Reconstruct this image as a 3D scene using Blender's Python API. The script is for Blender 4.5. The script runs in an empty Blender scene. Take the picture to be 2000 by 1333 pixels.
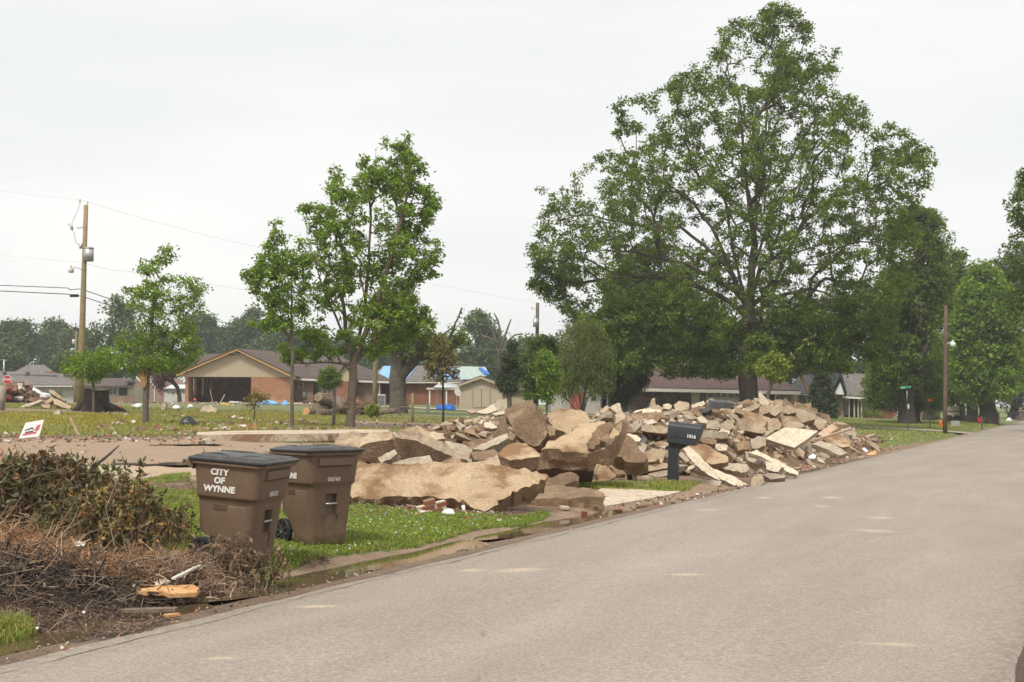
import bpy, bmesh, math, random
import numpy as np
from mathutils import Vector, Matrix, Euler
random.seed(7)
R = np.random.default_rng(11)
SC = bpy.context.scene
COL = SC.collection
rad = math.radians

# ---------------------------------------------------------------- camera, sky, sun, exposure
F_PX = 2600.0
PITCH = math.atan(127.5 / F_PX)
EYE = np.array([0.0, 0.0, 1.65])
cam_d = bpy.data.cameras.new('camera')
cam = bpy.data.objects.new('camera', cam_d); COL.objects.link(cam)
cam.location = EYE
cam.rotation_euler = (rad(90) + PITCH, 0, 0)
cam_d.sensor_width = 36.0
cam_d.lens = 36.0 * F_PX / 2000.0
cam_d.clip_start = 0.1
cam_d.clip_end = 4000
SC.camera = cam

SUN_EL, SUN_AZ = rad(56), rad(205)        # azimuth clockwise from +Y: behind the camera, a little to the left
world = bpy.data.worlds.new('World'); SC.world = world; world.use_nodes = True
nt = world.node_tree; nt.nodes.clear()
w_out = nt.nodes.new('ShaderNodeOutputWorld'); w_bg = nt.nodes.new('ShaderNodeBackground')
w_sky = nt.nodes.new('ShaderNodeTexSky'); w_sky.sky_type = 'NISHITA'; w_sky.sun_disc = False
w_sky.sun_elevation = SUN_EL; w_sky.sun_rotation = SUN_AZ
w_tc = nt.nodes.new('ShaderNodeTexCoord')
w_map = nt.nodes.new('ShaderNodeMapping'); w_map.inputs['Scale'].default_value = (1.2, 1.2, 5.0)
w_no = nt.nodes.new('ShaderNodeTexNoise'); w_no.inputs['Scale'].default_value = 1.6; w_no.inputs['Detail'].default_value = 4
w_ramp = nt.nodes.new('ShaderNodeValToRGB')
w_ramp.color_ramp.elements[0].position = 0.3; w_ramp.color_ramp.elements[0].color = (7.7, 7.85, 7.85, 1)
w_ramp.color_ramp.elements[1].position = 0.72; w_ramp.color_ramp.elements[1].color = (9.35, 9.2, 8.9, 1)
w_mix = nt.nodes.new('ShaderNodeMix'); w_mix.data_type = 'RGBA'; w_mix.inputs[0].default_value = 0.93
nt.links.new(w_tc.outputs['Generated'], w_map.inputs['Vector']); nt.links.new(w_map.outputs[0], w_no.inputs['Vector'])
nt.links.new(w_no.outputs['Fac'], w_ramp.inputs[0])
nt.links.new(w_sky.outputs[0], w_mix.inputs[6]); nt.links.new(w_ramp.outputs[0], w_mix.inputs[7])
nt.links.new(w_mix.outputs[2], w_bg.inputs['Color']); w_bg.inputs['Strength'].default_value = 0.1
nt.links.new(w_bg.outputs[0], w_out.inputs['Surface'])

sun_d = bpy.data.lights.new('sun', 'SUN'); sun = bpy.data.objects.new('sun', sun_d); COL.objects.link(sun)
sun_d.energy = 3.0; sun_d.angle = rad(13); sun_d.color = (1.0, 0.94, 0.85)
sdir = Vector((math.sin(SUN_AZ) * math.cos(SUN_EL), math.cos(SUN_AZ) * math.cos(SUN_EL), math.sin(SUN_EL)))
sun.rotation_euler = sdir.to_track_quat('Z', 'Y').to_euler(); sun.location = (0, 0, 60)
SC.view_settings.view_transform = 'Standard'; SC.view_settings.look = 'None'
SC.view_settings.gamma = 1.0; SC.view_settings.exposure = 0.25; SC.view_settings.use_curve_mapping = False
SC.cycles.max_bounces = 6; SC.cycles.diffuse_bounces = 3; SC.cycles.transparent_max_bounces = 6
SC.cycles.volume_bounces = 0; SC.cycles.transmission_bounces = 3
SC.cycles.use_denoising = True

# ---------------------------------------------------------------- numeric helpers
def hash3(ix, iy, iz):
    h = (ix * 374761393 + iy * 668265263 + iz * 2147483647 + 1013904223) & 0xffffffff
    h = ((h ^ (h >> 13)) * 1274126177) & 0xffffffff
    h = ((h ^ (h >> 16)) * 2246822519) & 0xffffffff
    return ((h ^ (h >> 15)) & 0xffff) / 65535.0
def vn(p, scale=1.0, seed=0):
    """value noise -1..1 for an (n,3) array"""
    q = np.asarray(p, float) * scale + seed * 17.31
    i = np.floor(q).astype(np.int64); f = q - i; f = f * f * (3 - 2 * f)
    r = 0
    for dx in (0, 1):
        for dy in (0, 1):
            for dz in (0, 1):
                w = (f[:, 0] if dx else 1 - f[:, 0]) * (f[:, 1] if dy else 1 - f[:, 1]) * (f[:, 2] if dz else 1 - f[:, 2])
                r = r + w * hash3(i[:, 0] + dx, i[:, 1] + dy, i[:, 2] + dz)
    return r * 2 - 1
def fbm(p, scale, octs=3, seed=0):
    r = 0; a = 1.0; t = 0
    for k in range(octs):
        r = r + a * vn(p, scale * 2 ** k, seed + k); t += a; a *= 0.5
    return r / t
def sstep(a, b, x):
    t = np.clip((x - a) / (b - a), 0, 1); return t * t * (3 - 2 * t)

# camera mapping: turns a spot of the survey picture (2000x1333) into a world ray
SP, CP = math.sin(PITCH), math.cos(PITCH)
def ray(px, py):
    xc = (px - 1000.0) / F_PX; yc = (666.5 - py) / F_PX
    return np.array([xc, CP - yc * SP, SP + yc * CP])
def P(px, py, Y):
    d = ray(px, py); return EYE + d * (Y / d[1])
def proj(p):
    q = np.asarray(p, float) - EYE
    fwd = q[:, 1] * CP + q[:, 2] * SP; up = -q[:, 1] * SP + q[:, 2] * CP
    fwd = np.where(fwd < 0.1, 0.1, fwd)
    return 1000 + F_PX * q[:, 0] / fwd, 666.5 - F_PX * up / fwd
def inpoly(x, y, poly):
    x = np.asarray(x, float); y = np.asarray(y, float)
    c = np.zeros(x.shape, bool); n = len(poly); j = n - 1
    for i in range(n):
        xi, yi = poly[i]; xj, yj = poly[j]
        if yi != yj:
            c ^= ((yi > y) != (yj > y)) & (x < (xj - xi) * (y - yi) / (yj - yi) + xi)
        j = i
    return c

# road frame: s runs along the road's left edge, L is the distance to its left
O2 = np.array([0.0, 16.2]); U2 = np.array([0.395, 0.9187]); N2 = np.array([-0.9187, 0.395])
def toSL(x, y):
    a = x - O2[0]; b = y - O2[1]; return a * U2[0] + b * U2[1], a * N2[0] + b * N2[1]
def fromSL(s, L):
    return O2[0] + s * U2[0] + L * N2[0], O2[1] + s * U2[1] + L * N2[1]
ROAD_W = 6.02
def terrain(x, y):
    x = np.asarray(x, float); y = np.asarray(y, float)
    s, L = toSL(x, y)
    base = np.where(L < 36, 0.04 * np.maximum(L - 0.6, 0), 0)
    t = np.clip((L - 36) / 24, 0, 1)
    base = np.where(L >= 36, 0.04 * 35.4 + 0.04 * 24 * (t - t * t / 2), base)
    p = np.stack([x, y, 0 * x], -1).reshape(-1, 3)
    n1 = fbm(p, 0.55, 3, 3).reshape(x.shape); n2 = fbm(p, 2.6, 3, 9).reshape(x.shape)
    far = 1.0 / (1 + np.maximum(y - 60, 0) / 60)
    rough = sstep(0.6, 3.0, L) * sstep(70, 30, y)
    z = base + (0.07 * n1 * sstep(2.0, 6.0, L) * far) + 0.028 * n2 * rough
    gw = 0.85 + 0.2 * np.sin(s * 0.9) + 0.1 * np.sin(s * 2.3)
    z = z - 0.05 * np.exp(-((L - 0.52) / 0.24) ** 2) + 0.014 * n2 * sstep(.15, .4, L) * sstep(2.5, 1, L) + 0.07 * sstep(gw * 0.75, gw * 1.8, L) * sstep(12, 4, L)
    z = np.where(L < 0.02, z - 0.06 * sstep(0.02, -0.15, L), z)
    z = np.where(L < -ROAD_W + 0.4, z + 0.062 * sstep(-ROAD_W + 0.4, -ROAD_W - 0.02, L) + 0.008 * n2, z)
    return z

# rubble heap and brush heap core shapes (added on top of the ground)
CS = np.array([[-1, 0], [2.4, .0], [3.8, .42], [4.9, .5], [8, .48], [10.4, 1.05], [13, 1.0], [15.5, 1.1], [20, 1.3], [25, 1.4], [30, 1.5], [34, 1.35], [38, 1.0], [42, .5], [45, 0]])
TS = np.array([[-1, 3.6], [5, 3.2], [8, 2.8], [12.6, 2.6], [14.5, 1.2], [16, .7], [35, .8], [45, 1.4]])
def heap(x, y):
    s, L = toSL(np.asarray(x, float), np.asarray(y, float))
    h = np.interp(s, CS[:, 0], CS[:, 1]); toe = np.interp(s, TS[:, 0], TS[:, 1])
    pk = toe + 2.3
    g = np.where(L < pk, sstep(0, 1, np.clip((L - toe) / 2.3, 0, 1)) * .4 + .6 * np.clip((L - toe) / 2.3, 0, 1), sstep(1, 0, (L - pk) / np.interp(s, [2, 9], [1.6, 5.2])))
    return h * g
def brush(x, y):
    x = np.asarray(x, float); y = np.asarray(y, float)
    g = lambda cx, cy, h, rx, ry: h * np.exp(-(((x - cx) / rx) ** 2 + ((y - cy) / ry) ** 2))
    return (g(-5.3, 15.2, .66, .85, .85) + g(-7.4, 15.0, .33, 1.3, 1.2) + g(-5.6, 12.5, .42, 1.15, .9)
            + g(-3.05, 12.3, .13, .5, .35) + g(-4.0, 11.4, .17, 1.0, .8) + g(-5.4, 10.5, .13, 1.3, .7))
def surf(x, y): return terrain(x, y) + heap(x, y) + brush(x, y)

TT = np.geomspace(5, 500, 1400)
def hit(px, py, fn=terrain):
    d = ray(px, py); pts = EYE[None] + d[None] * (TT / d[1])[:, None]
    g = fn(pts[:, 0], pts[:, 1]); b = pts[:, 2] - g
    i = int(np.argmax(b < 0)) if (b < 0).any() else len(TT) - 1
    if i == 0: i = 1
    f = b[i - 1] / (b[i - 1] - b[i]) if b[i - 1] != b[i] else 0
    f = min(max(f, 0), 1)
    return pts[i - 1] * (1 - f) + pts[i] * f
def G(px, py): return hit(px, py, terrain)
def gz(x, y): return float(terrain(np.array([x]), np.array([y]))[0])
def base_at(px, Y):
    """ground point in picture column px at depth Y"""
    x = (px - 1000) / F_PX * Y
    return np.array([x, Y, gz(x, Y)])

# ---------------------------------------------------------------- object helpers
def tag(o, label=None, cat=None, group=None, kind=None):
    if label: o['label'] = label
    if cat: o['category'] = cat
    if group: o['group'] = group
    if kind: o['kind'] = kind
    return o
def thing(name, label, cat, loc=(0, 0, 0), rot=(0, 0, 0), group=None):
    o = bpy.data.objects.new(name, None); COL.objects.link(o)
    o.location = loc; o.rotation_euler = rot; o.empty_display_size = 0.2
    return tag(o, label, cat, group)
def link(name, me, parent=None):
    o = bpy.data.objects.new(name, me); COL.objects.link(o)
    if parent: o.parent = parent
    return o
def copy_tree(o, parent=None):
    c = o.copy(); COL.objects.link(c); c.parent = parent
    for ch in list(o.children): copy_tree(ch, c)
    return c
def np_mesh(name, V, Fc, mat=None, tint=None, smooth=False):
    """Fc: (m,k) array of faces all with k corners"""
    V = np.asarray(V, np.float32); Fc = np.asarray(Fc, np.int32)
    me = bpy.data.meshes.new(name)
    m, k = Fc.shape
    me.vertices.add(len(V)); me.vertices.foreach_set('co', V.ravel())
    me.loops.add(m * k); me.loops.foreach_set('vertex_index', Fc.ravel())
    me.polygons.add(m); me.polygons.foreach_set('loop_start', np.arange(0, m * k, k, dtype=np.int32))
    me.polygons.foreach_set('use_smooth', np.full(m, smooth))
    me.update(calc_edges=True)
    if tint is not None:
        a = me.attributes.new('tint', 'FLOAT_COLOR', 'POINT')
        c = np.ones((len(V), 4), np.float32); c[:, :tint.shape[1]] = tint
        a.data.foreach_set('color', c.ravel())
    if mat: me.materials.append(mat)
    return me
class MB:
    def __init__(s): s.v = []; s.f = []; s.m = []
    def add(s, vs, fs, mi=0):
        b = len(s.v); s.v += [tuple(map(float, v)) for v in vs]; s.f += [tuple(b + i for i in f) for f in fs]; s.m += [mi] * len(fs); return s
    def box(s, x0, x1, y0, y1, z0, z1, mi=0, M=None):
        vs = [Vector(p) for p in ((x0, y0, z0), (x1, y0, z0), (x1, y1, z0), (x0, y1, z0), (x0, y0, z1), (x1, y0, z1), (x1, y1, z1), (x0, y1, z1))]
        if M is not None: vs = [M @ v for v in vs]
        return s.add(vs, [(0, 3, 2, 1), (4, 5, 6, 7), (0, 1, 5, 4), (1, 2, 6, 5), (2, 3, 7, 6), (3, 0, 4, 7)], mi)
    def cbox(s, c, size, rot=(0, 0, 0), mi=0):
        M = Matrix.Translation(Vector(c)) @ Euler(rot).to_matrix().to_4x4(); a, b, d = size
        return s.box(-a / 2, a / 2, -b / 2, b / 2, -d / 2, d / 2, mi, M)
    def prism(s, pts, off, mi=0):
        """polygon pts (3d) extruded by vector off"""
        n = len(pts); a = [Vector(p) for p in pts]; b = [p + Vector(off) for p in a]
        return s.add(a + b, [tuple(range(n)), tuple(range(2 * n - 1, n - 1, -1))] + [((i + 1) % n, i, n + i, n + (i + 1) % n) for i in range(n)], mi)
    def tube(s, path, r, n=8, mi=0, cap=True):
        path = [Vector(p) for p in path]; rs = r if isinstance(r, (list, tuple)) else [r] * len(path)
        vs = []; prev = None
        for i, p in enumerate(path):
            d = (path[min(i + 1, len(path) - 1)] - path[max(i - 1, 0)]).normalized()
            if prev is None:
                a = d.orthogonal().normalized()
            else:
                a = (prev - d * prev.dot(d)).normalized()
            prev = a; b = d.cross(a)
            for k in range(n):
                t = 2 * math.pi * k / n; vs.append(p + (a * math.cos(t) + b * math.sin(t)) * rs[i])
        fs = []
        for i in range(len(path) - 1):
            for k in range(n):
                fs.append((i * n + k, i * n + (k + 1) % n, (i + 1) * n + (k + 1) % n, (i + 1) * n + k))
        if cap:
            fs.append(tuple(range(n - 1, -1, -1))); fs.append(tuple((len(path) - 1) * n + k for k in range(n)))
        return s.add(vs, fs, mi)
    def mesh(s, name, mats, smooth=False):
        me = bpy.data.meshes.new(name); me.from_pydata(s.v, [], s.f)
        for m in (mats if isinstance(mats, (list, tuple)) else [mats]): me.materials.append(m)
        me.polygons.foreach_set('material_index', s.m)
        me.polygons.foreach_set('use_smooth', [smooth] * len(s.f)); me.update(); return me
    def build(s, name, mats, parent=None, smooth=False, bevel=0, loc=None, rot=None):
        me = s.mesh(name, mats, smooth)
        o = link(name, me, parent)
        if bevel:
            b = o.modifiers.new('bevel', 'BEVEL'); b.width = bevel; b.segments = 2; b.limit_method = 'ANGLE'; b.angle_limit = rad(35)
            if smooth or True:
                me.polygons.foreach_set('use_smooth', [True] * len(s.f))
                b.harden_normals = True
        if loc is not None: o.location = loc
        if rot is not None: o.rotation_euler = rot
        return o

# ---------------------------------------------------------------- materials
class NM:
    def __init__(s, name):
        s.m = bpy.data.materials.new(name); s.m.use_nodes = True; s.t = s.m.node_tree
        s.t.nodes.clear(); s.out = s.n('OutputMaterial'); s.b = s.n('BsdfPrincipled'); s.l(s.b, 0, s.out, 0)
        s.b.inputs['Specular IOR Level'].default_value = 0.25
    def n(s, typ, **kw):
        nd = s.t.nodes.new('ShaderNode' + typ)
        for k, v in kw.items(): setattr(nd, k, v)
        return nd
    def l(s, a, ao, b, bi): s.t.links.new(a.outputs[ao], b.inputs[bi])
    def coord(s, kind='Object', scale=(1, 1, 1)):
        tc = s.n('TexCoord'); mp = s.n('Mapping'); mp.inputs['Scale'].default_value = scale
        s.l(tc, kind, mp, 'Vector'); return mp
    def world(s, scale=(1, 1, 1)):
        g = s.n('NewGeometry'); mp = s.n('Mapping'); mp.inputs['Scale'].default_value = scale
        s.l(g, 'Position', mp, 'Vector'); return mp
    def noise(s, co, scale, detail=4, rough=0.6, dist=0):
        x = s.n('TexNoise'); x.inputs['Scale'].default_value = scale; x.inputs['Detail'].default_value = detail
        x.inputs['Roughness'].default_value = rough; x.inputs['Distortion'].default_value = dist
        s.l(co, 0, x, 'Vector'); return x
    def ramp(s, src, so, stops):
        r = s.n('ValToRGB'); e = r.color_ramp.elements
        while len(e) < len(stops): e.new(0.5)
        for i, (p, c) in enumerate(stops):
            e[i].position = p; e[i].color = (c, c, c, 1) if isinstance(c, (int, float)) else (*c, 1)
        s.l(src, so, r, 0); return r
    def mix(s, fac, a, b, mode='MIX', fo=0):
        x = s.n('Mix', data_type='RGBA', blend_type=mode)
        if isinstance(fac, (int, float)): x.inputs[0].default_value = fac
        else: s.l(fac, fo, x, 0)
        for v, i in ((a, 6), (b, 7)):
            if isinstance(v, tuple): x.inputs[i].default_value = (*v, 1)
            else: s.l(v[0], v[1], x, i) if isinstance(v, list) else s.l(v, x_out(v), x, i)
        return x
    def bump(s, src, so, strength, dist=0.02):
        b = s.n('Bump'); b.inputs['Strength'].default_value = strength; b.inputs['Distance'].default_value = dist
        s.l(src, so, b, 'Height'); s.l(b, 0, s.b, 'Normal'); return b
def x_out(nd): return 2 if nd.bl_idname == 'ShaderNodeMix' else 0

def plain(name, c, rough=0.6, metal=0.0, spec=0.25, var=0.12, scale=6.0, bump=0.0):
    m = NM(name); co = m.coord()
    no = m.noise(co, scale, 5, 0.65)
    lo = tuple(x * (1 - var) for x in c); hi = tuple(min(1, x * (1 + var)) for x in c)
    r = m.ramp(no, 0, [(0.3, lo), (0.7, hi)]); m.l(r, 0, m.b, 'Base Color')
    m.b.inputs['Roughness'].default_value = rough; m.b.inputs['Metallic'].default_value = metal
    m.b.inputs['Specular IOR Level'].default_value = spec
    if bump: m.bump(no, 0, bump, 0.02)
    return m.m
def mottled(name, stops, scale=3.0, rough=0.9, bump=0.5, dist=0.03, scale2=None, dirt=None, rnd=True):
    """stops: noise ramp; dirt: (colour, lo, hi) patches on top"""
    m = NM(name); tc = m.n('TexCoord'); vec = m.n('VectorMath', operation='ADD')
    oi = m.n('ObjectInfo'); sc = m.n('VectorMath', operation='SCALE'); sc.inputs['Scale'].default_value = 37.0
    cb = m.n('CombineXYZ')
    for i in range(3): m.l(oi, 'Random', cb, i)
    m.l(cb, 0, sc, 0); m.l(tc, 'Object', vec, 0); m.l(sc, 0, vec, 1)
    a = m.noise(vec, scale, 6, 0.68); b = m.noise(vec, scale2 or scale * 9, 5, 0.7)
    r = m.ramp(a, 0, stops); r2 = m.ramp(b, 0, [(0.3, 0.5), (0.5, 1.0), (0.72, 1.4)])
    x = m.mix(0.8, r, r2, 'MULTIPLY')
    if dirt:
        d = m.noise(vec, scale * 0.6, 7, 0.72, 0.4); dr = m.ramp(d, 0, [(dirt[1], 0.0), (dirt[2], 1.0)])
        x = m.mix(dr, x, dirt[0])
    hs = m.n('HueSaturation'); vr = m.n('MapRange'); vr.inputs[3].default_value = 0.82; vr.inputs[4].default_value = 1.15
    m.l(oi, 'Random', vr, 0); m.l(vr, 0, hs, 'Value'); m.l(x, 2, hs, 'Color')
    m.l(hs, 0, m.b, 'Base Color'); m.b.inputs['Roughness'].default_value = rough
    ad = m.n('Math', operation='ADD'); m.l(a, 0, ad, 0); m.l(b, 0, ad, 1)
    m.bump(ad, 0, bump, dist); return m.m
def leafmat(name, c, trans=0.45, rough=0.55):
    m = NM(name); at = m.n('Attribute'); at.attribute_name = 'tint'
    x = m.mix(1.0, c, [at, 'Color'], 'MULTIPLY')
    m.l(x, 2, m.b, 'Base Color'); m.b.inputs['Roughness'].default_value = rough; m.b.inputs['Specular IOR Level'].default_value = 0.2
    tr = m.n('BsdfTranslucent'); y = m.mix(1.0, [x, 2], (1.25, 1.15, 0.45), 'MULTIPLY'); m.l(y, 2, tr, 'Color')
    ms = m.n('MixShader'); ms.inputs[0].default_value = trans
    m.l(m.b, 0, ms, 1); m.l(tr, 0, ms, 2); m.l(ms, 0, m.out, 0); return m.m
def tintmat(name, rough=0.8, c=(1, 1, 1)):
    m = NM(name); at = m.n('Attribute'); at.attribute_name = 'tint'
    x = m.mix(1.0, c, [at, 'Color'], 'MULTIPLY'); m.l(x, 2, m.b, 'Base Color'); m.b.inputs['Roughness'].default_value = rough; return m.m
def brickmat(name, c1, c2, mortar, bw=0.2, bh=0.067, sq=1, msize=0.01, rough=0.9, var=0.3):
    m = NM(name); tc = m.n('TexCoord'); sp = m.n('SeparateXYZ'); m.l(tc, 'Object', sp, 0)
    ad = m.n('Math', operation='ADD'); m.l(sp, 0, ad, 0); m.l(sp, 1, ad, 1)
    cb = m.n('CombineXYZ'); m.l(ad, 0, cb, 0); m.l(sp, 2, cb, 1)
    br = m.n('TexBrick'); br.inputs['Scale'].default_value = 1.0; br.inputs['Brick Width'].default_value = bw
    br.inputs['Row Height'].default_value = bh; br.inputs['Mortar Size'].default_value = msize
    br.inputs['Color1'].default_value = (*c1, 1); br.inputs['Color2'].default_value = (*c2, 1); br.inputs['Mortar'].default_value = (*mortar, 1)
    m.l(cb, 0, br, 'Vector')
    no = m.noise(m.coord(), 1.3, 5, 0.7); r = m.ramp(no, 0, [(0.3, 1 - var), (0.7, 1 + var * .6)])
    x = m.mix(1.0, br, r, 'MULTIPLY'); m.l(x, 2, m.b, 'Base Color'); m.b.inputs['Roughness'].default_value = rough
    return m.m
def shinglemat(name, c, var=0.25):
    return brickmat(name, c, tuple(v * (1 - var) for v in c), tuple(v * 0.6 for v in c), 0.32, 0.10, 1, 0.012, 0.95, 0.2)
M = {}
M['leaf_oak'] = leafmat('leaf_oak', (0.135, 0.205, 0.034))
M['leaf_maple'] = leafmat('leaf_maple', (0.185, 0.295, 0.044))
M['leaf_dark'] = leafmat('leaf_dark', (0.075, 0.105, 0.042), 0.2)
M['leaf_light'] = leafmat('leaf_light', (0.23, 0.30, 0.06))
M['leaf_willow'] = leafmat('leaf_willow', (0.17, 0.22, 0.07))
M['leaf_far'] = leafmat('leaf_far', (0.095, 0.150, 0.045), 0.25)
M['leaf_purple'] = leafmat('leaf_purple', (0.12, 0.045, 0.05), 0.2)
M['leaf_olive'] = leafmat('leaf_olive', (0.19, 0.17, 0.06), 0.3)
M['grassblade'] = leafmat('grassblade', (0.24, 0.285, 0.095), 0.3)
M['brushleaf'] = leafmat('brushleaf', (1, 1, 1), 0.15)
M['twig'] = tintmat('twig', 0.85)
M['bark'] = mottled('bark', [(0.3, (0.085, 0.07, 0.055)), (0.7, (0.19, 0.165, 0.135))], 5, 0.95, 0.8, 0.03)
M['bark_mid'] = mottled('bark_mid', [(0.3, (0.075, 0.058, 0.047)), (0.7, (0.155, 0.125, 0.105))], 4, 0.95, 0.8, 0.04)
M['bark_dark'] = mottled('bark_dark', [(0.3, (0.035, 0.028, 0.024)), (0.7, (0.085, 0.07, 0.06))], 4, 0.95, 0.8, 0.04)
M['bark_tan'] = mottled('bark_tan', [(0.3, (0.12, 0.085, 0.06)), (0.7, (0.24, 0.19, 0.14))], 6, 0.95, 0.6, 0.02)
M['rawwood'] = mottled('rawwood', [(0.3, (0.42, 0.20, 0.08)), (0.7, (0.68, 0.42, 0.2))], 5, 0.8, 0.4, 0.01)
M['lumber'] = mottled('lumber', [(0.3, (0.36, 0.23, 0.15)), (0.7, (0.56, 0.4, 0.28))], 4, 0.8, 0.3, 0.01)
M['pole'] = mottled('pole', [(0.3, (0.18, 0.135, 0.07)), (0.7, (0.29, 0.235, 0.135))], 3, 0.85, 0.4, 0.01)
M['pole_brown'] = mottled('pole_brown', [(0.3, (0.10, 0.065, 0.05)), (0.7, (0.17, 0.115, 0.09))], 3, 0.85, 0.4, 0.01)
M['conc'] = mottled('conc', [(0.3, (0.30, 0.225, 0.15)), (0.7, (0.46, 0.37, 0.26))], 1.6, 0.92, 0.6, 0.03, dirt=((0.21, 0.125, 0.07), 0.52, 0.66))
M['conc_tan'] = mottled('conc_tan', [(0.3, (0.38, 0.265, 0.16)), (0.7, (0.55, 0.42, 0.275))], 1.3, 0.92, 0.9, 0.03, 38, dirt=((0.23, 0.135, 0.07), 0.49, 0.60))
M['conc_grey'] = mottled('conc_grey', [(0.3, (0.27, 0.215, 0.155)), (0.7, (0.47, 0.40, 0.31))], 2.5, 0.92, 0.6, 0.02)
M['conc_pale'] = mottled('conc_pale', [(0.3, (0.46, 0.38, 0.28)), (0.7, (0.58, 0.50, 0.38))], 1.5, 0.9, 0.25, 0.01)
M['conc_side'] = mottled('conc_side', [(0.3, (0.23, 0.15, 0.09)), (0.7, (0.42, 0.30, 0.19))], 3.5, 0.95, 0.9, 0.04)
M['post_grey'] = mottled('post_grey', [(0.3, (0.22, 0.19, 0.155)), (0.7, (0.34, 0.30, 0.25))], 3, 0.9, 0.4, 0.01)
M['soil'] = mottled('soil', [(0.3, (0.225, 0.145, 0.088)), (0.7, (0.40, 0.28, 0.18))], 3.0, 0.97, 1.2, 0.05, dirt=((0.50, 0.37, 0.235), 0.57, 0.64))
M['asph_dark'] = mottled('asph_dark', [(0.3, (0.06, 0.06, 0.062)), (0.7, (0.12, 0.118, 0.115))], 3, 0.8, 0.4, 0.01)
M['white'] = plain('white', (0.72, 0.72, 0.70), 0.5)
M['offwhite'] = plain('offwhite', (0.55, 0.53, 0.48), 0.6)
M['metal'] = plain('metal', (0.45, 0.46, 0.47), 0.45, 0.6)
M['metal_dark'] = plain('metal_dark', (0.07, 0.07, 0.075), 0.5, 0.3)
M['black'] = plain('black', (0.02, 0.02, 0.022), 0.55)
M['glass'] = plain('glass', (0.03, 0.035, 0.04), 0.12, 0.0, 0.6)
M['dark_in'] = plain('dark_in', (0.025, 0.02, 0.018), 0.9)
M['in_wall'] = plain('in_wall', (0.24, 0.16, 0.11), 0.9, var=.4, scale=2)
M['red'] = plain('red', (0.45, 0.02, 0.025), 0.45)
M['green_sign'] = plain('green_sign', (0.01, 0.22, 0.13), 0.45)
M['orange'] = plain('orange', (0.85, 0.13, 0.03), 0.5)
M['yellow'] = plain('yellow', (0.55, 0.42, 0.05), 0.6)
M['blue_tarp'] = plain('blue_tarp', (0.20, 0.42, 0.78), 0.45, var=.35, scale=3, bump=.5)
M['blue_deep'] = plain('blue_deep', (0.02, 0.12, 0.5), 0.5, var=.35, scale=4, bump=.5)
M['green_tin'] = plain('green_tin', (0.34, 0.43, 0.38), 0.5, var=.2, scale=3)
M['brick_red'] = brickmat('brick_red', (0.24, 0.075, 0.045), (0.33, 0.12, 0.07), (0.25, 0.17, 0.12))
M['brick_orange'] = brickmat('brick_orange', (0.30, 0.12, 0.055), (0.38, 0.17, 0.08), (0.28, 0.2, 0.14))
M['brick_tan'] = brickmat('brick_tan', (0.22, 0.13, 0.09), (0.28, 0.17, 0.12), (0.25, 0.2, 0.16))
M['brick_dark'] = brickmat('brick_dark', (0.09, 0.055, 0.05), (0.26, 0.19, 0.17), (0.12, 0.10, 0.09), 0.22, 0.075, var=.5)
M['brick_pink'] = brickmat('brick_pink', (0.30, 0.16, 0.13), (0.36, 0.21, 0.17), (0.3, 0.24, 0.2))
M['roof_brown'] = shinglemat('roof_brown', (0.135, 0.10, 0.09))
M['roof_plum'] = shinglemat('roof_plum', (0.135, 0.088, 0.083))
M['roof_grey'] = shinglemat('roof_grey', (0.20, 0.18, 0.165))
M['roof_dark'] = shinglemat('roof_dark', (0.06, 0.062, 0.07))
M['siding_tan'] = plain('siding_tan', (0.43, 0.36, 0.26), 0.8, var=.06)
M['siding_shed'] = plain('siding_shed', (0.44, 0.37, 0.28), 0.8, var=.05)
M['siding_grey'] = plain('siding_grey', (0.43, 0.41, 0.38), 0.8, var=.06)
M['siding_cream'] = plain('siding_cream', (0.46, 0.42, 0.30), 0.8, var=.06)
M['trim_orange'] = plain('trim_orange', (0.5, 0.3, 0.12), 0.8, var=.2)
M['cart'] = NM('cart_plastic').m
M['mailbox'] = plain('mailbox', (0.028, 0.031, 0.036), 0.5, spec=0.35, var=.1, scale=8)
# ================================================================ the setting: ground, road, water, haze
GRASS = [  # (polygon in the survey picture, amount, yellowness)
    ([(560, 1125), (690, 985), (800, 1000), (1010, 1010), (1060, 1000), (1080, 1008), (1000, 1035), (860, 1075), (760, 1100), (520, 1140)], 1.0, 0.0),
    ([(500, 1135), (540, 1060), (700, 1020), (700, 1090), (600, 1120)], 1.0, 0.1),
    ([(230, 950), (385, 962), (560, 1000), (560, 1120), (300, 1100), (280, 985)], 0.8, 0.1),
    ([(235, 935), (370, 925), (372, 942), (240, 950)], .6, 0.1),
    ([(-900, 803), (640, 807), (700, 830), (620, 846), (300, 852), (-900, 858)], 0.85, 0.35),
    ([(-900, 806), (270, 808), (270, 830), (-900, 835)], 1.0, 1.0),
    ([(640, 838), (1400, 838), (1400, 852), (700, 850)], 0.7, 0.3),
    ([(740, 790), (1400, 790), (1400, 808), (740, 808)], 0.85, 0.1),
    ([(545, 858), (670, 858), (670, 868), (545, 866)], 0.8, 0.0),
    ([(1080, 945), (1390, 943), (1385, 966), (1200, 960)], .95, 0.0),
    ([(-40, 1225), (60, 1225), (75, 1245), (30, 1270), (-40, 1285)], .95, 0.1),
    ([(1560, 800), (2300, 800), (2300, 826), (1980, 827), (1930, 846), (1850, 853), (1600, 846)], 1.0, 0.15),
    ([(1600, 838), (1880, 838), (1850, 858), (1760, 872), (1660, 885), (1610, 870)], .85, 0.1),
]
MUD_L = [([(-900, 856), (640, 860), (420, 905), (200, 940), (-900, 1000)], 1.0), ([(700, 808), (1000, 808), (1000, 838), (700, 838)], .5)]
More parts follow.
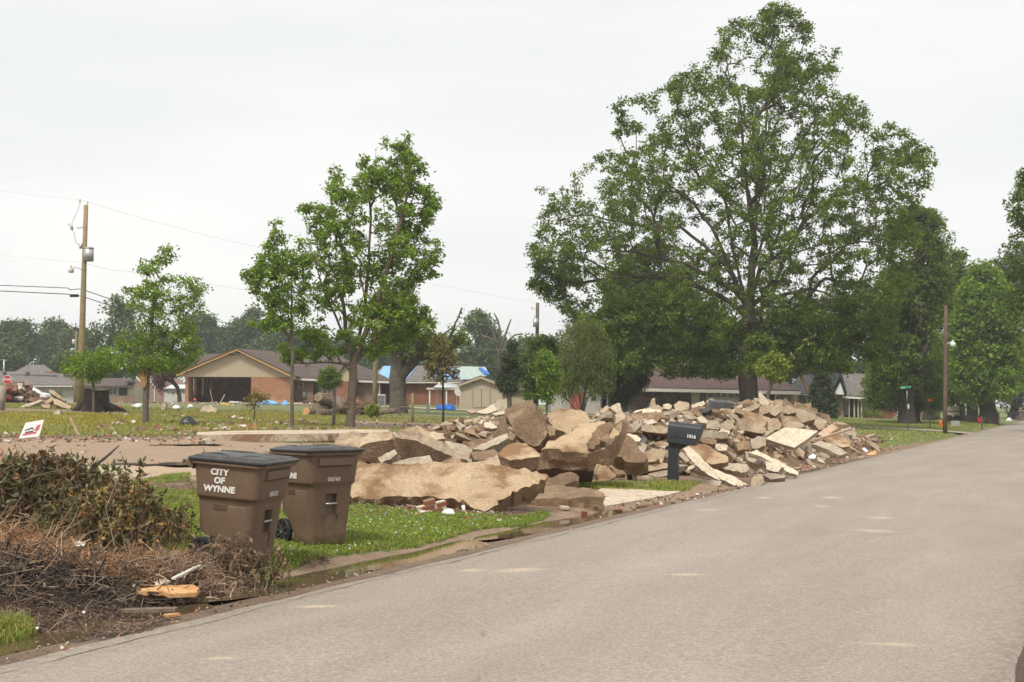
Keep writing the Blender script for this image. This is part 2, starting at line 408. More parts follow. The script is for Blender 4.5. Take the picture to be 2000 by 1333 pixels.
SAND = [([(150, 912), (385, 908), (385, 938), (190, 938)], 1.0), ([(380, 843), (690, 843), (690, 862), (380, 862)], .3)]
DARK = [([(-400, 1115), (130, 1110), (330, 1190), (330, 1240), (100, 1260), (60, 1235), (-400, 1300)], 1.0), ([(-400, 1000), (480, 1000), (500, 1180), (330, 1230), (-400, 1290)], .55),
        ([(-900, 849), (420, 846), (600, 846), (600, 852), (-900, 862)], .75), ([(700, 803), (990, 804), (990, 812), (700, 811)], .7),
        ([(200, 799), (620, 800), (620, 806), (200, 806)], .8), ([(1640, 850), (1760, 862), (1700, 885), (1620, 862)], .6)]
def zone_vals(x, y, z):
    px, py = proj(np.stack([x, y, z], -1)); s, L = toSL(x, y); n = fbm(np.stack([x, y, 0 * x], -1), .8, 3, 21)
    px = px + n * 10; py = py + n * 2.5
    g = np.zeros_like(x); ye = np.zeros_like(x)
    for po, a, yy in GRASS:
        k = inpoly(px, py, po); g = np.where(k, np.maximum(g, a), g); ye = np.where(k, np.maximum(ye, yy), ye)
    infr = (px > -900) & (px < 2300) & (y > 3)
    g = np.where((y > 62) & (n > -.75), np.maximum(g, 0.75), g)
    g = np.where((L < -ROAD_W - .35), 0.85, g)
    g = np.where(~infr & (L > 3), np.clip(0.5 + n, 0, 1), g)
    d = np.zeros_like(x); sa = np.zeros_like(x)
    for po, a in DARK: d = np.where(inpoly(px, py, po), np.maximum(d, a), d)
    for po, a in SAND: sa = np.where(inpoly(px, py, po), np.maximum(sa, a), sa)
    for po, a in MUD_L: sa = np.where(inpoly(px, py, po), np.maximum(sa, a * .45), sa)
    sa = np.where((L > 0) & (L < .9) & (s > -8) & (s < 14), np.maximum(sa, .22), sa)
    d = np.where((L > -.1) & (L < .42) & (s < 30), np.maximum(d, .45), d)
    d = np.where((L < -ROAD_W + .1) & (L > -ROAD_W - .5), .8, d)
    g = np.where((L < .84 + .12 * n + .10 * np.sin(s * 1.7)) & (L > -1) & (y < 40), 0, g); g = np.where(inpoly(px, py, [(-60, 1222), (55, 1222), (80, 1243), (40, 1264), (-60, 1272)]), .95, g); g = np.where((L < .32) & (L > -1), 0, g)
    return g, ye, d, sa
def axis(parts):
    out = []
    for a, b, st in parts: out += list(np.arange(a, b, st))
    out.append(parts[-1][1]); return np.array(out)
sa_ = axis([(-900, -200, 70), (-200, -40, 10), (-40, -12, 1.2), (-12, 26, .14), (26, 60, .4), (60, 130, 1.2), (130, 300, 6), (300, 900, 60)])
la_ = axis([(-900, -100, 80), (-100, -20, 8), (-20, -7.2, .9), (-7.2, -5.6, .08), (-5.6, -.3, 1.3), (-.3, 2.4, .07), (2.4, 14, .16), (14, 45, .5), (45, 110, 1.6), (110, 200, 9), (200, 900, 70)])
SS, LL = np.meshgrid(sa_, la_, indexing='ij'); gx, gy = fromSL(SS.ravel(), LL.ravel()); gzv = terrain(gx, gy)
ns, nl = len(sa_), len(la_)
ii, jj = np.meshgrid(np.arange(ns - 1), np.arange(nl - 1), indexing='ij'); a = (ii * nl + jj).ravel()
Fg = np.stack([a, a + nl, a + nl + 1, a + 1], -1)
g_, y_, d_, s_ = zone_vals(gx, gy, gzv)
def ground_mat():
    m = NM('ground'); at = m.n('Attribute'); at.attribute_name = 'tint'; sp = m.n('SeparateColor'); m.l(at, 'Color', sp, 0)
    al = at
    w = m.world(); big = m.noise(w, .7, 6, .7); med = m.noise(w, 4.5, 6, .72); fine = m.noise(w, 26, 5, .75)
    streak = m.noise(m.world((.35, 2.2, 1)), 1.6, 6, .7, .5)
    mud = m.ramp(streak, 0, [(.28, (.13, .08, .05)), (.45, (.24, .155, .10)), (.58, (.32, .22, .15)), (.75, (.40, .30, .215))])
    f2 = m.ramp(fine, 0, [(.25, .62), (.75, 1.3)]); f3 = m.ramp(med, 0, [(.3, .75), (.7, 1.15)])
    mud = m.mix(1.0, mud, f2, 'MULTIPLY'); mud = m.mix(.8, mud, f3, 'MULTIPLY')
    sand = m.mix(.5, (.50, .37, .25), f3, 'MULTIPLY'); sand = m.mix(.5, sand, f2, 'MULTIPLY')
    mud = m.mix(sp, mud, sand, 'MIX', 2)
    dk = m.mix(1.0, (.055, .040, .030), f2, 'MULTIPLY')
    dm = m.n('Math', operation='MULTIPLY'); dr = m.ramp(med, 0, [(.3, .6), (.6, 1.0)]); m.l(sp, 1, dm, 0); m.l(dr, 0, dm, 1)
    mud = m.mix(dm, mud, dk, 'MIX')
    gr = m.ramp(med, 0, [(.3, (.09, .115, .035)), (.55, (.15, .185, .055)), (.75, (.21, .23, .08))])
    gr = m.mix(.9, gr, f2, 'MULTIPLY')
    gy = m.mix(.9, (.33, .29, .06), f3, 'MULTIPLY')
    yv = m.n('Math', operation='MULTIPLY'); m.l(at, 'Alpha', yv, 0); yr = m.ramp(big, 0, [(.35, .1), (.7, .9)]); m.l(yr, 0, yv, 1)
    gr = m.mix(yv, gr, gy)
    # grass coverage = zone value broken up by noise
    sm = m.n('Math', operation='ADD'); n2 = m.ramp(med, 0, [(.25, -.0), (.75, .9)]); m.l(sp, 0, sm, 0)
    sb = m.n('Math', operation='MULTIPLY'); m.l(n2, 0, sb, 0); sb.inputs[1].default_value = .7; m.l(sb, 0, sm, 1)
    cov = m.n('MapRange'); cov.inputs[1].default_value = .85; cov.inputs[2].default_value = 1.12; m.l(sm, 0, cov, 0)
    c = m.mix(cov, mud, gr); m.l(c, 2, m.b, 'Base Color')
    # damp mud
    rr = m.ramp(streak, 0, [(.35, .45), (.6, .95)]); m.l(rr, 0, m.b, 'Roughness'); m.b.inputs['Specular IOR Level'].default_value = .3
    ad = m.n('Math', operation='ADD'); m.l(med, 0, ad, 0); m.l(fine, 0, ad, 1); m.bump(ad, 0, .8, .05)
    return m.m
tint = np.stack([g_, d_, s_, y_], -1)
ground = link('ground', np_mesh('ground', np.stack([gx, gy, gzv], -1), Fg, ground_mat(), tint, True)); tag(ground, kind='structure')

# ---- road
SCRAPES = []
for _x, _y, _a, _b in ((1015, 1133, 110, 9), (1705, 1054, 75, 7), (1490, 983, 30, 4), (1625, 985, 45, 5), (1605, 1003, 30, 4), (1720, 1027, 50, 4), (1380, 1008, 45, 4), (1340, 1147, 70, 6), (430, 1317, 70, 8), (920, 1131, 50, 6), (1750, 1285, 120, 7), (620, 1205, 80, 7)):
    _g = G(_x, _y); SCRAPES.append((float(_g[0]), float(_g[1]), _a / F_PX * float(_g[1]), _b * float(_g[1]) ** 2 / (F_PX * 1.65)))
def road_mat():
    m = NM('road'); w = m.world()
    ang = m.n('Mapping'); ang.inputs['Rotation'].default_value = (0, 0, math.atan2(.395, .9187)); m.l(w, 0, ang, 'Vector')
    st = m.n('Mapping'); st.inputs['Scale'].default_value = (1.0, .22, 1); m.l(ang, 0, st, 'Vector')
    a = m.noise(st, 1.1, 6, .65, .3); b = m.noise(w, 9, 5, .7); fine = m.noise(w, 95, 3, .8); agg = m.n('TexVoronoi'); agg.inputs['Scale'].default_value = 85; m.l(w, 0, agg, 'Vector')
    c = m.ramp(a, 0, [(.28, (.290, .248, .208)), (.52, (.322, .277, .233)), (.72, (.360, .309, .257))])
    c = m.mix(.35, c, m.ramp(b, 0, [(.3, .85), (.7, 1.15)]), 'MULTIPLY')
    c = m.mix(.75, c, m.ramp(fine, 0, [(.28, .66), (.5, 1.0), (.75, 1.35)]), 'MULTIPLY')
    c = m.mix(.5, c, m.ramp(agg, 0, [(.0, 1.35), (.3, 1.0), (.8, .8)]), 'MULTIPLY')
    grain = m.noise(w, 34, 4, .85); c = m.mix(.8, c, m.ramp(grain, 0, [(.32, .58), (.5, 1.0), (.68, 1.42)]), 'MULTIPLY')
    sp1 = m.n('TexVoronoi'); sp1.inputs['Scale'].default_value = 22; m.l(w, 0, sp1, 'Vector'); c = m.mix(.7, c, m.ramp(sp1, 0, [(.0, 1.9), (.13, 1.0), (.9, .9)]), 'MULTIPLY')
    trk = m.noise(m.n('Mapping'), 1, 2) if False else m.noise(st, .55, 4, .6); c = m.mix(.6, c, m.ramp(trk, 0, [(.35, .94), (.6, 1.03)]), 'MULTIPLY')
    # scattered pale sand scrapes lying across the lane
    sc = m.n('Mapping'); sc.inputs['Scale'].default_value = (.42, 2.6, 1); m.l(w, 0, sc, 'Vector')
    s1 = m.noise(sc, .95, 5, .7, .25); sr = m.ramp(s1, 0, [(.68, 0.0), (.8, .5)]); c = m.mix(sr, c, (.60, .47, .34))
    for (ex, ey, ax_, ay_) in SCRAPES:
        sb = m.n('VectorMath', operation='SUBTRACT'); m.l(w, 0, sb, 0); sb.inputs[1].default_value = (ex, ey, 0)
        dv_ = m.n('VectorMath', operation='DIVIDE'); m.l(sb, 0, dv_, 0); dv_.inputs[1].default_value = (ax_, ay_, 9)
        ln = m.n('VectorMath', operation='LENGTH'); m.l(dv_, 0, ln, 0)
        sm_ = m.n('Math', operation='ADD'); m.l(ln, 'Value', sm_, 0); nn_ = m.ramp(m.noise(sc, 5, 5, .75), 0, [(.3, -.0), (.7, .8)]); m.l(nn_, 0, sm_, 1)
        f_ = m.ramp(sm_, 0, [(.3, .6), (1.0, 0.0)]); c = m.mix(f_, c, (.62, .49, .35))
    # hairline cracks
    vo = m.n('TexVoronoi', feature='DISTANCE_TO_EDGE'); vo.inputs['Scale'].default_value = .33
    dn = m.noise(w, 2.2, 6, .8); dv = m.mix(.16, [w, 0], [dn, 1]); m.l(dv, 2, vo, 'Vector')
    cr = m.ramp(vo, 0, [(.0, 1.0), (.005, .0)]); gate = m.ramp(m.noise(w, .5, 3), 0, [(.52, 0.0), (.62, .55)])
    mm = m.n('Math', operation='MULTIPLY'); m.l(cr, 0, mm, 0); m.l(gate, 0, mm, 1); c = m.mix(mm, c, (.08, .068, .058))
    # darker, dirt-strewn margin (attribute tint.r)
    at = m.n('Attribute'); at.attribute_name = 'tint'; sp = m.n('SeparateColor'); m.l(at, 'Color', sp, 0)
    em = m.n('Math', operation='MULTIPLY'); er = m.ramp(b, 0, [(.4, 0.0), (.62, .75)]); m.l(er, 0, em, 0); m.l(sp, 0, em, 1)
    c = m.mix(em, c, (.13, .09, .065))
    m.l(c, 2, m.b, 'Base Color'); m.b.inputs['Roughness'].default_value = .85
    ad = m.n('Math', operation='ADD'); m.l(fine, 0, ad, 0); m.l(agg, 0, ad, 1); m.bump(ad, 0, .5, .006)
    return m.m
rs = axis([(-60, -14, 2), (-14, 45, .12), (45, 160, 1), (160, 500, 10)])
cl = np.array([0, .05, .12, .22, .4, .8, 1.6, 3.0, 4.5, 5.2, 5.5, 5.7, 5.88, 5.95, ROAD_W])
SS, CC = np.meshgrid(rs, cl, indexing='ij')
w1 = fbm(np.stack([SS.ravel() * .6, 0 * SS.ravel(), 0 * SS.ravel()], -1), 1, 4, 5).reshape(SS.shape); w2 = fbm(np.stack([SS.ravel() * .9, 0 * SS.ravel() + 9, 0 * SS.ravel()], -1), 1, 4, 6).reshape(SS.shape)
Lr = -CC + w1 * .11 * np.exp(-CC / .5) - w2 * .05 * np.exp(-(ROAD_W - CC) / .5)
rx, ry = fromSL(SS, Lr); rz = .008 + .05 * np.sin(np.pi * CC / ROAD_W) - .016 * np.exp(-CC / .05) - .03 * np.exp(-(ROAD_W - CC) / .03)
n2 = len(cl); ii, jj = np.meshgrid(np.arange(len(rs) - 1), np.arange(n2 - 1), indexing='ij'); a = (ii * n2 + jj).ravel()
edge = np.clip(np.exp(-CC / .28) + 1.0 * np.exp(-(ROAD_W - CC) / .25), 0, 1).ravel()
road = link('road', np_mesh('road', np.stack([rx.ravel(), ry.ravel(), rz.ravel()], -1), np.stack([a, a + 1, a + n2 + 1, a + n2], -1), road_mat(), np.stack([edge] * 3, -1), True)); tag(road, kind='structure')

# ---- the long crack that follows the road edge
M['crack'] = plain('crack', (.07, .055, .045), .95)
for (c0_, c1_, off_) in ((-9.5, 6, -.24), (7, 16, -.30)):
    ss = np.arange(c0_, c1_, .06); k1 = fbm(np.stack([ss * 1.1, ss * 0 + off_ * 9, ss * 0], -1), 1, 4, 33); k2 = np.abs(fbm(np.stack([ss * 3, ss * 0 + 5, ss * 0], -1), 1, 3, 13)); V = []
    for s_, a1, a2 in zip(ss, k1, k2):
        for sg in (-1, 1):
            L_0 = off_ + a1 * .12 + sg * (.002 + .008 * a2); x, y = fromSL(s_, L_0); V.append((x, y, .008 + .05 * math.sin(math.pi * min(1, -L_0 / ROAD_W)) + .0045))
    a = np.arange(0, (len(ss) - 1) * 2, 2); tag(link('road_crack', np_mesh('road_crack', V, np.stack([a, a + 2, a + 3, a + 1], -1), M['crack'])), kind='structure')
# ---- small side street, driveway apron, strips
def ribbon(name, s0, s1, l0, l1, dz, mat, nl=60, wob=.1, kind='structure'):
    l = np.linspace(l0, l1, nl); V = []
    for i, li in enumerate(l):
        for k, s in enumerate((s0, (s0 + s1) / 2, s1)):
            x, y = fromSL(s + wob * math.sin(li * 1.3 + k), li); V.append((x, y, gz(x, y) + dz))
    a = np.arange((nl - 1) * 3); a = a[(a % 3) != 2]
    o = link(name, np_mesh(name, V, np.stack([a, a + 1, a + 4, a + 3], -1), mat, None, True)); return tag(o, kind=kind)
M['street2'] = mottled('street2', [(.3, (.27, .23, .19)), (.7, (.38, .33, .27))], .8, .9, .3, .01)
ribbon('side_street', 68.8, 72.8, -.2, 75, .05, M['street2'])
def sheet(name, poly, dz, mat, thick=0.05, kind='structure', cut=1, seed=0):
    """a low slab whose outline is given in the survey picture and which lies on the ground"""
    pts = [G(*p) for p in poly]; z = max(p[2] for p in pts) if thick > .08 else None
    b = MB(); top = [(p[0], p[1], (z if z is not None else p[2]) + dz) for p in pts]
    b.prism(top, (0, 0, -thick - .05)); o = b.build(name, mat); tag(o, kind=kind); return o
M['apron'] = mottled('apron', [(.3, (.40, .32, .24)), (.7, (.50, .42, .33))], 1.0, .9, .3, .01)
sheet('driveway', [(1130, 985), (1175, 957), (1215, 957), (1330, 963), (1300, 971), (1240, 982), (1185, 992)], .03, M['apron'])
M['found'] = mottled('found', [(.3, (.42, .33, .24)), (.7, (.58, .48, .37))], .8, .9, .3, .01, dirt=((.25, .15, .1), .56, .64))
o = sheet('foundation_slab', [(384, 859), (386, 850), (460, 845), (700, 847), (760, 852), (760, 862), (640, 864)], .06, M['found'], .18)

# ---- water: gutter puddles and the field puddle
def water_mat():
    m = NM('water'); m.b.inputs['Base Color'].default_value = (.085, .062, .034, 1); m.b.inputs['Roughness'].default_value = .04
    m.b.inputs['Specular IOR Level'].default_value = .5; no = m.noise(m.world(), 6, 3, .6); m.bump(no, 0, .08, .01); return m.m
M['water'] = water_mat()
def puddle(s0, s1, wmax, z, lc=.42, seed=0):
    n = int((s1 - s0) / .15) + 2; V = []; rng = np.random.default_rng(seed)
    ss = np.linspace(s0, s1, n)
    for i, s in enumerate(ss):
        t = i / (n - 1); w = wmax * min(1, 3.5 * math.sin(math.pi * t)) * (1 + .25 * math.sin(s * 3.1 + seed) + .12 * math.sin(s * 9))
        for L in (lc - w * .75, lc + w * .9):
            x, y = fromSL(s, L); V.append((x, y, z))
    a = np.arange(0, (n - 1) * 2, 2); o = link('puddle', np_mesh('puddle', V, np.stack([a, a + 2, a + 3, a + 1], -1), M['water'])); return tag(o, kind='structure')
puddle(-9.2, -5.4, .46, -.014, .54, 1); puddle(-5.6, .2, .60, -.007, .58, 2); puddle(.2, 5.6, .50, -.012, .56, 3); puddle(6.2, 8.0, .16, -.032, .38, 4)
pw = [G(*p) for p in ((215, 904), (280, 902), (340, 903), (385, 908), (382, 913), (330, 913), (270, 911), (228, 909))]
zz = float(np.mean([p[2] for p in pw])) + .02
b = MB(); b.add([(p[0], p[1], zz) for p in pw], [tuple(range(8))]); tag(b.build('puddle', M['water']), kind='structure')
pw = [G(*p) for p in ((230, 866), (330, 865), (440, 868), (420, 872), (300, 871))]
zz = float(np.mean([p[2] for p in pw])) + .012
b = MB(); b.add([(p[0], p[1], zz) for p in pw], [tuple(range(5))]); tag(b.build('puddle', M['water']), kind='structure')

# ---- haze
hb = MB(); hb.box(-650, 650, -60, 900, -1.6, 34); hz = hb.build('haze', [])
hm = bpy.data.materials.new('haze'); hm.use_nodes = True; ht = hm.node_tree; ht.nodes.clear()
ho = ht.nodes.new('ShaderNodeOutputMaterial'); hv = ht.nodes.new('ShaderNodeVolumePrincipled')
hv.inputs['Color'].default_value = (.95, .97, 1.0, 1); hv.inputs['Density'].default_value = .00055; hv.inputs['Anisotropy'].default_value = .2
ht.links.new(hv.outputs[0], ho.inputs['Volume']); hz.data.materials.append(hm); tag(hz, kind='stuff')

# ---------------------------------------------------------------- trees
def frusta(A, B, ra, rb, k):
    """many tapered tubes at once"""
    n = len(A); d = B - A; ln = np.linalg.norm(d, axis=1, keepdims=True); ln[ln == 0] = 1e-6; d = d / ln
    ref = np.where(np.abs(d[:, 2:3]) < .9, np.array([[0, 0, 1.0]]), np.array([[1.0, 0, 0]]))
    u = np.cross(d, ref); u /= np.linalg.norm(u, axis=1, keepdims=True); v = np.cross(d, u)
    t = np.arange(k) * 2 * np.pi / k; c, s = np.cos(t), np.sin(t)
    ring = u[:, None, :] * c[None, :, None] + v[:, None, :] * s[None, :, None]
    V = np.concatenate([A[:, None] + ring * ra[:, None, None], B[:, None] + ring * rb[:, None, None]], 1).reshape(-1, 3)
    b = (np.arange(n) * 2 * k)[:, None]; q = np.arange(k); q1 = (q + 1) % k
    F = np.stack([b + q, b + q1, b + k + q1, b + k + q], -1).reshape(-1, 4)
    return V, F
def leaves(C, rad_, per, size, tintv, rng, up=.5, narrow=.55, droop=0.0, sweep=(0, 0, 0), bright=.22, flat=.8):
    """C: cluster centres, tintv: one brightness per cluster"""
    n = len(C) * per; idx = np.repeat(np.arange(len(C)), per)
    off = rng.normal(size=(n, 3)); off /= np.linalg.norm(off, axis=1, keepdims=True); off *= (rng.random((n, 1)) ** .5)
    off *= np.array([1, 1, flat]); off += np.array(sweep) * rng.random((n, 1)) ; off[:, 2] -= droop * rng.random(n)
    P0 = C[idx] + off * (rad_[idx][:, None] if np.ndim(rad_) else rad_)
    nrm = rng.normal(size=(n, 3)); nrm[:, 2] = np.abs(nrm[:, 2]) + up; nrm /= np.linalg.norm(nrm, axis=1, keepdims=True)
    ax = rng.normal(size=(n, 3)) + np.array(sweep) * 1.0; ax[:, 2] -= .5 + droop * 2; ax -= nrm * (ax * nrm).sum(1, keepdims=True); ax /= np.linalg.norm(ax, axis=1, keepdims=True)
    sd = np.cross(nrm, ax); L = size * rng.uniform(.6, 1.3, (n, 1)); W = L * narrow * .5
    V = np.stack([P0, P0 + ax * L * .5 + sd * W, P0 + ax * L - nrm * L * .15, P0 + ax * L * .5 - sd * W], 1).reshape(-1, 3)
    F = np.arange(n * 4).reshape(n, 4)
    br = tintv[idx] * rng.uniform(1 - bright, 1 + bright, n); hue = rng.uniform(-.08, .12, n)
    T = np.stack([br * (1 + hue), br, br * (1 - .5 * hue)], -1); return V, F, np.repeat(T, 4, 0)
def grow(base, trunk_top, clusters, limbs, rng, seg=.9, wob=.12, up=.25):
    """skeleton: every cluster joins the nearest cheap node"""
    N = [np.array(base, float)]; par = [-1]; cost = [0.0]
    def addpath(pts, start):
        cur = start
        for p in pts:
            p = np.asarray(p, float); q = N[cur]; d = np.linalg.norm(p - q); k = max(1, int(math.ceil(d / seg)))
            for j in range(1, k + 1):
                pp = q + (p - q) * j / k
                if j < k: pp = pp + rng.normal(size=3) * wob * seg * .3
                N.append(pp); par.append(cur); cost.append(cost[cur] + d / k); cur = len(N) - 1
        return cur
    top = addpath(trunk_top, 0)
    for lb in limbs:
        p0 = np.asarray(lb[0], float); arr = np.array(N); st = int(np.argmin(np.linalg.norm(arr - p0, axis=1)))
        addpath(lb[1:], st)
    minz = N[top][2] if len(trunk_top) else N[0][2]
    lo = 1 if len(N) > 1 else 0
    C = np.asarray(clusters); order = np.argsort(np.linalg.norm(C - N[top], axis=1)); tips = []
    cap = 4000; BA = np.zeros((cap, 3)); BC = np.zeros(cap); BA[:len(N)] = N; BC[:len(N)] = cost; filled = len(N)
    for ci in order:
        if len(N) > cap - 200: cap *= 2; BA = np.concatenate([BA, np.zeros_like(BA)]); BC = np.concatenate([BC, np.zeros_like(BC)])
        if filled < len(N): BA[filled:len(N)] = N[filled:]; BC[filled:len(N)] = cost[filled:]; filled = len(N)
        p = C[ci]; arr = BA[:filled]; d = np.linalg.norm(arr - p, axis=1)
        sc = d + .28 * BC[:filled] + 2.0 * np.maximum(arr[:, 2] - p[2], 0) * (d > 1.0) * .3
        sc = sc + 6.0 * (arr[:, 2] < N[top][2] - .05) * (np.arange(len(N)) <= top)
        st = int(np.argmin(sc)); q = N[st]; dd = np.linalg.norm(p - q); k = max(1, int(math.ceil(dd / seg)))
        ctrl = q + (p - q) * .45 + np.array([0, 0, up * dd]) + rng.normal(size=3) * wob * dd
        cur = st
        for j in range(1, k + 1):
            t = j / k; pp = (1 - t) ** 2 * q + 2 * t * (1 - t) * ctrl + t * t * p
            N.append(pp); par.append(cur); cost.append(cost[cur] + dd / k); cur = len(N) - 1
        tips.append(cur)
    return np.array(N), np.array(par), tips
def radii(N, par, tips, r0, rmin, power=.5):
    cnt = np.zeros(len(N)); cnt[tips] += 1
    for i in range(len(N) - 1, 0, -1): cnt[par[i]] += max(cnt[i], .3) if cnt[i] > 0 else .3
    cnt = np.maximum(cnt, .3); return np.maximum(rmin, r0 * (cnt / cnt[1 if len(cnt) > 1 else 0]) ** power)
def crown_points(outline_px, D, n, rng, depth=.85, gap=-.25, gscale=.35, squash=None, edge=0.0, rag=None):
    """points in a rounded volume whose silhouette is the outline"""
    o = np.array([P(x, y, D) for x, y in outline_px]); ox, oz = o[:, 0], o[:, 2]; poly = list(zip(ox, oz))
    cx = (ox.min() + ox.max()) / 2; out = []
    lv = np.linspace(oz.min(), oz.max(), 60); gridx = np.linspace(ox.min(), ox.max(), 160); spans = []
    for z in lv:
        k = inpoly(gridx, np.full(160, z), poly)
        spans.append((gridx[k].min(), gridx[k].max()) if k.any() else (cx, cx + .01))
    spans = np.array(spans); tries = 0
    while len(out) < n and tries < 60:
        m = n * 3; x = rng.uniform(ox.min(), ox.max(), m); z = rng.uniform(oz.min(), oz.max(), m); W_ = ox.max() - ox.min(); rg_a = (.10 * W_ if rag is None else rag); q3 = np.stack([x, z, x * 0 + 5], -1); k = inpoly(x + rg_a * fbm(q3, 5.0 / W_ , 3, 2), z + rg_a * fbm(q3, 5.0 / W_, 3, 7), poly); x, z = x[k], z[k]
        a = np.interp(z, lv, spans[:, 0]); b = np.interp(z, lv, spans[:, 1]); c = (a + b) / 2; w = np.maximum((b - a) / 2, .1)
        t = np.clip((x - c) / w, -1, 1); y = w * np.sqrt(1 - t * t) * depth * rng.uniform(-1, 1, len(x))
        if squash: y = np.clip(y, -squash, squash)
        pts = np.stack([x, y, z], -1)
        nz = fbm(pts, gscale, 2, int(abs(cx * 7)) % 50); kk = nz > gap + edge * rng.random(len(pts))
        out += list(pts[kk] + np.array([0, D, 0])); tries += 1
    return np.array(out[:n])
def tree(name, label, cat, basept, D, outline, ncl, per, lsize, crad, rtrunk, leafm='leaf_oak', barkm='bark', trunk=(), limbs=(), group=None, seed=0,
         seg=.9, rmin=.012, gap=-.25, gscale=.35, depth=.85, narrow=.55, droop=0.0, sweep=(0, 0, 0), bright=.22, up=.25, power=.5, squash=None, parts=True, flat=.8, offset=None, wob=.12, skirts=()):
    rng = np.random.default_rng(seed + 100)
    C = crown_points(outline, D, ncl, rng, depth, gap, gscale, squash)
    for po_, n_, dy_ in skirts: C = np.concatenate([C, crown_points(po_, D + dy_, n_, rng, .35, -.3, gscale)])
    basept = np.asarray(basept, float)
    tp = [np.asarray(t, float) for t in trunk]
    if not tp:
        ce = C.mean(0); lowz = np.percentile(C[:, 2], 4); tp = [np.array([basept[0] * .8 + ce[0] * .2, basept[1], max(lowz, basept[2] + .6)])]
        tp.append(tp[0] * .6 + ce * .4 + (tp[0] - basept) * 0)
    N, par, tips = grow(basept, tp, C, limbs, rng, seg, wob, up)
    r = radii(N, par, tips, rtrunk, rmin, power)
    A, B = N[par[1:]].copy(), N[1:].copy(); ra, rb = r[par[1:]].copy(), r[1:]; dd_ = B - A; dd_ /= np.maximum(np.linalg.norm(dd_, axis=1, keepdims=True), 1e-6); B = B + dd_ * (rb * .45)[:, None]; A = A - dd_ * (np.minimum(ra, rb * 1.3) * .35)[:, None]
    first = ra > rb * 1.7; ra[first] = rb[first] * 1.35
    ra = np.where(par[1:] == 0, rtrunk * 1.25, ra)
    loc = basept.copy(); root = thing(name, label, cat, loc, group=group)
    big = rb > .035; Vs, Fs = [], []; off = 0
    for msk, k in ((big, 9 if rtrunk > .3 else 7), (~big, 3)):
        if msk.any():
            V, F = frusta(A[msk], B[msk], ra[msk], rb[msk], k); Vs.append(V); Fs.append(F + off); off += len(V)
    V = np.concatenate(Vs) - loc; F = np.concatenate(Fs)
    link('trunk', np_mesh('trunk', V, F, M[barkm], None, True), root)
    cr = crad * rng.uniform(.7, 1.25, len(C)); tv = rng.uniform(.72, 1.28, len(C))
    V, F, T = leaves(C, cr, per, lsize, tv, rng, .4, narrow, droop, sweep, bright, flat)
    # a few stray sprays along the twigs
    ti = rng.choice(len(N) - 1, size=min(len(N) - 1, ncl * 2), replace=False) + 1; ti = ti[(r[ti] < .03 + rtrunk * .06)]
    if len(ti):
        V2, F2, T2 = leaves(N[ti], crad * .55, max(3, per // 9), lsize, rng.uniform(.7, 1.2, len(ti)), rng, .4, narrow, droop, sweep, bright)
        F2 = F2 + len(V); V = np.concatenate([V, V2]); F = np.concatenate([F, F2]); T = np.concatenate([T, T2])
    link('crown', np_mesh('crown', V - loc, F, M[leafm], T), root)
    return root
def zo(pts, ox, oy, sc): return [(ox + x / sc, oy + y / sc) for x, y in pts]
def limb(pts, D, rng, spread=1.2, sc=None, y0=0.0):
    """a limb drawn in the survey picture, given depth by a drifting offset"""
    out = []; y = y0; dr = rng.uniform(-1, 1) * spread
    for i, (x, yy) in enumerate(pts):
        out.append(P(x, yy, D + y)); y += dr / max(1, len(pts) - 1)
    return out
# ================================================================ trees
rg = np.random.default_rng(5)
# --- the big oak behind the rubble
DB = 83.0; Z2 = (1030, 0, 1.6659)
ob = zo([(790, 10), (850, 3), (905, 40), (915, 130), (925, 190), (960, 150), (1060, 180), (1040, 290), (1090, 350), (1110, 400), (1200, 430), (1290, 470), (1320, 590), (1270, 640), (1240, 690),
         (1290, 760), (1270, 850), (1250, 960), (1180, 1050), (1100, 1080), (1000, 1120), (870, 1150), (760, 1190), (680, 1200), (560, 1220), (400, 1200), (300, 1180), (200, 1120), (130, 1060), (80, 1000),
         (130, 930), (30, 860), (10, 830), (50, 740), (60, 640), (120, 570), (190, 510), (300, 490), (330, 430), (275, 370), (340, 320), (450, 290), (490, 240), (570, 200), (605, 90), (700, 70)], *Z2)
bb = base_at(1462, DB)
def z2(p): return zo(p, *Z2)
L_ = [z2(p) for p in ([(722, 1000), (740, 800), (745, 640), (770, 480), (785, 300), (800, 120)], [(718, 1000), (690, 900), (665, 780), (640, 640), (560, 580), (480, 530), (380, 420)],
      [(726, 1010), (800, 950), (830, 860), (900, 720), (1000, 640), (1130, 610), (1240, 560)], [(740, 800), (705, 520), (690, 330), (620, 200)], [(745, 640), (830, 560), (930, 400), (1020, 230)],
      [(722, 1020), (810, 965), (920, 940), (1050, 990), (1190, 1010)], [(718, 1010), (640, 860), (500, 740), (370, 735), (200, 700), (70, 720)], [(716, 1080), (600, 1060), (530, 1020), (400, 1050), (250, 1060), (140, 1040)],
      [(700, 940), (520, 860), (350, 820), (200, 820), (60, 830)], [(735, 900), (790, 700), (860, 500), (900, 330)], [(724, 1060), (830, 1080), (930, 1090), (1040, 1080)], [(722, 1000), (760, 860), (880, 820), (1010, 780), (1150, 760)],
      [(716, 1040), (620, 960), (480, 900), (330, 900), (180, 920)], [(690, 900), (600, 740), (520, 640), (400, 560), (260, 520)])]
lim = [limb(p, DB, rg, 7.0) for p in L_]
for k, l in enumerate(lim[1:]): pass
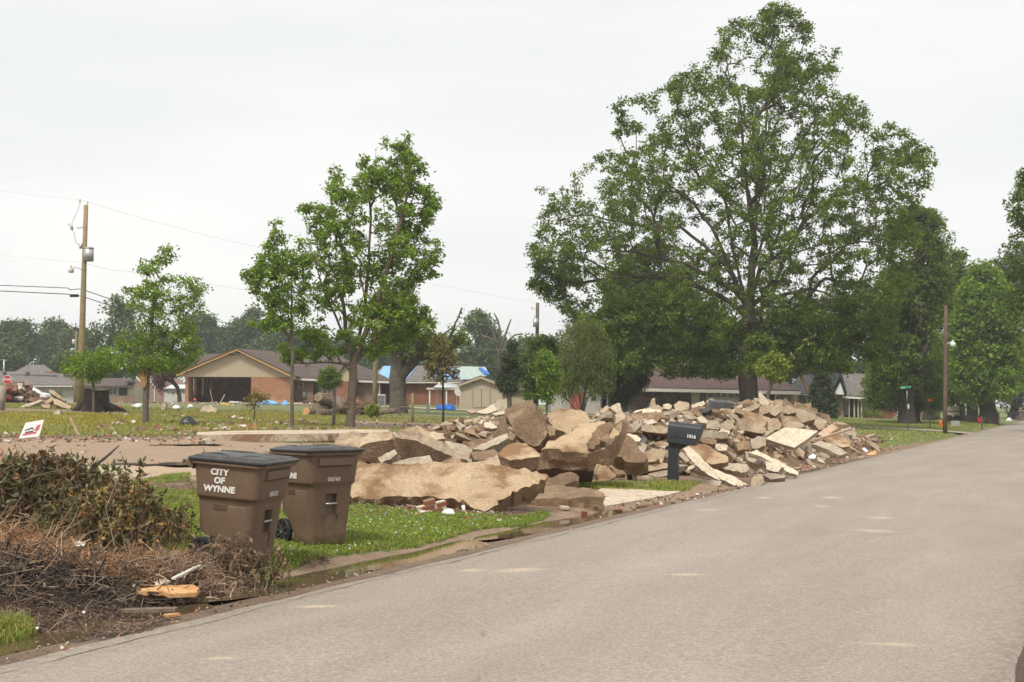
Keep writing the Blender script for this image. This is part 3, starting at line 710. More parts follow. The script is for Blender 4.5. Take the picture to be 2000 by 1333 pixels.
tree('oak_tree', 'huge spreading oak towering over the rubble heap, its trunk standing before the brown roofed house', 'tree', bb, DB, ob, 2900, 44, .21, .44, .60, 'leaf_oak', 'bark_mid',
     trunk=[P(1461, 720, DB), P(1463, 640, DB), P(1463, 600, DB)], limbs=lim, skirts=(([(1120, 690), (1150, 610), (1250, 560), (1400, 590), (1458, 640), (1452, 722), (1400, 735), (1330, 738), (1240, 722), (1160, 712)], 420, -4), ([(1472, 640), (1530, 580), (1640, 570), (1740, 600), (1750, 660), (1700, 700), (1640, 725), (1540, 728), (1478, 722)], 330, -3), ([(1410, 690), (1440, 660), (1490, 660), (1520, 700), (1500, 728), (1425, 728)], 60, -7)), seed=1, seg=1.1, gap=-.02, gscale=.55, depth=.8, bright=.25, power=.50, sweep=(.25, 0, 0), rmin=.014)
# --- maple with two stems, and the slender tree on its left
Z3 = (460, 230, 2.185); DM = 54.0
om = zo([(745, 35), (765, 120), (830, 200), (840, 330), (860, 400), (850, 520), (915, 560), (860, 620), (790, 670), (740, 690), (740, 780), (840, 870), (790, 900), (700, 930), (640, 960), (560, 1000), (480, 1000), (420, 1050), (330, 1060),
         (240, 1060), (160, 1000), (200, 950), (280, 900), (300, 760), (330, 640), (280, 620), (300, 520), (250, 440), (270, 370), (330, 330), (390, 340), (365, 270), (400, 210), (450, 240), (440, 340), (480, 300), (490, 230), (515, 150), (600, 110), (620, 70), (700, 60)], *Z3)
bm_ = base_at(684, DM)
lm = [limb(zo(p, *Z3), DM, rg, 3.2) for p in ([(490, 1050), (470, 920), (450, 700), (420, 450), (395, 260)], [(505, 1050), (550, 830), (570, 560), (590, 300), (600, 130)], [(515, 1040), (600, 800), (680, 550), (740, 300), (745, 70)],
      [(490, 1060), (400, 1045), (300, 1050), (230, 1045)], [(560, 700), (660, 620), (780, 560), (880, 580)], [(470, 920), (380, 740), (320, 560), (290, 420)], [(520, 1040), (620, 920), (720, 850), (810, 860)])]
tree('maple_tree', 'green maple with two close stems standing in the cleared lot beyond the pale slab', 'tree', bm_, DM, om, 900, 32, .16, .24, .17, 'leaf_maple', 'bark_tan', trunk=[P(690, 735, DM), P(689, 712, DM)], limbs=lm, seed=2, seg=.7,
     gap=-.14, gscale=1.1, depth=.6, sweep=(.5, 0, 0), power=.42, rmin=.009, bright=.3)
# its second stem, rooted beside the first
DS = 51.5
os_ = zo([(165, 450), (195, 470), (215, 560), (240, 600), (250, 480), (270, 440), (300, 520), (310, 640), (300, 760), (290, 860), (250, 900), (190, 880), (130, 920), (60, 870), (110, 840), (120, 790), (60, 740), (25, 670), (60, 620), (110, 590), (120, 540)], *Z3)
tree('maple_tree', 'slender young tree with thin straight bare stem left of the two stemmed maple', 'tree', base_at(571, DS), DS, os_, 250, 32, .15, .24, .07, 'leaf_maple', 'bark', trunk=[P(572, 700, DS), P(570, 640, DS)], limbs=[[P(570, 640, DS), P(569, 560, DS), P(571, 490, DS)], [P(570, 630, DS), P(545, 560, DS), P(538, 450, DS)], [P(571, 660, DS), P(520, 590, DS), P(480, 540, DS)]], seed=3, seg=.6,
     gap=-.2, gscale=1.6, depth=.7, sweep=(.4, 0, 0), rmin=.008, bright=.3)
# --- broken young tree on the left
Z1 = (0, 350, 2.666); DY = 50.0
oy = zo([(850, 335), (862, 380), (920, 370), (925, 460), (975, 440), (960, 500), (1050, 500), (1075, 570), (1055, 620), (1065, 680), (1000, 720), (1000, 780), (1040, 850), (1000, 950), (940, 985), (850, 1000), (740, 1000), (680, 990), (620, 960), (640, 880),
         (580, 820), (600, 760), (680, 700), (620, 640), (600, 570), (700, 560), (760, 545), (740, 500), (680, 490), (720, 450), (790, 450), (780, 400), (825, 370)], *Z1)
ty = tree('young_tree', 'young tree whose low fork is split open to orange wood', 'tree', base_at(286, DY), DY, oy, 360, 25, .125, .24, .11, 'leaf_maple', 'bark', trunk=[P(287, 745, DY), P(288, 722, DY)],
     limbs=[limb(zo(p, *Z1), DY, rg, 2) for p in ([(768, 990), (790, 800), (800, 600), (850, 400)], [(768, 985), (700, 950), (640, 900)], [(780, 900), (900, 800), (980, 600), (1040, 540)], [(775, 960), (900, 900), (990, 860)], [(775, 900), (720, 740), (650, 620)])],
     seed=4, seg=.6, gap=0, gscale=1.2, depth=.75, sweep=(.3, 0, 0), rmin=.009, bright=.3)
b = MB(); c = P(286, 737, DY)
for i in range(9):
    a = random.uniform(-.22, .22); b.prism([(c[0] + a * .35 - .035, DY - .16, c[2] - .38 - random.random() * .1), (c[0] + a * .5 + .03, DY - .14, c[2] - .2), (c[0] + a * 1.5 + .01, DY - .12, c[2] + random.uniform(.1, .42))], (0, .12, 0))
w_ = b.build('splintered_wood', M['rawwood'], ty); w_.location = -np.array(ty.location)
DSt = 60
tree('sapling', 'thin sapling with a tuft of light green leaves in front of the stump', 'sapling', base_at(184, DSt), DSt, zo([(330, 980), (380, 930), (480, 880), (600, 900), (630, 960), (560, 1000), (500, 1030), (440, 1040), (350, 1020)], *Z1), 60, 34, .17, .34, .06, 'leaf_maple', 'bark',
     trunk=[P(183, 755, DSt), P(176, 735, DSt)], seed=5, seg=.7, depth=.9, gap=-.4)
# --- grey trunk tree with a leaning limb
DG = 80.0
tree('oak_tree', 'storm stripped grey tree with thick forked trunk left of the shed', 'tree', base_at(778, DG), DG, [(745, 560), (800, 530), (815, 600), (830, 650), (870, 640), (880, 610), (900, 597), (908, 625), (897, 660), (880, 690), (850, 700), (822, 690), (790, 700), (740, 690)], 200, 70, .2, .5, .50, 'leaf_oak', 'bark', limbs=[[P(778, 750, DG), P(800, 715, DG), P(830, 680, DG + 1), P(885, 640, DG + 2), P(902, 602, DG + 2)], [P(778, 700, DG), P(770, 640, DG), P(790, 560, DG)]],
     trunk=[P(776, 740, DG), P(779, 670, DG)], seed=6, gap=0, gscale=.5, power=.34, rmin=.015)
# --- shrubs and small trees of the middle distance
tree('shrub', 'round clipped shrub on pale bare stems before the ranch house wall', 'shrub', base_at(643, 86), 86, [(622, 740), (632, 722), (648, 714), (662, 730), (667, 750), (650, 758), (625, 757)], 70, 50, .15, .3, .05, 'leaf_oak', 'lumber', seed=7, depth=.9, gap=-.6, seg=.5)
tree('shrub', 'sparse dry brown shrub in the grass before the brick garage wall', 'shrub', base_at(497, 56), 56, [(482, 770), (500, 762), (520, 770), (522, 792), (505, 800), (486, 796)], 26, 22, .1, .28, .03, 'leaf_olive', 'bark', seed=8, depth=.9, gap=-.6, seg=.4)
tree('evergreen_bush', 'small bushy green evergreen right of the maple foot', 'bush', base_at(727, 66), 66, [(716, 806), (716, 795), (727, 790), (738, 796), (738, 808), (727, 813)], 40, 45, .1, .16, .03, 'leaf_light', 'bark', seed=9, gap=-.7, seg=.3)
tree('sapling', 'sparse olive leaved sapling with red low shoots before the patio cover', 'sapling', base_at(866, 62), 62, [(832, 700), (845, 665), (862, 650), (888, 690), (890, 735), (875, 748), (862, 745), (838, 742)], 60, 30, .16, .3, .05, 'leaf_olive', 'bark_dark', seed=10, seg=.5, gap=-.3, depth=.9)
tree('cypress', 'narrow dark cypress right of the tan shed', 'tree', base_at(994, 82), 82, [(999, 663), (1008, 690), (1014, 720), (1010, 750), (1000, 770), (985, 768), (975, 745), (984, 700)], 110, 80, .15, .35, .16, 'leaf_dark', 'bark', seed=11, gap=-.8, seg=.6)
tree('bush', 'dark green bushy tree below the pole with the transformer', 'tree', base_at(1045, 86), 86, [(1018, 740), (1015, 700), (1030, 672), (1050, 655), (1075, 662), (1095, 690), (1092, 750), (1060, 780), (1025, 775)], 170, 80, .17, .42, .16, 'leaf_oak', 'bark', seed=12, gap=-.5)
tree('sapling', 'bright green sapling standing behind the tall tilted slab', 'sapling', base_at(1068, 64), 64, [(1048, 720), (1062, 690), (1082, 700), (1090, 740), (1080, 780), (1062, 785), (1055, 760)], 60, 60, .15, .33, .05, 'leaf_maple', 'bark', seed=13, gap=-.4, seg=.5)
wl = base_at(1136, 72)
tree('willow_tree', 'light green feathery willow with many fanned stems behind the rubble', 'tree', wl, 72, [(1086, 700), (1098, 650), (1130, 625), (1165, 630), (1188, 665), (1194, 710), (1186, 752), (1160, 765), (1140, 740), (1105, 770), (1088, 745)], 330, 70, .16, .42, .12, 'leaf_willow', 'bark',
     trunk=[wl + np.array([0, 0, .3])], limbs=[[wl + np.array([0, 0, .25]), P(x, y, 72 + dy)] for x, y, dy in ((1110, 745, 1), (1122, 700, -1), (1138, 680, 1), (1152, 700, -.6), (1166, 730, .8), (1158, 660, 0), (1098, 770, 0))], seed=14, gap=-.15, gscale=.7, narrow=.22, droop=1.1, depth=.85, bright=.25, flat=1.3)
tree('holly_bush', 'dark rounded bush against the left end of the dark brick house', 'bush', base_at(1222, 88), 88, [(1188, 720), (1200, 690), (1235, 680), (1262, 705), (1272, 735), (1250, 765), (1225, 785), (1192, 788)], 190, 80, .17, .42, .14, 'leaf_dark', 'bark', seed=15, gap=-.8)
tree('small_tree', 'small broken tree with yellow green leaves in front of the oak trunk', 'tree', base_at(1494, 62), 62, [(1487, 705), (1505, 694), (1530, 695), (1551, 702), (1549, 728), (1530, 744), (1503, 737), (1484, 722)], 75, 60, .15, .3, .09, 'leaf_light', 'bark', trunk=[P(1500, 770, 62), P(1511, 735, 62), P(1515, 715, 62)],
     limbs=[[P(1513, 722, 62), P(1540, 700, 62.5), P(1565, 680, 63), P(1575, 663, 63), P(1590, 655, 63)], [P(1575, 665, 63), P(1585, 670, 63), P(1601, 682, 63)], [P(1512, 730, 62), P(1512, 690, 62), P(1511, 670, 62)]], seed=16, gap=-.3, seg=.5)
tree('yew', 'dark conical evergreen between the two houses on the right', 'tree', base_at(1608, 118), 118, [(1604, 722), (1618, 745), (1628, 790), (1630, 818), (1585, 818), (1578, 795), (1590, 750)], 150, 70, .25, .6, .2, 'leaf_dark', 'bark', seed=17, gap=-.9)
tree('plum_tree', 'bare looking purple leaved tree left of the carport', 'tree', base_at(352, 132), 132, [(300, 742), (315, 722), (340, 712), (358, 720), (352, 760), (335, 772), (312, 760)], 90, 40, .2, .7, .2, 'leaf_purple', 'bark_dark', seed=18, gap=-.3)
tree('weeping_shrub', 'pink leaved shrub under the window of the far right house', 'shrub', base_at(1732, 134), 134, [(1722, 795), (1728, 783), (1742, 787), (1744, 800), (1732, 806)], 30, 40, .2, .4, .08, 'leaf_purple', 'bark', seed=19, gap=-.9)
# --- large trees to the right of and behind the oak
GR = 'tall trees along the street on the right'
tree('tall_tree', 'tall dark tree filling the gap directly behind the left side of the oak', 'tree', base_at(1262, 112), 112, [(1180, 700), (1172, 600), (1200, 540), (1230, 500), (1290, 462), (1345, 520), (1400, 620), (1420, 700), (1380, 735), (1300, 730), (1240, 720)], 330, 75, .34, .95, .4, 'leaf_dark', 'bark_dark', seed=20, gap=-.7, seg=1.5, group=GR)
tree('tall_tree', 'tall tree whose ragged top shows right of the oak crown', 'tree', base_at(1770, 104), 104, [(1742, 430), (1775, 405), (1805, 402), (1838, 440), (1842, 500), (1850, 570), (1835, 640), (1830, 740), (1800, 760), (1740, 770), (1700, 750), (1700, 640), (1725, 560)], 900, 48, .27, .62, .62, 'leaf_oak', 'bark_dark', trunk=[P(1769, 790, 104), P(1770, 760, 104)], seed=21, gap=-.14, gscale=.5, seg=1.3, group=GR, power=.45)
tree('pin_oak_tree', 'pin oak with low sweeping skirt of branches behind the street name sign', 'tree', base_at(1784, 112), 112, [(1765, 560), (1800, 600), (1835, 690), (1850, 760), (1840, 790), (1790, 797), (1730, 792), (1692, 770), (1700, 730), (1722, 680), (1745, 610)], 330, 70, .28, .8, .45, 'leaf_oak', 'bark_dark', trunk=[P(1786, 790, 112), P(1782, 760, 112)], seed=22, gap=-.6, droop=.4, seg=1.3, group=GR)
tree('tall_tree', 'tall tree with pointed top directly behind the brown lamp pole', 'tree', base_at(1811, 128), 128, [(1836, 470), (1855, 455), (1880, 500), (1890, 580), (1895, 700), (1880, 780), (1830, 790), (1810, 740), (1822, 600)], 520, 50, .30, .75, .5, 'leaf_oak', 'bark_dark', seed=23, gap=-.2, gscale=.5, seg=1.5, group=GR)
tree('tall_tree', 'broad light green tree with dark trunk beside the brick mailbox pillar', 'tree', base_at(1927, 118), 118, [(1880, 560), (1900, 530), (1935, 520), (1965, 560), (1985, 620), (1990, 700), (1980, 770), (1950, 785), (1900, 780), (1868, 760), (1862, 680)], 470, 80, .34, .95, .72, 'leaf_maple', 'bark_dark', trunk=[P(1927, 785, 118), P(1926, 755, 118)], seed=24, gap=-.7, seg=1.5, group=GR, power=.42)
tree('tall_tree', 'second trunk tree just left of the broad light green tree', 'tree', base_at(1897, 126), 126, [(1870, 640), (1895, 600), (1920, 640), (1920, 760), (1880, 780), (1862, 740)], 120, 70, .34, .9, .5, 'leaf_oak', 'bark_dark', trunk=[P(1897, 780, 126), P(1896, 750, 126)], seed=25, gap=-.9, seg=1.5, group=GR)
tree('tall_tree', 'thin trunk tree leftmost of the three trunks behind the lamp pole', 'tree', base_at(1876, 131), 131, [(1850, 660), (1870, 620), (1890, 650), (1890, 770), (1850, 780)], 100, 70, .34, .9, .42, 'leaf_dark', 'bark_dark', trunk=[P(1876, 780, 131), P(1876, 750, 131)], seed=26, gap=-.9, seg=1.5, group=GR)
tree('tall_tree', 'dark far tree closing the view where the street runs out of the frame', 'tree', base_at(1975, 165), 165, [(1930, 690), (1920, 600), (1950, 520), (1990, 480), (2060, 500), (2120, 600), (2120, 780), (1990, 800), (1940, 790)], 420, 75, .45, 1.5, .5, 'leaf_dark', 'bark_dark', seed=27, gap=-.9, seg=2.2, group=GR)
tree('tall_tree', 'leafy tree reaching into the frame from beyond its upper right edge', 'tree', base_at(2200, 80), 80, [(1975, 400), (1998, 350), (2100, 230), (2230, 190), (2380, 300), (2440, 480), (2400, 640), (2250, 720), (2080, 720), (1995, 660), (1965, 620), (1980, 560), (1935, 515), (1975, 525), (1970, 470), (1995, 450)], 1300, 55, .22, .5, .5, 'leaf_oak', 'bark_dark', seed=28, gap=-.2, gscale=.6, seg=1.0, group=GR)
tree('tall_tree', 'dark tree behind the right skirt of the oak, above the two houses', 'tree', base_at(1640, 160), 160, [(1540, 740), (1550, 640), (1600, 580), (1680, 560), (1740, 600), (1760, 700), (1740, 740), (1640, 728)], 260, 75, .42, 1.4, .5, 'leaf_dark', 'bark_dark', seed=29, gap=-.9, seg=2, group=GR)
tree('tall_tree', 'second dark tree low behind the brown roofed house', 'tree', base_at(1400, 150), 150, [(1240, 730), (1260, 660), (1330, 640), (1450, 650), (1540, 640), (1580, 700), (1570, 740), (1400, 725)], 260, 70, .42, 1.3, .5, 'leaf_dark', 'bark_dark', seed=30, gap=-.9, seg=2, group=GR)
# --- the far wood: one tree each
FAR = 'hazy trees beyond the houses'
far = [  # cx, top, half width, bottom, D, leaf, label
    (32, 622, 48, 720, 235, 'leaf_far', 'hazy round tree at the far left edge above the grey roof'),
    (18, 684, 26, 725, 200, 'leaf_far', 'low round tree at the far left edge, in front of a taller one'),
    (108, 626, 36, 735, 250, 'leaf_far', 'hazy tree second from the left above the grey roof'),
    (150, 640, 26, 735, 240, 'leaf_far', 'hazy narrow tree left of the large power pole'),
    (225, 572, 66, 770, 170, 'leaf_far', 'large dark green tree behind the power pole and the young tree'),
    (300, 640, 45, 770, 185, 'leaf_far', 'dark tree behind the split young tree'),
    (125, 690, 40, 775, 180, 'leaf_far', 'lower dark tree left of the large power pole'),
    (392, 612, 32, 710, 240, 'leaf_far', 'hazy tree above the left slope of the ranch house roof'),
    (430, 640, 30, 705, 255, 'leaf_far', 'pale hazy tree above the ridge of the ranch house'),
    (492, 604, 36, 720, 245, 'leaf_far', 'hazy tree behind the slender young tree'),
    (550, 640, 34, 730, 235, 'leaf_far', 'hazy low tree right of the slender young tree'),
    (610, 650, 40, 740, 240, 'leaf_far', 'hazy tree behind the left half of the maple'),
    (680, 655, 45, 745, 230, 'leaf_far', 'hazy tree behind the maple stems'),
    (750, 650, 40, 745, 235, 'leaf_far', 'hazy tree behind the storm stripped grey tree'),
    (835, 660, 40, 745, 240, 'leaf_far', 'hazy tree behind the leaning limb of the grey tree'),
    (935, 612, 34, 745, 215, 'leaf_far', 'hazy ragged tree directly above the tan shed'),
    (968, 650, 42, 745, 225, 'leaf_far', 'hazy wind torn tree just left of the cypress'),
    (900, 690, 40, 750, 230, 'leaf_far', 'low hazy tree above the green tin roof'),
    (1040, 660, 45, 760, 220, 'leaf_far', 'hazy tree behind the bushy tree below the transformer pole'),
    (1120, 640, 55, 770, 190, 'leaf_far', 'hazy tree behind the willow'),
    (1200, 650, 55, 770, 185, 'leaf_far', 'far tree between the willow and the oak'),
    (-60, 640, 60, 740, 230, 'leaf_far', 'far tree just outside the left edge of the frame'),
    (-170, 620, 60, 740, 220, 'leaf_far', 'far tree well outside the left edge of the frame'),
]
for i, (cx, tp_, hw, bt, D, lf, lab) in enumerate(far):
    rr = np.random.default_rng(400 + i); n = 15; pl = []
    for k in range(n):
        t = 2 * math.pi * k / n; e = rr.uniform(.84, 1.1); w = hw * (1 if math.sin(t) < .3 else .92)
        pl.append((cx + w * math.cos(t) * e, (tp_ + bt) / 2 - (bt - tp_) / 2 * math.sin(t) * e))
    tree('far_tree', lab, 'tree', base_at(cx, D), D, pl, 150, 50, D * .0027, D * .0068, .4, lf, 'bark_dark', seed=40 + i, gap=-.2, gscale=.35, seg=3, group=FAR, bright=.3)
# wind torn bare limbs above the shed
b = MB(); D = 205
root = thing('dead_tree', 'bare storm broken tree with reaching limbs above the shed roof', 'tree', base_at(975, D))
for pl in ([(975, 745), (974, 690), (970, 668), (960, 640), (950, 620)], [(973, 680), (978, 650), (972, 625), (965, 612)], [(974, 690), (985, 660), (992, 640), (998, 624)], [(974, 700), (990, 670), (1005, 655), (1020, 652)], [(972, 672), (955, 660), (940, 655)]):
    b.tube([P(x, y, D) for x, y in pl], [.24 - .045 * i for i in range(len(pl))], 6)
o = b.build('trunk', M['bark_mid'], root, True); o.location = -np.array(root.location)
# long far hedge of trees that reads as one mass, low on the horizon
rng = np.random.default_rng(77); C = []
for k in range(900):
    px = rng.uniform(-500, 2600); D = rng.uniform(260, 330); yt = rng.uniform(715, 770); C.append(P(px, yt, D))
V, F, T = leaves(np.array(C), 3.5, 40, 1.2, rng.uniform(.7, 1.2, len(C)), rng)
tag(link('far_wood', np_mesh('far_wood', V, F, M['leaf_far'], T)), 'low blue green far wood closing the horizon behind the houses', 'wood', kind='stuff')
# torn hanging limb with orange wood, right of the oak trunk
D = 81; b = MB(); b.tube([P(1552, 705, D), P(1562, 728, D), P(1571, 748, D), P(1577, 768, D)], [.09, .12, .1, .05], 6)
tag(b.build('hanging_branch', M['rawwood'], None, True), 'torn orange splintered branch hanging right of the oak trunk', 'branch')
b = MB()
b.tube([P(1545, 690, D), P(1552, 705, D)], .06, 6)
# ================================================================ houses and other buildings
class House:
    def __init__(s, name, label, cat, base, group=None):
        s.o = thing(name, label, cat, base, group=group); s.l = -Vector(s.o.location)
    def part(s, name, mb, mats, parent=None, smooth=False, label=None, kind=None):
        o = mb.build(name, mats, parent or s.o, smooth)
        if parent is None: o.location = s.l
        if label: o['label'] = label
        if kind: o['kind'] = kind
        return o
def pt(px, py, D): return P(px, py, D)
def wall(mb, px0, px1, py0, py1, D, th=.25, z0=None, mi=0):
    """upright panel between picture columns px0..px1 and rows py0 (top)..py1 (bottom) at depth D"""
    a = P(px0, py0, D); c = P(px1, py1, D); mb.box(a[0], c[0], D, D + th, c[2] if z0 is None else z0, a[2], mi); return mb
def poly(mb, pts, off, mi=0): return mb.prism([P(*p) for p in pts], off, mi)
def window(h, px0, px1, py0, py1, D, cols=1, rows=1, frame='white', parent=None):
    a = P(px0, py0, D); c = P(px1, py1, D); x0, x1, z0, z1 = a[0], c[0], c[2], a[2]; t = .06
    b = MB()
    b.box(x0, x1, D - .05, D + .01, z1 - t, z1); b.box(x0, x1, D - .05, D + .01, z0, z0 + t)
    for i in range(cols + 1):
        x = x0 + (x1 - x0 - t) * i / cols; b.box(x, x + t, D - .052, D + .008, z0 + t, z1 - t)
    f = h.part('window', b, M[frame], parent)
    for i in range(cols):
        xa = x0 + (x1 - x0) * i / cols + t * .6; xb = x0 + (x1 - x0) * (i + 1) / cols - t * .6
        h.part('pane', MB().box(xa, xb, D - .02, D - .004, z0 + t, z1 - t), M['glass'], f)
    return f
# --- ranch house with the open carport
D = 113; h = House('ranch_house', 'brick ranch house with storm damaged gable over a dark open carport', 'house', base_at(460, D)); gz0 = gz(*base_at(460, D)[:2]) - .2
b = MB(); poly(b, [(349, 736, D), (443, 694, D), (481, 694, D), (573, 737.5, D)], (0, .15, 0)); h.part('gable_wall', b, M['siding_tan'])
b = MB()
for i in range(50):
    px = 352 + i * 4.45; 
    top = 694 if 443 < px < 481 else (736 - (px - 349) * 42 / 94 if px <= 443 else 694 + (px - 481) * 43.5 / 92)
    if 736 - top > 2.5: wall(b, px, px + .8, top + .5, 736, D - .04, .038)
h.part('batten', b, M['siding_tan'], kind='stuff')
b = MB(); poly(b, [(443, 693.5, D + .3), (462, 684.5, D + .3), (481, 693.5, D + .3)], (0, .1, 0)); h.part('attic_dark_panel', b, M['dark_in'])  # near-black panel paints the darkness of the attic behind the broken gable
b = MB(); poly(b, [(449, 691.5, D + .1), (452, 688, D + .1), (476, 692, D + .1), (474, 694, D + .1)], (0, .08, 0)); poly(b, [(461, 686, D + .12), (464, 686, D + .12), (460, 694, D + .12), (457, 694, D + .12)], (0, .05, 0)); h.part('broken_rafter', b, M['offwhite'])
b = MB()
poly(b, [(344, 731.5, D - .5), (462, 682, D - .5), (462, 685.2, D - .5), (345, 735, D - .5)], (0, .08, 0)); poly(b, [(462, 682, D - .5), (577, 737, D - .5), (576, 740.5, D - .5), (462, 685.2, D - .5)], (0, .08, 0))
h.part('rake_board', b, M['trim_orange'])
h.part('eave_return', wall(MB(), 344, 357, 729, 733, D - .45, .8), M['trim_orange']); h.part('eave_return', wall(MB(), 569, 577, 734, 738, D - .45, .8), M['trim_orange'])
dep = 13.0
A, Bp, C = [P(*q) for q in ((343, 731.2, D - .55), (462, 681.2, D - .55), (578, 737, D - .55))]
b = MB(); b.prism([A, Bp, Bp + np.array([0, dep, 0]), A + np.array([0, dep, 0])], (0, 0, .09)); b.prism([Bp, C, C + np.array([0, 9, 0]), Bp + np.array([0, dep, 0])], (0, 0, .09)); h.part('garage_roof', b, M['roof_brown'])
b = MB(); wall(b, 362, 367.5, 736, 790, D, .5, gz0); h.part('brick_pier', b, M['brick_orange'])
b = MB(); wall(b, 490.5, 573, 737, 790, D, .3, gz0); h.part('wall', b, M['brick_orange'])
b = MB(); xl = P(362, 736, D)[0]; zt = P(362, 736, D)[2]; xr = P(490.5, 736, D)[0]; bk = D + 7
b.box(xl, xl + .22, D + .5, bk, gz0, gz0 + .9); b.box(xl, xl + .22, D + .5, D + 2, gz0 + .9, zt); b.box(xl, xl + .22, D + 3.0, D + 5, gz0 + .9, zt); b.box(xl, xl + .22, D + 6, bk, gz0 + .9, zt)
b.box(xl, xr, bk, bk + .2, gz0, zt); b.box(xr, xr + .2, D + .3, bk, gz0, zt); h.part('carport_wall', b, M['in_wall'])
h.part('carport_ceiling', MB().box(xl, xr, D + .16, bk, zt + .02, zt + .08), M['in_wall'])
def bx(px0, px1, py0, py1, D, th): return wall(MB(), px0, px1, py0, py1, D, th)
h.part('door_frame', bx(400, 404, 739, 778, bk - .12, .1), M['white']); h.part('door_frame', bx(409, 414, 739, 772, bk - .12, .1), M['trim_orange'])
h.part('side_window', bx(378, 382, 740, 763, bk - .12, .1), M['white']); h.part('side_window', bx(412, 415, 741, 764, bk - .1, .08), M['offwhite'])  # solid pale panels, their white painted in for daylight showing through the slots
tag(h.part('carport_floor', MB().box(xl - 3.5, xr + 5, D - 4, bk, gz0 - .1, gz0 + .24), M['apron']))
# main wing to the right
W = 115.5
b = MB(); wall(b, 574, 744, 741, 792, W, .3, gz0); h.part('wall', b, M['brick_tan'])
A, Bq, Cq, E = P(574, 739.5, W - .6), P(760, 745.5, W - .6), P(662, 699, W + 6), P(468, 684, W + 6)
b = MB(); b.prism([A, Bq, Cq, E], (0, 0, .12)); bq = Bq + np.array([0, 13, 0]); b.prism([Bq, bq, Cq], (0, 0, .12)); b.prism([bq, A + np.array([-4, 13, 0]), E, Cq], (0, 0, .12)); h.part('roof', b, M['roof_brown'])
b = MB(); b.prism([A + np.array([0, -.02, -.16]), Bq + np.array([0, -.02, -.16]), Bq + np.array([0, -.02, .02]), A + np.array([0, -.02, .02])], (0, -.05, 0)); h.part('fascia', b, M['offwhite'])
W2 = W - 1.4
b = MB(); poly(b, [(653, 745, W2), (674, 714, W2), (694, 745, W2)], (0, .12, 0)); h.part('gable_wall', b, M['siding_tan'])
b = MB(); wall(b, 655, 692, 745.2, 792, W2, .3, gz0); h.part('wall', b, M['brick_red'])
b = MB(); a_, b_, c_ = P(650, 746, W2 - .3), P(674, 711.5, W2 - .3), P(698, 746, W2 - .3); dv = np.array([0, 5, 0]); b.prism([a_, b_, b_ + dv, a_ + dv], (0, 0, .08)); b.prism([b_, c_, c_ + dv, b_ + dv], (0, 0, .08)); h.part('porch_roof', b, M['roof_brown'])
h.part('door', bx(612, 622, 748, 786, W - .06, .05), M['dark_in']); window(h, 630, 648, 752, 770, W, 2, 1, 'offwhite'); window(h, 584, 592, 748, 758, W, 1, 1, 'offwhite')
h.part('meter_box', bx(591, 596, 766, 776, W - .25, .2), M['metal']); b = MB(); b.tube([P(593.5, 776, W - .15), P(593.5, 788, W - .15)], .04, 6); b.tube([P(593.5, 744, W - .15), P(593.5, 766, W - .15)], .03, 6); h.part('conduit', b, M['metal'])
h.part('downspout', MB().tube([P(741, 745, W - .2), P(741, 790, W - .2)], .05, 6), M['white'])
# rear left wing roof
b = MB(); T = 121; a1, a2, a3, a4 = P(352, 735, T), P(440, 735, T), P(440, 693, T + 5), P(392, 694, T + 5); b.prism([a1, a2, a3, a4], (0, 0, .1)); b.prism([a1, a4, P(352, 733, T + 10)], (0, 0, .1)); h.part('rear_roof', b, M['roof_brown'])
# --- red brick house under blue tarps
D = 122; h = House('brick_house', 'red brick house whose roof is patched with blue tarps', 'house', base_at(810, D)); g0 = gz(*base_at(810, D)[:2]) - .2
h.part('wall', wall(MB(), 735, 905, 747, 790, D, 9, g0), M['brick_red'])
A, Bq, Cq, E = P(716, 747, D - .6), P(905, 747, D - .6), P(905, 717, D + 6), P(748, 717, D + 6); RN = np.cross(Bq - A, E - A); RN /= np.linalg.norm(RN); RA = A
b = MB(); b.prism([A, Bq, Cq, E], (0, 0, .1)); b.prism([A, E, A + np.array([0, 12, 0])], (0, 0, .1)); h.part('roof', b, M['roof_grey']); h.part('fascia', bx(718, 905, 746.5, 749, D - .62, .05), M['offwhite'])
def plane_hit(px, py, p0, n):
    d = ray(px, py); t = np.dot(np.asarray(p0) - EYE, n) / np.dot(d, n); return EYE + d * t
def tarp(poly_, label, mat='blue_tarp', lift=.16, name='tarp', cat='tarp'):
    b = MB(); n = RN if RN[2] > 0 else -RN; b.prism([plane_hit(x, y, RA, RN) + n * lift for x, y in poly_], tuple(-n * .04)); return tag(b.build(name, M[mat]), label, cat)
tarp([(733, 742), (750, 718.5), (790, 718.5), (812, 722), (795, 743), (770, 744)], 'big light blue tarp over the left roof slope, beside the grey tree trunk')
tarp([(838, 744), (845, 727), (860, 720), (885, 722), (897, 740), (888, 744)], 'light blue tarp with pointed right end on the roof behind the sapling')
tarp([(900, 744), (888, 724), (905, 718.5), (948, 720), (956, 735), (930, 744)], 'pale green tin sheet lying over the roof left of the blue bundle', 'green_tin', .14, 'roof_sheet', 'roofing')
tarp([(934, 724), (940, 723), (955, 733), (956, 737), (946, 736)], 'crumpled deep blue tarp at the edge of the green tin sheet', 'blue_deep', .25)
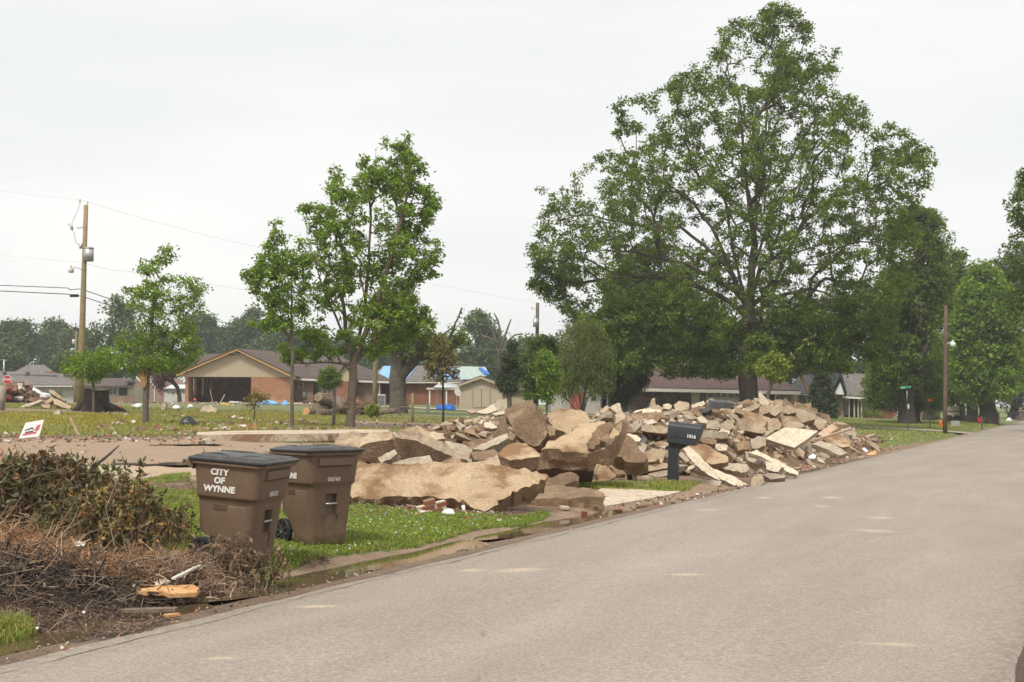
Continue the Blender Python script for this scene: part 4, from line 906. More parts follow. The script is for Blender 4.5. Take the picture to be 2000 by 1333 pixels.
# patio cover
D = 112; h = House('patio_cover', 'flat white patio cover on thin posts left of the shed', 'patio cover', base_at(865, D)); g1 = base_at(865, D)[2] - .1
a = P(833, 759, D); c = P(900, 762, D); h.part('roof', MB().box(a[0], c[0], D, D + 4, a[2] - .1, a[2] + .05), M['offwhite'])
for px, dd in ((839, .1), (853, 3.7), (872, .1), (882, 3.7)):
    x = P(px, 760, D + dd)[0]; h.part('post', MB().box(x - .05, x + .05, D + dd, D + dd + .1, g1, a[2] - .1), M['white'])
b = MB(); poly(b, [(846, 757, D - .2), (858, 748, D), (893, 752, D + .5), (897, 757, D), (870, 757.5, D - .1)], (.1, .6, .05)); tag(b.build('bent_roof_sheet', M['metal']), 'bent grey metal sheet lying on the patio cover', 'metal sheet')
# --- tan shed
D = 100; h = House('garden_shed', 'tan wooden shed with double doors and low gable', 'shed', base_at(940, D)); g1 = base_at(940, D)[2] - .15
b = MB(); z = g1; pts = [P(897, 752, D), P(939, 738.5, D), P(982, 753.5, D)]; b.prism([(pts[0][0], D, z), (pts[0][0], D, pts[0][2]), tuple(pts[1]), tuple(pts[2]), (pts[2][0], D, z)], (0, 5, 0)); h.part('wall', b, M['siding_shed'])
b = MB(); a, m_, c = P(893, 752, D - .25), P(939, 736, D - .25), P(984, 753, D - .25); dv = np.array([0, 5.5, 0]); b.prism([a, m_, m_ + dv, a + dv], (0, 0, .09)); b.prism([m_, c, c + dv, m_ + dv], (0, 0, .09)); h.part('roof', b, M['roof_grey'])
b = MB(); b.prism([a, m_, m_ + np.array([0, 0, -.16]), a + np.array([0, 0, -.16])], (0, -.04, 0)); b.prism([m_, c, c + np.array([0, 0, -.16]), m_ + np.array([0, 0, -.16])], (0, -.04, 0)); h.part('rake_board', b, M['siding_tan'])
h.part('door', bx(924, 940, 760.5, 796, D - .04, .035), M['siding_shed']); h.part('door', bx(941, 957, 760.5, 796, D - .04, .035), M['siding_shed']); h.part('door_trim', bx(923, 958, 759, 760.2, D - .05, .045), M['siding_tan'])
h.part('door_gap', bx(940.1, 940.9, 760.5, 796, D - .02, .015), M['dark_in']); h.part('door_gap', bx(923.2, 923.9, 760.5, 796, D - .02, .015), M['dark_in']); h.part('door_gap', bx(957.1, 957.7, 760.5, 796, D - .02, .015), M['dark_in']); h.part('vent', bx(923.5, 926.5, 745, 749, D - .05, .04), M['black'])
D = 106; h = House('outbuilding', 'low tan outbuilding wall between the cypress and the willow', 'outbuilding', base_at(1012, D)); g1 = base_at(1012, D)[2] - .15
h.part('wall', wall(MB(), 975, 1045, 765, 800, D, 5, g1), M['siding_shed']); b = MB(); a, c = P(970, 765, D - .3), P(1049, 765, D - .3); r1, r2 = P(985, 748, D + 3), P(1035, 748, D + 3); b.prism([a, c, r2, r1], (0, 0, .1)); h.part('roof', b, M['roof_brown'])
# --- grey sided building with a red door behind the willow
D = 102; h = House('grey_house', 'grey sided building with a red door behind the willow', 'house', base_at(1126, D)); g1 = base_at(1126, D)[2] - .15
b = MB(); pts = [P(1076, 762, D), P(1128, 741, D), P(1173, 760, D)]; b.prism([(pts[0][0], D, g1), (pts[0][0], D, pts[0][2]), tuple(pts[1]), tuple(pts[2]), (pts[2][0], D, g1)], (0, 8, 0)); h.part('wall', b, M['siding_grey'])
b = MB(); a, m_, c = P(1071, 763, D - .3), P(1128, 738.5, D - .3), P(1178, 761, D - .3); dv = np.array([0, 8.5, 0]); b.prism([a, m_, m_ + dv, a + dv], (0, 0, .1)); b.prism([m_, c, c + dv, m_ + dv], (0, 0, .1)); h.part('roof', b, M['roof_grey'])
M['reddoor'] = plain('reddoor', (.36, .10, .09), .6, var=.15)
h.part('door', bx(1113, 1142, 765, 803, D - .06, .05), M['reddoor']); h.part('window', bx(1155, 1164, 768, 782, D - .05, .04), M['glass']); h.part('corner_post', bx(1173.2, 1177, 760, 806, D - .1, .2), M['metal_dark'])
# --- long dark brick house with the plum roof
D = 100; h = House('brick_house', 'long dark brick house with brown hip roof and white garage door', 'house', base_at(1400, D)); g1 = base_at(1400, D)[2] - .5
h.part('wall', wall(MB(), 1188, 1349, 762, 818, D, .3, g1), M['brick_dark']); h.part('wall', wall(MB(), 1369, 1379, 762, 818, D, .3, g1), M['brick_dark'])
h.part('wall', wall(MB(), 1480, 1512, 764, 818, D, .3, g1), M['brick_dark']); h.part('side_wall', wall(MB(), 1188, 1551, 762, 818, D + .32, 9, g1), M['siding_grey'])
b = MB()
for i in range(5): wall(b, 1513 + i * 7.8, 1518.5 + i * 7.8, 765, 818, D, .3, g1)
h.part('board_wall', b, M['siding_tan'])
h.part('door', bx(1350, 1368, 767, 815, D + .1, .1), M['offwhite']); h.part('lintel', bx(1349, 1369, 762, 767, D, .3), M['offwhite'])
gd = h.part('garage_door', bx(1382, 1478, 767, 818, D + .12, .1), M['offwhite']); h.part('door_frame', bx(1379, 1480, 762, 767, D - .02, .3), M['offwhite']); h.part('door_frame', bx(1379, 1382, 767, 818, D - .01, .3), M['offwhite'])
for i in range(7): h.part('pane', bx(1384 + i * 13.2, 1392.5 + i * 13.2, 769, 776, D + .09, .03), M['glass'], gd)
A, Bq, Cq, E = P(1180, 758, D - .8), P(1563, 766, D - .8), P(1474, 713.5, D + 6.5), P(1286, 713.5, D + 6.5)
b = MB(); b.prism([A, Bq, Cq, E], (0, 0, .12)); dv = np.array([0, 14, 0]); b.prism([Bq, Bq + dv, Cq], (0, 0, .12)); b.prism([A + dv, A, E], (0, 0, .12)); b.prism([Bq + dv, A + dv, E, Cq], (0, 0, .12)); h.part('roof', b, M['roof_plum'])
b = MB(); o1 = np.array([0, -.08, -.2]); b.prism([A + o1, Bq + o1, Bq + np.array([0, -.08, .04]), A + np.array([0, -.08, .04])], (0, .1, 0)); h.part('gutter', b, M['offwhite'])
b = MB(); b.prism([A + np.array([0, .1, -.22]), Bq + np.array([0, .1, -.22]), Bq + np.array([0, 1.0, -.22]), A + np.array([0, 1.0, -.22])], (0, 0, .04)); h.part('soffit', b, M['offwhite'])
h.part('downspout', MB().tube([P(1528, 766, D - .7), P(1526, 769, D - .6), P(1515, 773, D - .12), P(1514, 780, D - .1), P(1514, 812, D - .1)], .06, 6), M['white'])
def rp(px, py, dz=.15): 
    n = np.cross(Bq - A, E - A); p = plane_hit(px, py, A, n); return p + np.array([0, -.05, dz])
b = MB(); b.prism([rp(1326, 722), rp(1349, 711.5), rp(1350, 714), rp(1335, 722)], (0, 0, .06)); h.part('roof_vent', b, M['white']); b = MB(); b.prism([rp(1334, 724), rp(1336, 719), rp(1349, 721), rp(1348, 724)], (0, 0, .1)); h.part('skylight', b, M['white'])
h.part('roof_vent', MB().prism([rp(1392, 721), rp(1396, 719), rp(1408, 723), rp(1405, 724)], (0, 0, .06)), M['offwhite'])
# --- far right house
D = 132; h = House('far_house', 'grey roofed house with a white front gable and tan porch posts', 'house', base_at(1690, D)); g1 = base_at(1690, D)[2] - .3
h.part('wall', wall(MB(), 1684, 1745, 778, 816, D, 7, g1), M['siding_grey']); h.part('brick_base', wall(MB(), 1682, 1745, 800, 818, D - .25, .24, g1), M['brick_red'])
h.part('wall', wall(MB(), 1560, 1684, 772, 816, D + 1.5, 7, g1), M['brick_dark']); h.part('brick_pier', wall(MB(), 1630, 1648, 772, 816, D - .8, .5, g1), M['brick_tan'])
b = MB()
for px in (1654, 1664, 1672, 1680): wall(MB(), px, px + 3.5, 773, 816, D - .6, .18, g1)
for px in (1657, 1667, 1674.5, 1681): h.part('porch_post', wall(MB(), px, px + 3.2, 774, 816, D - .6, .16, g1), M['siding_cream'])
h.part('door', bx(1650, 1656, 777, 812, D + 1.4, .08), M['white'])
window(h, 1704.5, 1719, 781, 799, D, 1, 1, 'metal_dark')
A, Bq, Cq, E = P(1645, 774, D - 1), P(1748, 780, D - 1), P(1720, 734, D + 5), P(1622, 732, D + 5)
b = MB(); b.prism([A, Bq, Cq, E], (0, 0, .14)); b.prism([Bq, Bq + np.array([0, 11, 0]), Cq], (0, 0, .14)); h.part('roof', b, M['roof_grey'])
b = MB(); o1 = np.array([0, -.06, -.2]); b.prism([A + o1, Bq + o1, Bq, A], (0, .06, 0)); h.part('fascia', b, M['offwhite'])
DG2 = D - 1.8; b = MB(); poly(b, [(1628, 771, DG2), (1641, 746, DG2), (1649, 771, DG2)], (0, .15, 0)); h.part('gable_wall', b, M['white'])
b = MB(); a, m_, c = P(1622, 772, DG2 - .3), P(1642, 735, DG2 - .3), P(1653, 773, DG2 - .3); dv = np.array([0, 6, 0]); b.prism([a, m_, m_ + dv, a + dv], (0, 0, .3)); b.prism([m_, c, c + dv, m_ + dv], (.1, 0, .3)); h.part('gable_roof', b, M['roof_dark'])
A, Bq, Cq, E = P(1548, 772, D - .3), P(1628, 770, D - .3), P(1642, 734, D + 5), P(1560, 734, D + 5); b = MB(); b.prism([A, Bq, Cq, E], (0, 0, .12)); h.part('rear_roof', b, M['roof_dark'])
for px0, px1, lab in ((1684, 1700, 'low green hedge left of the far house window'), (1702, 1722, 'low green hedge under the far house window')):
    tree('hedge', lab, 'hedge', base_at((px0 + px1) / 2, D - 2), D - 2, [(px0, 806), (px0 + 4, 802), (px1 - 4, 802), (px1, 807), (px1, 812), (px0, 812)], 30, 40, .12, .3, .04, 'leaf_light', 'bark', seed=int(px0), gap=-.9, seg=.6)
# brick house glimpsed behind the street trunks and a tan trailer
D = 150; h = House('far_house', 'red brick house glimpsed between the trunks behind the orange cone', 'house', base_at(1805, D)); g1 = base_at(1805, D)[2] - .3
h.part('wall', wall(MB(), 1742, 1842, 786, 812, D, 6, g1), M['brick_red']); h.part('roof', MB().prism([P(1738, 786, D - .6), P(1846, 786, D - .6), P(1830, 760, D + 5), P(1755, 760, D + 5)], (0, 0, .12)), M['roof_dark'])
h.part('corner_board', bx(1751, 1755, 778, 812, D - .2, .1), M['white']); h.part('corner_board', bx(1788, 1791, 786, 811, D - .1, .05), M['white']); window(h, 1824, 1832, 792, 802, D, 1, 1)
tree('hedge', 'rounded bright green hedge between the trunks left of the orange cone', 'hedge', base_at(1828, 135), 135, [(1818, 812), (1820, 807), (1830, 806), (1837, 812), (1836, 816), (1820, 816)], 30, 40, .14, .35, .05, 'leaf_light', 'bark', seed=71, gap=-.9, seg=.6)
D = 120; h = House('trailer', 'low tan trailer parked under the trees behind the lamp pole', 'trailer', base_at(1861, D)); g1 = base_at(1861, D)[2]
h.part('body', MB().box(P(1849, 800, D)[0], P(1874, 800, D)[0], D, D + 1.8, g1 + .35, P(1860, 793, D)[2]), M['siding_cream']); h.part('stripe', bx(1849, 1874, 803, 804.5, D - .03, .02), M['black'])
for px in (1854, 1868): p = P(px, 812, D); h.part('wheel', MB().tube([(p[0], D - .1, g1 + .32), (p[0], D + .1, g1 + .32)], .32, 14), M['black'])
# --- houses at the far left
D = 158; h = House('far_house', 'long grey roofed house with pale garage wall at the far left', 'house', base_at(75, D)); g1 = base_at(75, D)[2] - .3
h.part('wall', wall(MB(), -80, 64, 755, 792, D + .5, 8, g1), M['brick_red']); h.part('garage_wall', wall(MB(), 65, 147, 755, 792, D, 8, g1), M['siding_grey'])
A, Bq, Cq, E = P(-90, 754, D - .8), P(150, 754, D - .8), P(150, 733, D + 5), P(-60, 725, D + 5); b = MB(); b.prism([A, Bq, Cq, E], (0, 0, .14)); h.part('roof', b, M['roof_grey'])
b = MB(); b.prism([P(20, 733, D + 3), P(112, 735, D + 3), P(86, 715, D + 8), P(52, 716, D + 8)], (0, 0, .14)); h.part('upper_roof', b, M['roof_grey']); h.part('fascia', bx(-90, 150, 753.6, 756, D - .85, .06), M['offwhite'])
h.part('chimney', MB().box(P(86, 728, D + 4)[0], P(104, 728, D + 4)[0], D + 4, D + 5, P(86, 731, D + 4)[2], P(86, 726, D + 4)[2]), M['brick_red'])
for px, py in ((9, 729), (54, 730), (128, 733)): h.part('roof_vent', MB().cbox(P(px, py, D + 3), (.35, .3, .35)), M['metal_dark'])
D = 150; h = House('far_house', 'cream house with a row of dark windows and brick base behind the stump', 'house', base_at(205, D)); g1 = base_at(205, D)[2] - .3
h.part('wall', wall(MB(), 147, 262, 755, 792, D, 7, g1), M['siding_cream']); h.part('brick_base', wall(MB(), 146, 262, 773, 792, D - .2, .19, g1), M['brick_tan'])
window(h, 167, 177, 757, 766, D, 1); window(h, 201, 229, 757, 772, D, 3, 1, 'siding_cream'); h.part('porch_wall', bx(232, 248, 758, 781, D - .1, .08), M['dark_in'])
A, Bq, Cq, E = P(142, 756, D - .8), P(264, 756, D - .8), P(256, 741, D + 4), P(150, 741, D + 4); h.part('roof', MB().prism([A, Bq, Cq, E], (0, 0, .14)), M['roof_brown'])
h.part('gable_vent', MB().prism([P(243, 748, D - 1), P(250, 744, D - 1), P(257, 748, D - 1)], (0, 3, 0)), M['roof_dark'])
D = 154; h = House('far_house', 'pinkish brick house with two white trimmed gables left of the carport', 'house', base_at(295, D)); g1 = base_at(295, D)[2] - .3
b = MB()
for a0, m0, c0, ya, ym in ((252, 266, 283, 757, 739), (283, 292, 302, 757, 745), (300, 325, 345, 757, 738)):
    p0, p1, p2 = P(a0, ya, D), P(m0, ym, D), P(c0, ya, D); b.prism([(p0[0], D, g1), tuple(p0), tuple(p1), tuple(p2), (p2[0], D, g1)], (0, 6, 0))
h.part('wall', b, M['brick_pink'])
b = MB()
for a0, m0, ya, ym in ((302, 318, 757, 741), (301, 292, 757, 744), (283, 266, 758, 738), (325, 347, 737, 757)):
    p0, p1 = P(a0, ya, D - .2), P(m0, ym, D - .2); b.prism([p0, p1, p1 + np.array([0, 0, .2]), p0 + np.array([0, 0, .2])], (0, .1, 0))
h.part('rake_board', b, M['white']); h.part('corner_board', bx(300.5, 302, 757, 790, D - .1, .08), M['white'])
h.part('roof', MB().prism([P(283, 756, D + 1), P(345, 756, D + 1), P(335, 737, D + 5), P(290, 737, D + 5)], (0, 0, .14)), M['roof_grey']); window(h, 256, 268, 760, 771, D, 1)
D = 135; h = House('garden_shed', 'small white shed with a dark window left of the carport pier', 'shed', base_at(340, D)); g1 = base_at(340, D)[2] - .2
h.part('wall', wall(MB(), 321, 362, 760, 790, D, 3, g1), M['offwhite']); h.part('roof', MB().prism([P(320, 760, D - .3), P(364, 760, D - .3), P(364, 753.5, D + 2), P(336, 754, D + 2)], (0, 0, .1)), M['white']); window(h, 334, 341, 764.5, 771, D, 1, 1)

# ================================================================ poles, wires, posts, signs
def pole(name, label, base_px, D, top, r0, r1, mat, group=None):
    bp = base_at(base_px, D); r = thing(name, label, 'pole', bp, group=group); t = P(top[0], top[1], D)
    b = MB(); b.tube([(0, 0, -.3)] + [tuple((np.array(t) - bp) * k) for k in (.25, .5, .75, 1)], [r0, r0 * .92 + r1 * .08, (r0 + r1) / 2, r1 * 1.05, r1], 14); b.build('shaft', mat, r, True)
    return r, bp
def sub(r, name, mb, mat, smooth=False):
    o = mb.build(name, mat, r, smooth); o.location = -Vector(r.location); return o
DP = 64
r, bp = pole('utility_pole', 'tall yellowish wooden power pole with a transformer beside the stump', 157, DP, (168, 401), .165, .105, M['pole'])
p = P(173, 498, DP); sub(r, 'transformer', MB().tube([p + np.array([.02, -.05, -.32]), p + np.array([.02, -.05, .30])], .24, 18), M['metal'], True); sub(r, 'transformer_lid', MB().tube([p + np.array([.02, -.05, .30]), p + np.array([.02, -.05, .36])], [.26, .2], 18), M['metal'], True)
b = MB(); b.tube([P(166, 443, DP), P(155, 446, DP - .1), P(150, 445, DP - .1)], .025, 6); sub(r, 'bracket', b, M['metal'])
b = MB(); b.tube([P(138, 437, DP), P(141, 449, DP)], .07, 8); b.tube([P(136, 436, DP), P(133, 441, DP)], .02, 6); sub(r, 'cutout_fuse', b, M['offwhite'], True)
b = MB(); b.tube([P(141, 450, DP), P(146, 458, DP), P(147, 470, DP), P(152, 478, DP), P(160, 480, DP)], .012, 5); b.tube([P(156, 392, DP), P(156, 400, DP), P(146, 425, DP), P(140, 437, DP)], .009, 5); sub(r, 'jumper_wire', b, M['metal_dark'])
b = MB(); b.tube([P(158, 476, DP), P(158, 486, DP)], .08, 8); b.tube([P(166, 474, DP), P(166, 484, DP)], .06, 8); sub(r, 'arrester', b, M['metal'], True)
b = MB(); b.tube([P(171, 401, DP), P(171, 394, DP)], .04, 6); b.tube([P(156, 396, DP), P(156, 390, DP)], .05, 6); sub(r, 'insulator', b, M['offwhite'])
b = MB(); b.tube([P(160, 528, DP), P(154, 524, DP), P(148, 523, DP), P(142, 524, DP)], .022, 6); sub(r, 'lamp_arm', b, M['metal'])
b = MB(); b.tube([P(139, 518, DP), P(139, 524, DP)], .05, 8); b.tube([P(139, 524, DP), P(139, 526, DP), P(139, 533, DP)], [.08, .13, .12], 12); sub(r, 'lamp_head', b, M['offwhite'], True)
sub(r, 'junction_box', MB().cbox(P(145, 578, DP), (.38, .16, .13)), M['black'])
WG = 'overhead wires of the large power pole'
def wire(pts, rr, label, n=24, sag=0.0, mat='metal_dark'):
    out = []
    for (a, b_) in zip(pts[:-1], pts[1:]):
        for k in range(n): t = k / n; q = a * (1 - t) + b_ * t; q = q + np.array([0, 0, -sag * 4 * t * (1 - t)]); out.append(q)
    out.append(pts[-1]); return tag(MB().tube(out, rr, 4).build('overhead_wire', M[mat]), label, 'wire', WG)
M['wire_pale'] = plain('wire_pale', (.55, .55, .57), .6)
wire([P(-140, 345, DP + 2), P(156, 390, DP), P(520, 486, 86), P(1048, 592, 118)], .007, 'topmost thin wire from the power pole down to the transformer pole', sag=.15, mat='wire_pale')
wire([P(-140, 478, DP + 2), P(163, 513, DP), P(250, 530, 70), P(735, 600, 90)], .008, 'thin pale wire leaving the power pole below its transformer', sag=.1, mat='wire_pale')
wire([P(-140, 552, DP + 1), P(132, 563, DP), P(138, 567, DP - .1), P(150, 565, DP), P(161, 565, DP)], .024, 'upper thick cable running left from the power pole', 8)
wire([P(-140, 562, DP + 1), P(130, 575, DP), P(160, 579, DP)], .028, 'lower thick cable running left from the power pole', 8)
wire([P(162, 566, DP), P(400, 622, 82), P(700, 665, 108)], .022, 'upper cable sloping right from the power pole behind the young tree', sag=.25)
wire([P(161, 579, DP), P(400, 634, 82), P(700, 675, 108)], .022, 'lower cable sloping right from the power pole behind the young tree', sag=.25)
wire([P(735, 655, 90), P(900, 676, 100), P(1046, 676, 117)], .014, 'pale line crossing in front of the broken tree above the shed', sag=.3, mat='wire_pale')
wire([P(735, 690, 90), P(900, 709, 100), P(1046, 712, 117)], .014, 'lower pale line above the tin roof', sag=.3, mat='wire_pale')
r, bp = pole('utility_pole', 'bare tan wooden pole just right of the maple stems', 732, 90, (735, 590), .17, .13, M['pole'])
r, bp = pole('utility_pole', 'dark power pole with a small transformer rising above the bushy tree', 1047, 116, (1050, 592), .2, .15, M['bark'])
p = P(1046, 630, 116); sub(r, 'transformer', MB().tube([p + np.array([0, -.3, -.42]), p + np.array([0, -.3, .3])], .24, 12), M['metal'], True)
b = MB(); b.tube([P(1050, 604, 116), P(1042, 602, 116)], .03, 5); b.tube([P(1038, 600, 116), P(1041, 606, 116)], .06, 6); b.tube([P(1044, 617, 116), P(1044, 622, 116)], .06, 6); sub(r, 'cutout_fuse', b, M['offwhite'])
r, bp = pole('utility_pole', 'thin distant pole with a small lamp left of the large power pole', 147, 118, (149, 647), .12, .08, M['pole'])
p = P(144, 668, 118); sub(r, 'transformer', MB().tube([p + np.array([0, 0, -.22]), p + np.array([0, 0, .22])], .14, 10), M['offwhite'], True)
b = MB(); b.tube([P(148, 684, 118), P(144, 681, 118), P(141, 682, 118)], .03, 6); b.tube([P(140.5, 681, 118), P(140.5, 684, 118)], [.09, .14], 8); sub(r, 'lamp_head', b, M['white'], True)
r, bp = pole('utility_pole', 'small far pole with a crossarm at the far left above the roof', 7, 190, (8, 703), .12, .1, M['metal'])
sub(r, 'crossarm', MB().tube([P(2, 703, 190), P(14, 704, 190)], .06, 4), M['metal'])
hp = G(1844, 847); DL = float(hp[1])
r, bp = pole('street_light', 'brown wooden pole with a lamp at the corner of the side street', 1844, DL, (1847, 597), .13, .10, M['pole_brown'])
b = MB(); b.tube([P(1847, 674, DL), P(1853, 670, DL), P(1859, 668, DL)], .022, 6); sub(r, 'lamp_arm', b, M['white'])
b = MB(); b.tube([P(1861, 665, DL), P(1861, 669, DL)], .07, 8); b.tube([P(1861, 669, DL), P(1861, 671, DL), P(1861, 678, DL)], [.10, .17, .13], 12); sub(r, 'lamp_head', b, M['white'], True)
# posts
for px, D, top, label, m_, rr in ((652, 54.5, (654, 760), 'weathered wooden post left of the maple stems', 'post_grey', .07), (806, 63, (806, 768), 'tan wooden post right of the storm stripped grey tree', 'pole', .06), (4, 60, (6, 752), 'thick grey post at the left edge of the frame', 'post_grey', .17)):
    bp = base_at(px, D); t = P(top[0], top[1], D); tag(MB().tube([bp - np.array([0, 0, .2]), bp * .5 + t * .5, t], [rr, rr * .97, rr * .9], 8).build('wooden_post', M[m_], None, True), label, 'post')
def text_mesh(name, body, size, mat, parent=None, extrude=.002, offset=0.0, xs=1.0, font=None, align='CENTER'):
    cu = bpy.data.curves.new(name, 'FONT'); cu.body = body; cu.size = size; cu.extrude = extrude; cu.offset = offset; cu.align_x = align; cu.align_y = 'CENTER'; cu.resolution_u = 3
    tmp = bpy.data.objects.new('tmp', cu); COL.objects.link(tmp); dg = bpy.context.evaluated_depsgraph_get(); dg.update()
    me = bpy.data.meshes.new_from_object(tmp.evaluated_get(dg)); bpy.data.objects.remove(tmp); bpy.data.curves.remove(cu)
    me.name = name; me.materials.clear(); me.materials.append(mat)
    if xs != 1: me.transform(Matrix.Diagonal((xs, 1, 1, 1)))
    return link(name, me, parent)
# stop sign
hp = G(13, 786); D = float(hp[1]) if hp[1] < 140 else 100.0; D = 88.0
bp = base_at(13, D); c = P(14, 742, D); r = thing('stop_sign', 'red octagonal stop sign on a dark post beside the debris heap', 'sign', bp)
sub(r, 'post', MB().tube([bp, (c[0], D + .06, c[2] + .1)], .035, 6), M['metal_dark'])
oc = lambda rr, y: [(c[0] + rr * math.cos(math.pi / 8 + k * math.pi / 4), y, c[2] + rr * math.sin(math.pi / 8 + k * math.pi / 4)) for k in range(8)]
sub(r, 'sign_border', MB().prism(oc(.30, D), (0, .02, 0)), M['white']); sub(r, 'sign_face', MB().prism(oc(.275, D - .006), (0, .005, 0)), M['red'])
t = text_mesh('lettering', 'STOP', .2, M['white'], r, .002, .006, .95); t.location = Vector((c[0], D - .012, c[2])) - Vector(bp); t.rotation_euler = (rad(90), 0, 0)
# street name sign
hp = G(1772, 842); D = float(hp[1]); bp = base_at(1772, D); r = thing('street_sign', 'green street name sign over an edge on stop sign at the corner', 'sign', bp)
sub(r, 'post', MB().tube([bp, P(1770, 758, D)], .03, 6), M['metal_dark']); a, c = P(1759, 758, D), P(1779, 756, D)
b = MB(); b.cbox((a + c) / 2, (c[0] - a[0], .02, .14), (0, -.1, 0)); sub(r, 'name_blade', b, M['green_sign'])
b = MB(); b.cbox((a + c) / 2 + np.array([-.16, -.016, -.02]), (.24, .006, .07), (0, -.1, 0)); b.cbox((a + c) / 2 + np.array([.27, -.016, .03]), (.05, .006, .06), (0, -.1, 0)); sub(r, 'blurred_lettering', b, plain('pale_green', (.35, .55, .48), .5))
c = P(1769.5, 774, D); b = MB(); b.add([], []) ; R8 = [(c[0] + .05 + .09 * math.cos(math.pi / 8 + k * math.pi / 4), c[1] + .3 * math.cos(math.pi / 8 + k * math.pi / 4), c[2] + .32 * math.sin(math.pi / 8 + k * math.pi / 4)) for k in range(8)]
b.prism(R8, (.03, -.01, 0)); sub(r, 'stop_plate', b, M['metal']); b = MB(); b.cbox(P(1773.5, 794, D), (.15, .02, .27)); sub(r, 'notice_plate', b, M['offwhite'])
hp = G(1815, 837); D = float(hp[1]); bp = base_at(1815, D); r = thing('warning_sign', 'thin post with an edge on orange sign right of the street name sign', 'sign', bp)
sub(r, 'post', MB().tube([bp, P(1816, 783, D)], .03, 6), M['metal_dark']); sub(r, 'sign_face', MB().cbox(P(1816, 782, D), (.28, .03, .1)), M['orange'])
# cone
hp = G(1837, 832); D = float(hp[1]); x, y, z = hp; r = thing('traffic_cone', 'bright orange traffic cone left of the brown lamp pole', 'cone', hp)
MB().box(-.2, .2, -.2, .2, -.02, .04).build('cone_base', M['orange'], r); MB().tube([(0, 0, .04), (0, 0, .42)], [.17, .035], 14).build('cone_body', M['orange'], r, True)
# small yard sign by the lamp pole
hp = G(1866, 838); D = float(hp[1]); r = thing('yard_sign', 'small white lawn sign on two legs right of the brown lamp pole', 'sign', hp); s1 = (P(1874, 822, D) - P(1858, 832, D)); w, hh = abs(s1[0]), abs(s1[2])
MB().box(-w / 2, w / 2, 0, .02, .2, .2 + hh).build('panel', M['offwhite'], r)
for sx in (-1, 1): MB().tube([(sx * w * .25, .01, -.05), (sx * w * .25, .01, .2)], .012, 5).build('leg', M['metal_dark'], r)
b = MB()
for k in range(3): b.box(-w * .35, w * .35, -.006, -.002, .25 + k * hh * .28, .28 + k * hh * .28)
b.build('faded_print', M['metal'], r)
# brick mailbox pillars, red mailbox, bags
hp = G(1944, 829); D = float(hp[1]); w = abs(P(1950, 815, D)[0] - P(1938, 815, D)[0]); z1 = P(1944, 807, D)[2]; r = thing('mailbox_pillar', 'free standing red brick mailbox pillar at the road edge', 'mailbox', hp)
MB().box(-w / 2, w / 2, -w / 2, w / 2, -.2, z1 - hp[2]).build('brick_column', M['brick_red'], r); MB().box(-w / 2 - .04, w / 2 + .04, -w / 2 - .04, w / 2 + .04, z1 - hp[2], z1 - hp[2] + .07).build('cap', M['conc_grey'], r)
hp = G(1918, 840); D = float(hp[1]); r = thing('mailbox', 'red mailbox on a leaning red brown post in front of the dark trunk', 'mailbox', hp); H = P(1918, 812, D)[2] - hp[2]
MB().box(-.05, .05, -.05, .05, -.2, H).build('post', M['pole_brown'], r); b = MB(); b.box(-.26, -.08, -.1, .25, H * .5, H * .85); b.build('box', M['red'], r, bevel=.03); MB().tube([(0, 0, H * .55), (.3, .1, H * .85)], .04, 6).build('brace', M['pole_brown'], r)
hp = G(1996, 822); D = float(hp[1]); r = thing('mailbox_pillar', 'dark brick mailbox pillar cut by the right edge of the frame', 'mailbox', hp); MB().box(-.35, .35, -.3, .3, -.2, 1.15).build('brick_column', M['brick_dark'], r); MB().box(-.39, .39, -.34, .34, 1.15, 1.22).build('cap', M['conc_grey'], r)
hp = G(1978, 820); D = float(hp[1]); r = thing('garden_cart', 'dark flat handcart with two thick legs beside the white bag', 'cart', hp)
MB().cbox((0, 0, .75), (1.25, .6, .28)).build('tray', M['black'], r, bevel=.04); MB().cbox((-.25, 0, .3), (.22, .4, .62)).build('leg', M['metal_dark'], r); MB().cbox((.4, 0, .3), (.22, .4, .62)).build('leg', M['metal_dark'], r)
def blob(name, label, cat, c, size, mat, seed=0, n=3, rough=.25):
    bm = bmesh.new(); bmesh.ops.create_icosphere(bm, subdivisions=n, radius=1)
    V = np.array([v.co for v in bm.verts]); nz = fbm(V, 1.3, 3, seed)
    for v, k in zip(bm.verts, nz): v.co = Vector((v.co.x * size[0], v.co.y * size[1], max(v.co.z, -.3) * size[2])) * (1 + rough * k)
    me = bpy.data.meshes.new(name); bm.to_mesh(me); bm.free(); me.materials.append(M[mat]); me.polygons.foreach_set('use_smooth', [True] * len(me.polygons)); o = link(name, me); o.location = c; return tag(o, label, cat)
M['bag_white'] = plain('bag_white', (.7, .72, .74), .4); M['bag_black'] = plain('bag_black', (.035, .036, .04), .35)
hp = G(1971, 825); blob('bag', 'white plastic bag of trash near the far mailboxes', 'bag', hp + np.array([0, 0, .15]), (.3, .25, .32), 'bag_white', 1)
hp = G(1886, 817); blob('bag', 'pale plastic bag at the foot of the tree trunks beside the trailer', 'bag', hp + np.array([0, 0, .1]), (.3, .3, .35), 'bag_white', 2)
D = 49; bp = base_at(367, D); blob('bag', 'shiny black bag slumped in the grass before the ranch house', 'bag', bp + np.array([.02, 0, .02]), (.32, .22, .27), 'bag_black', 3); 
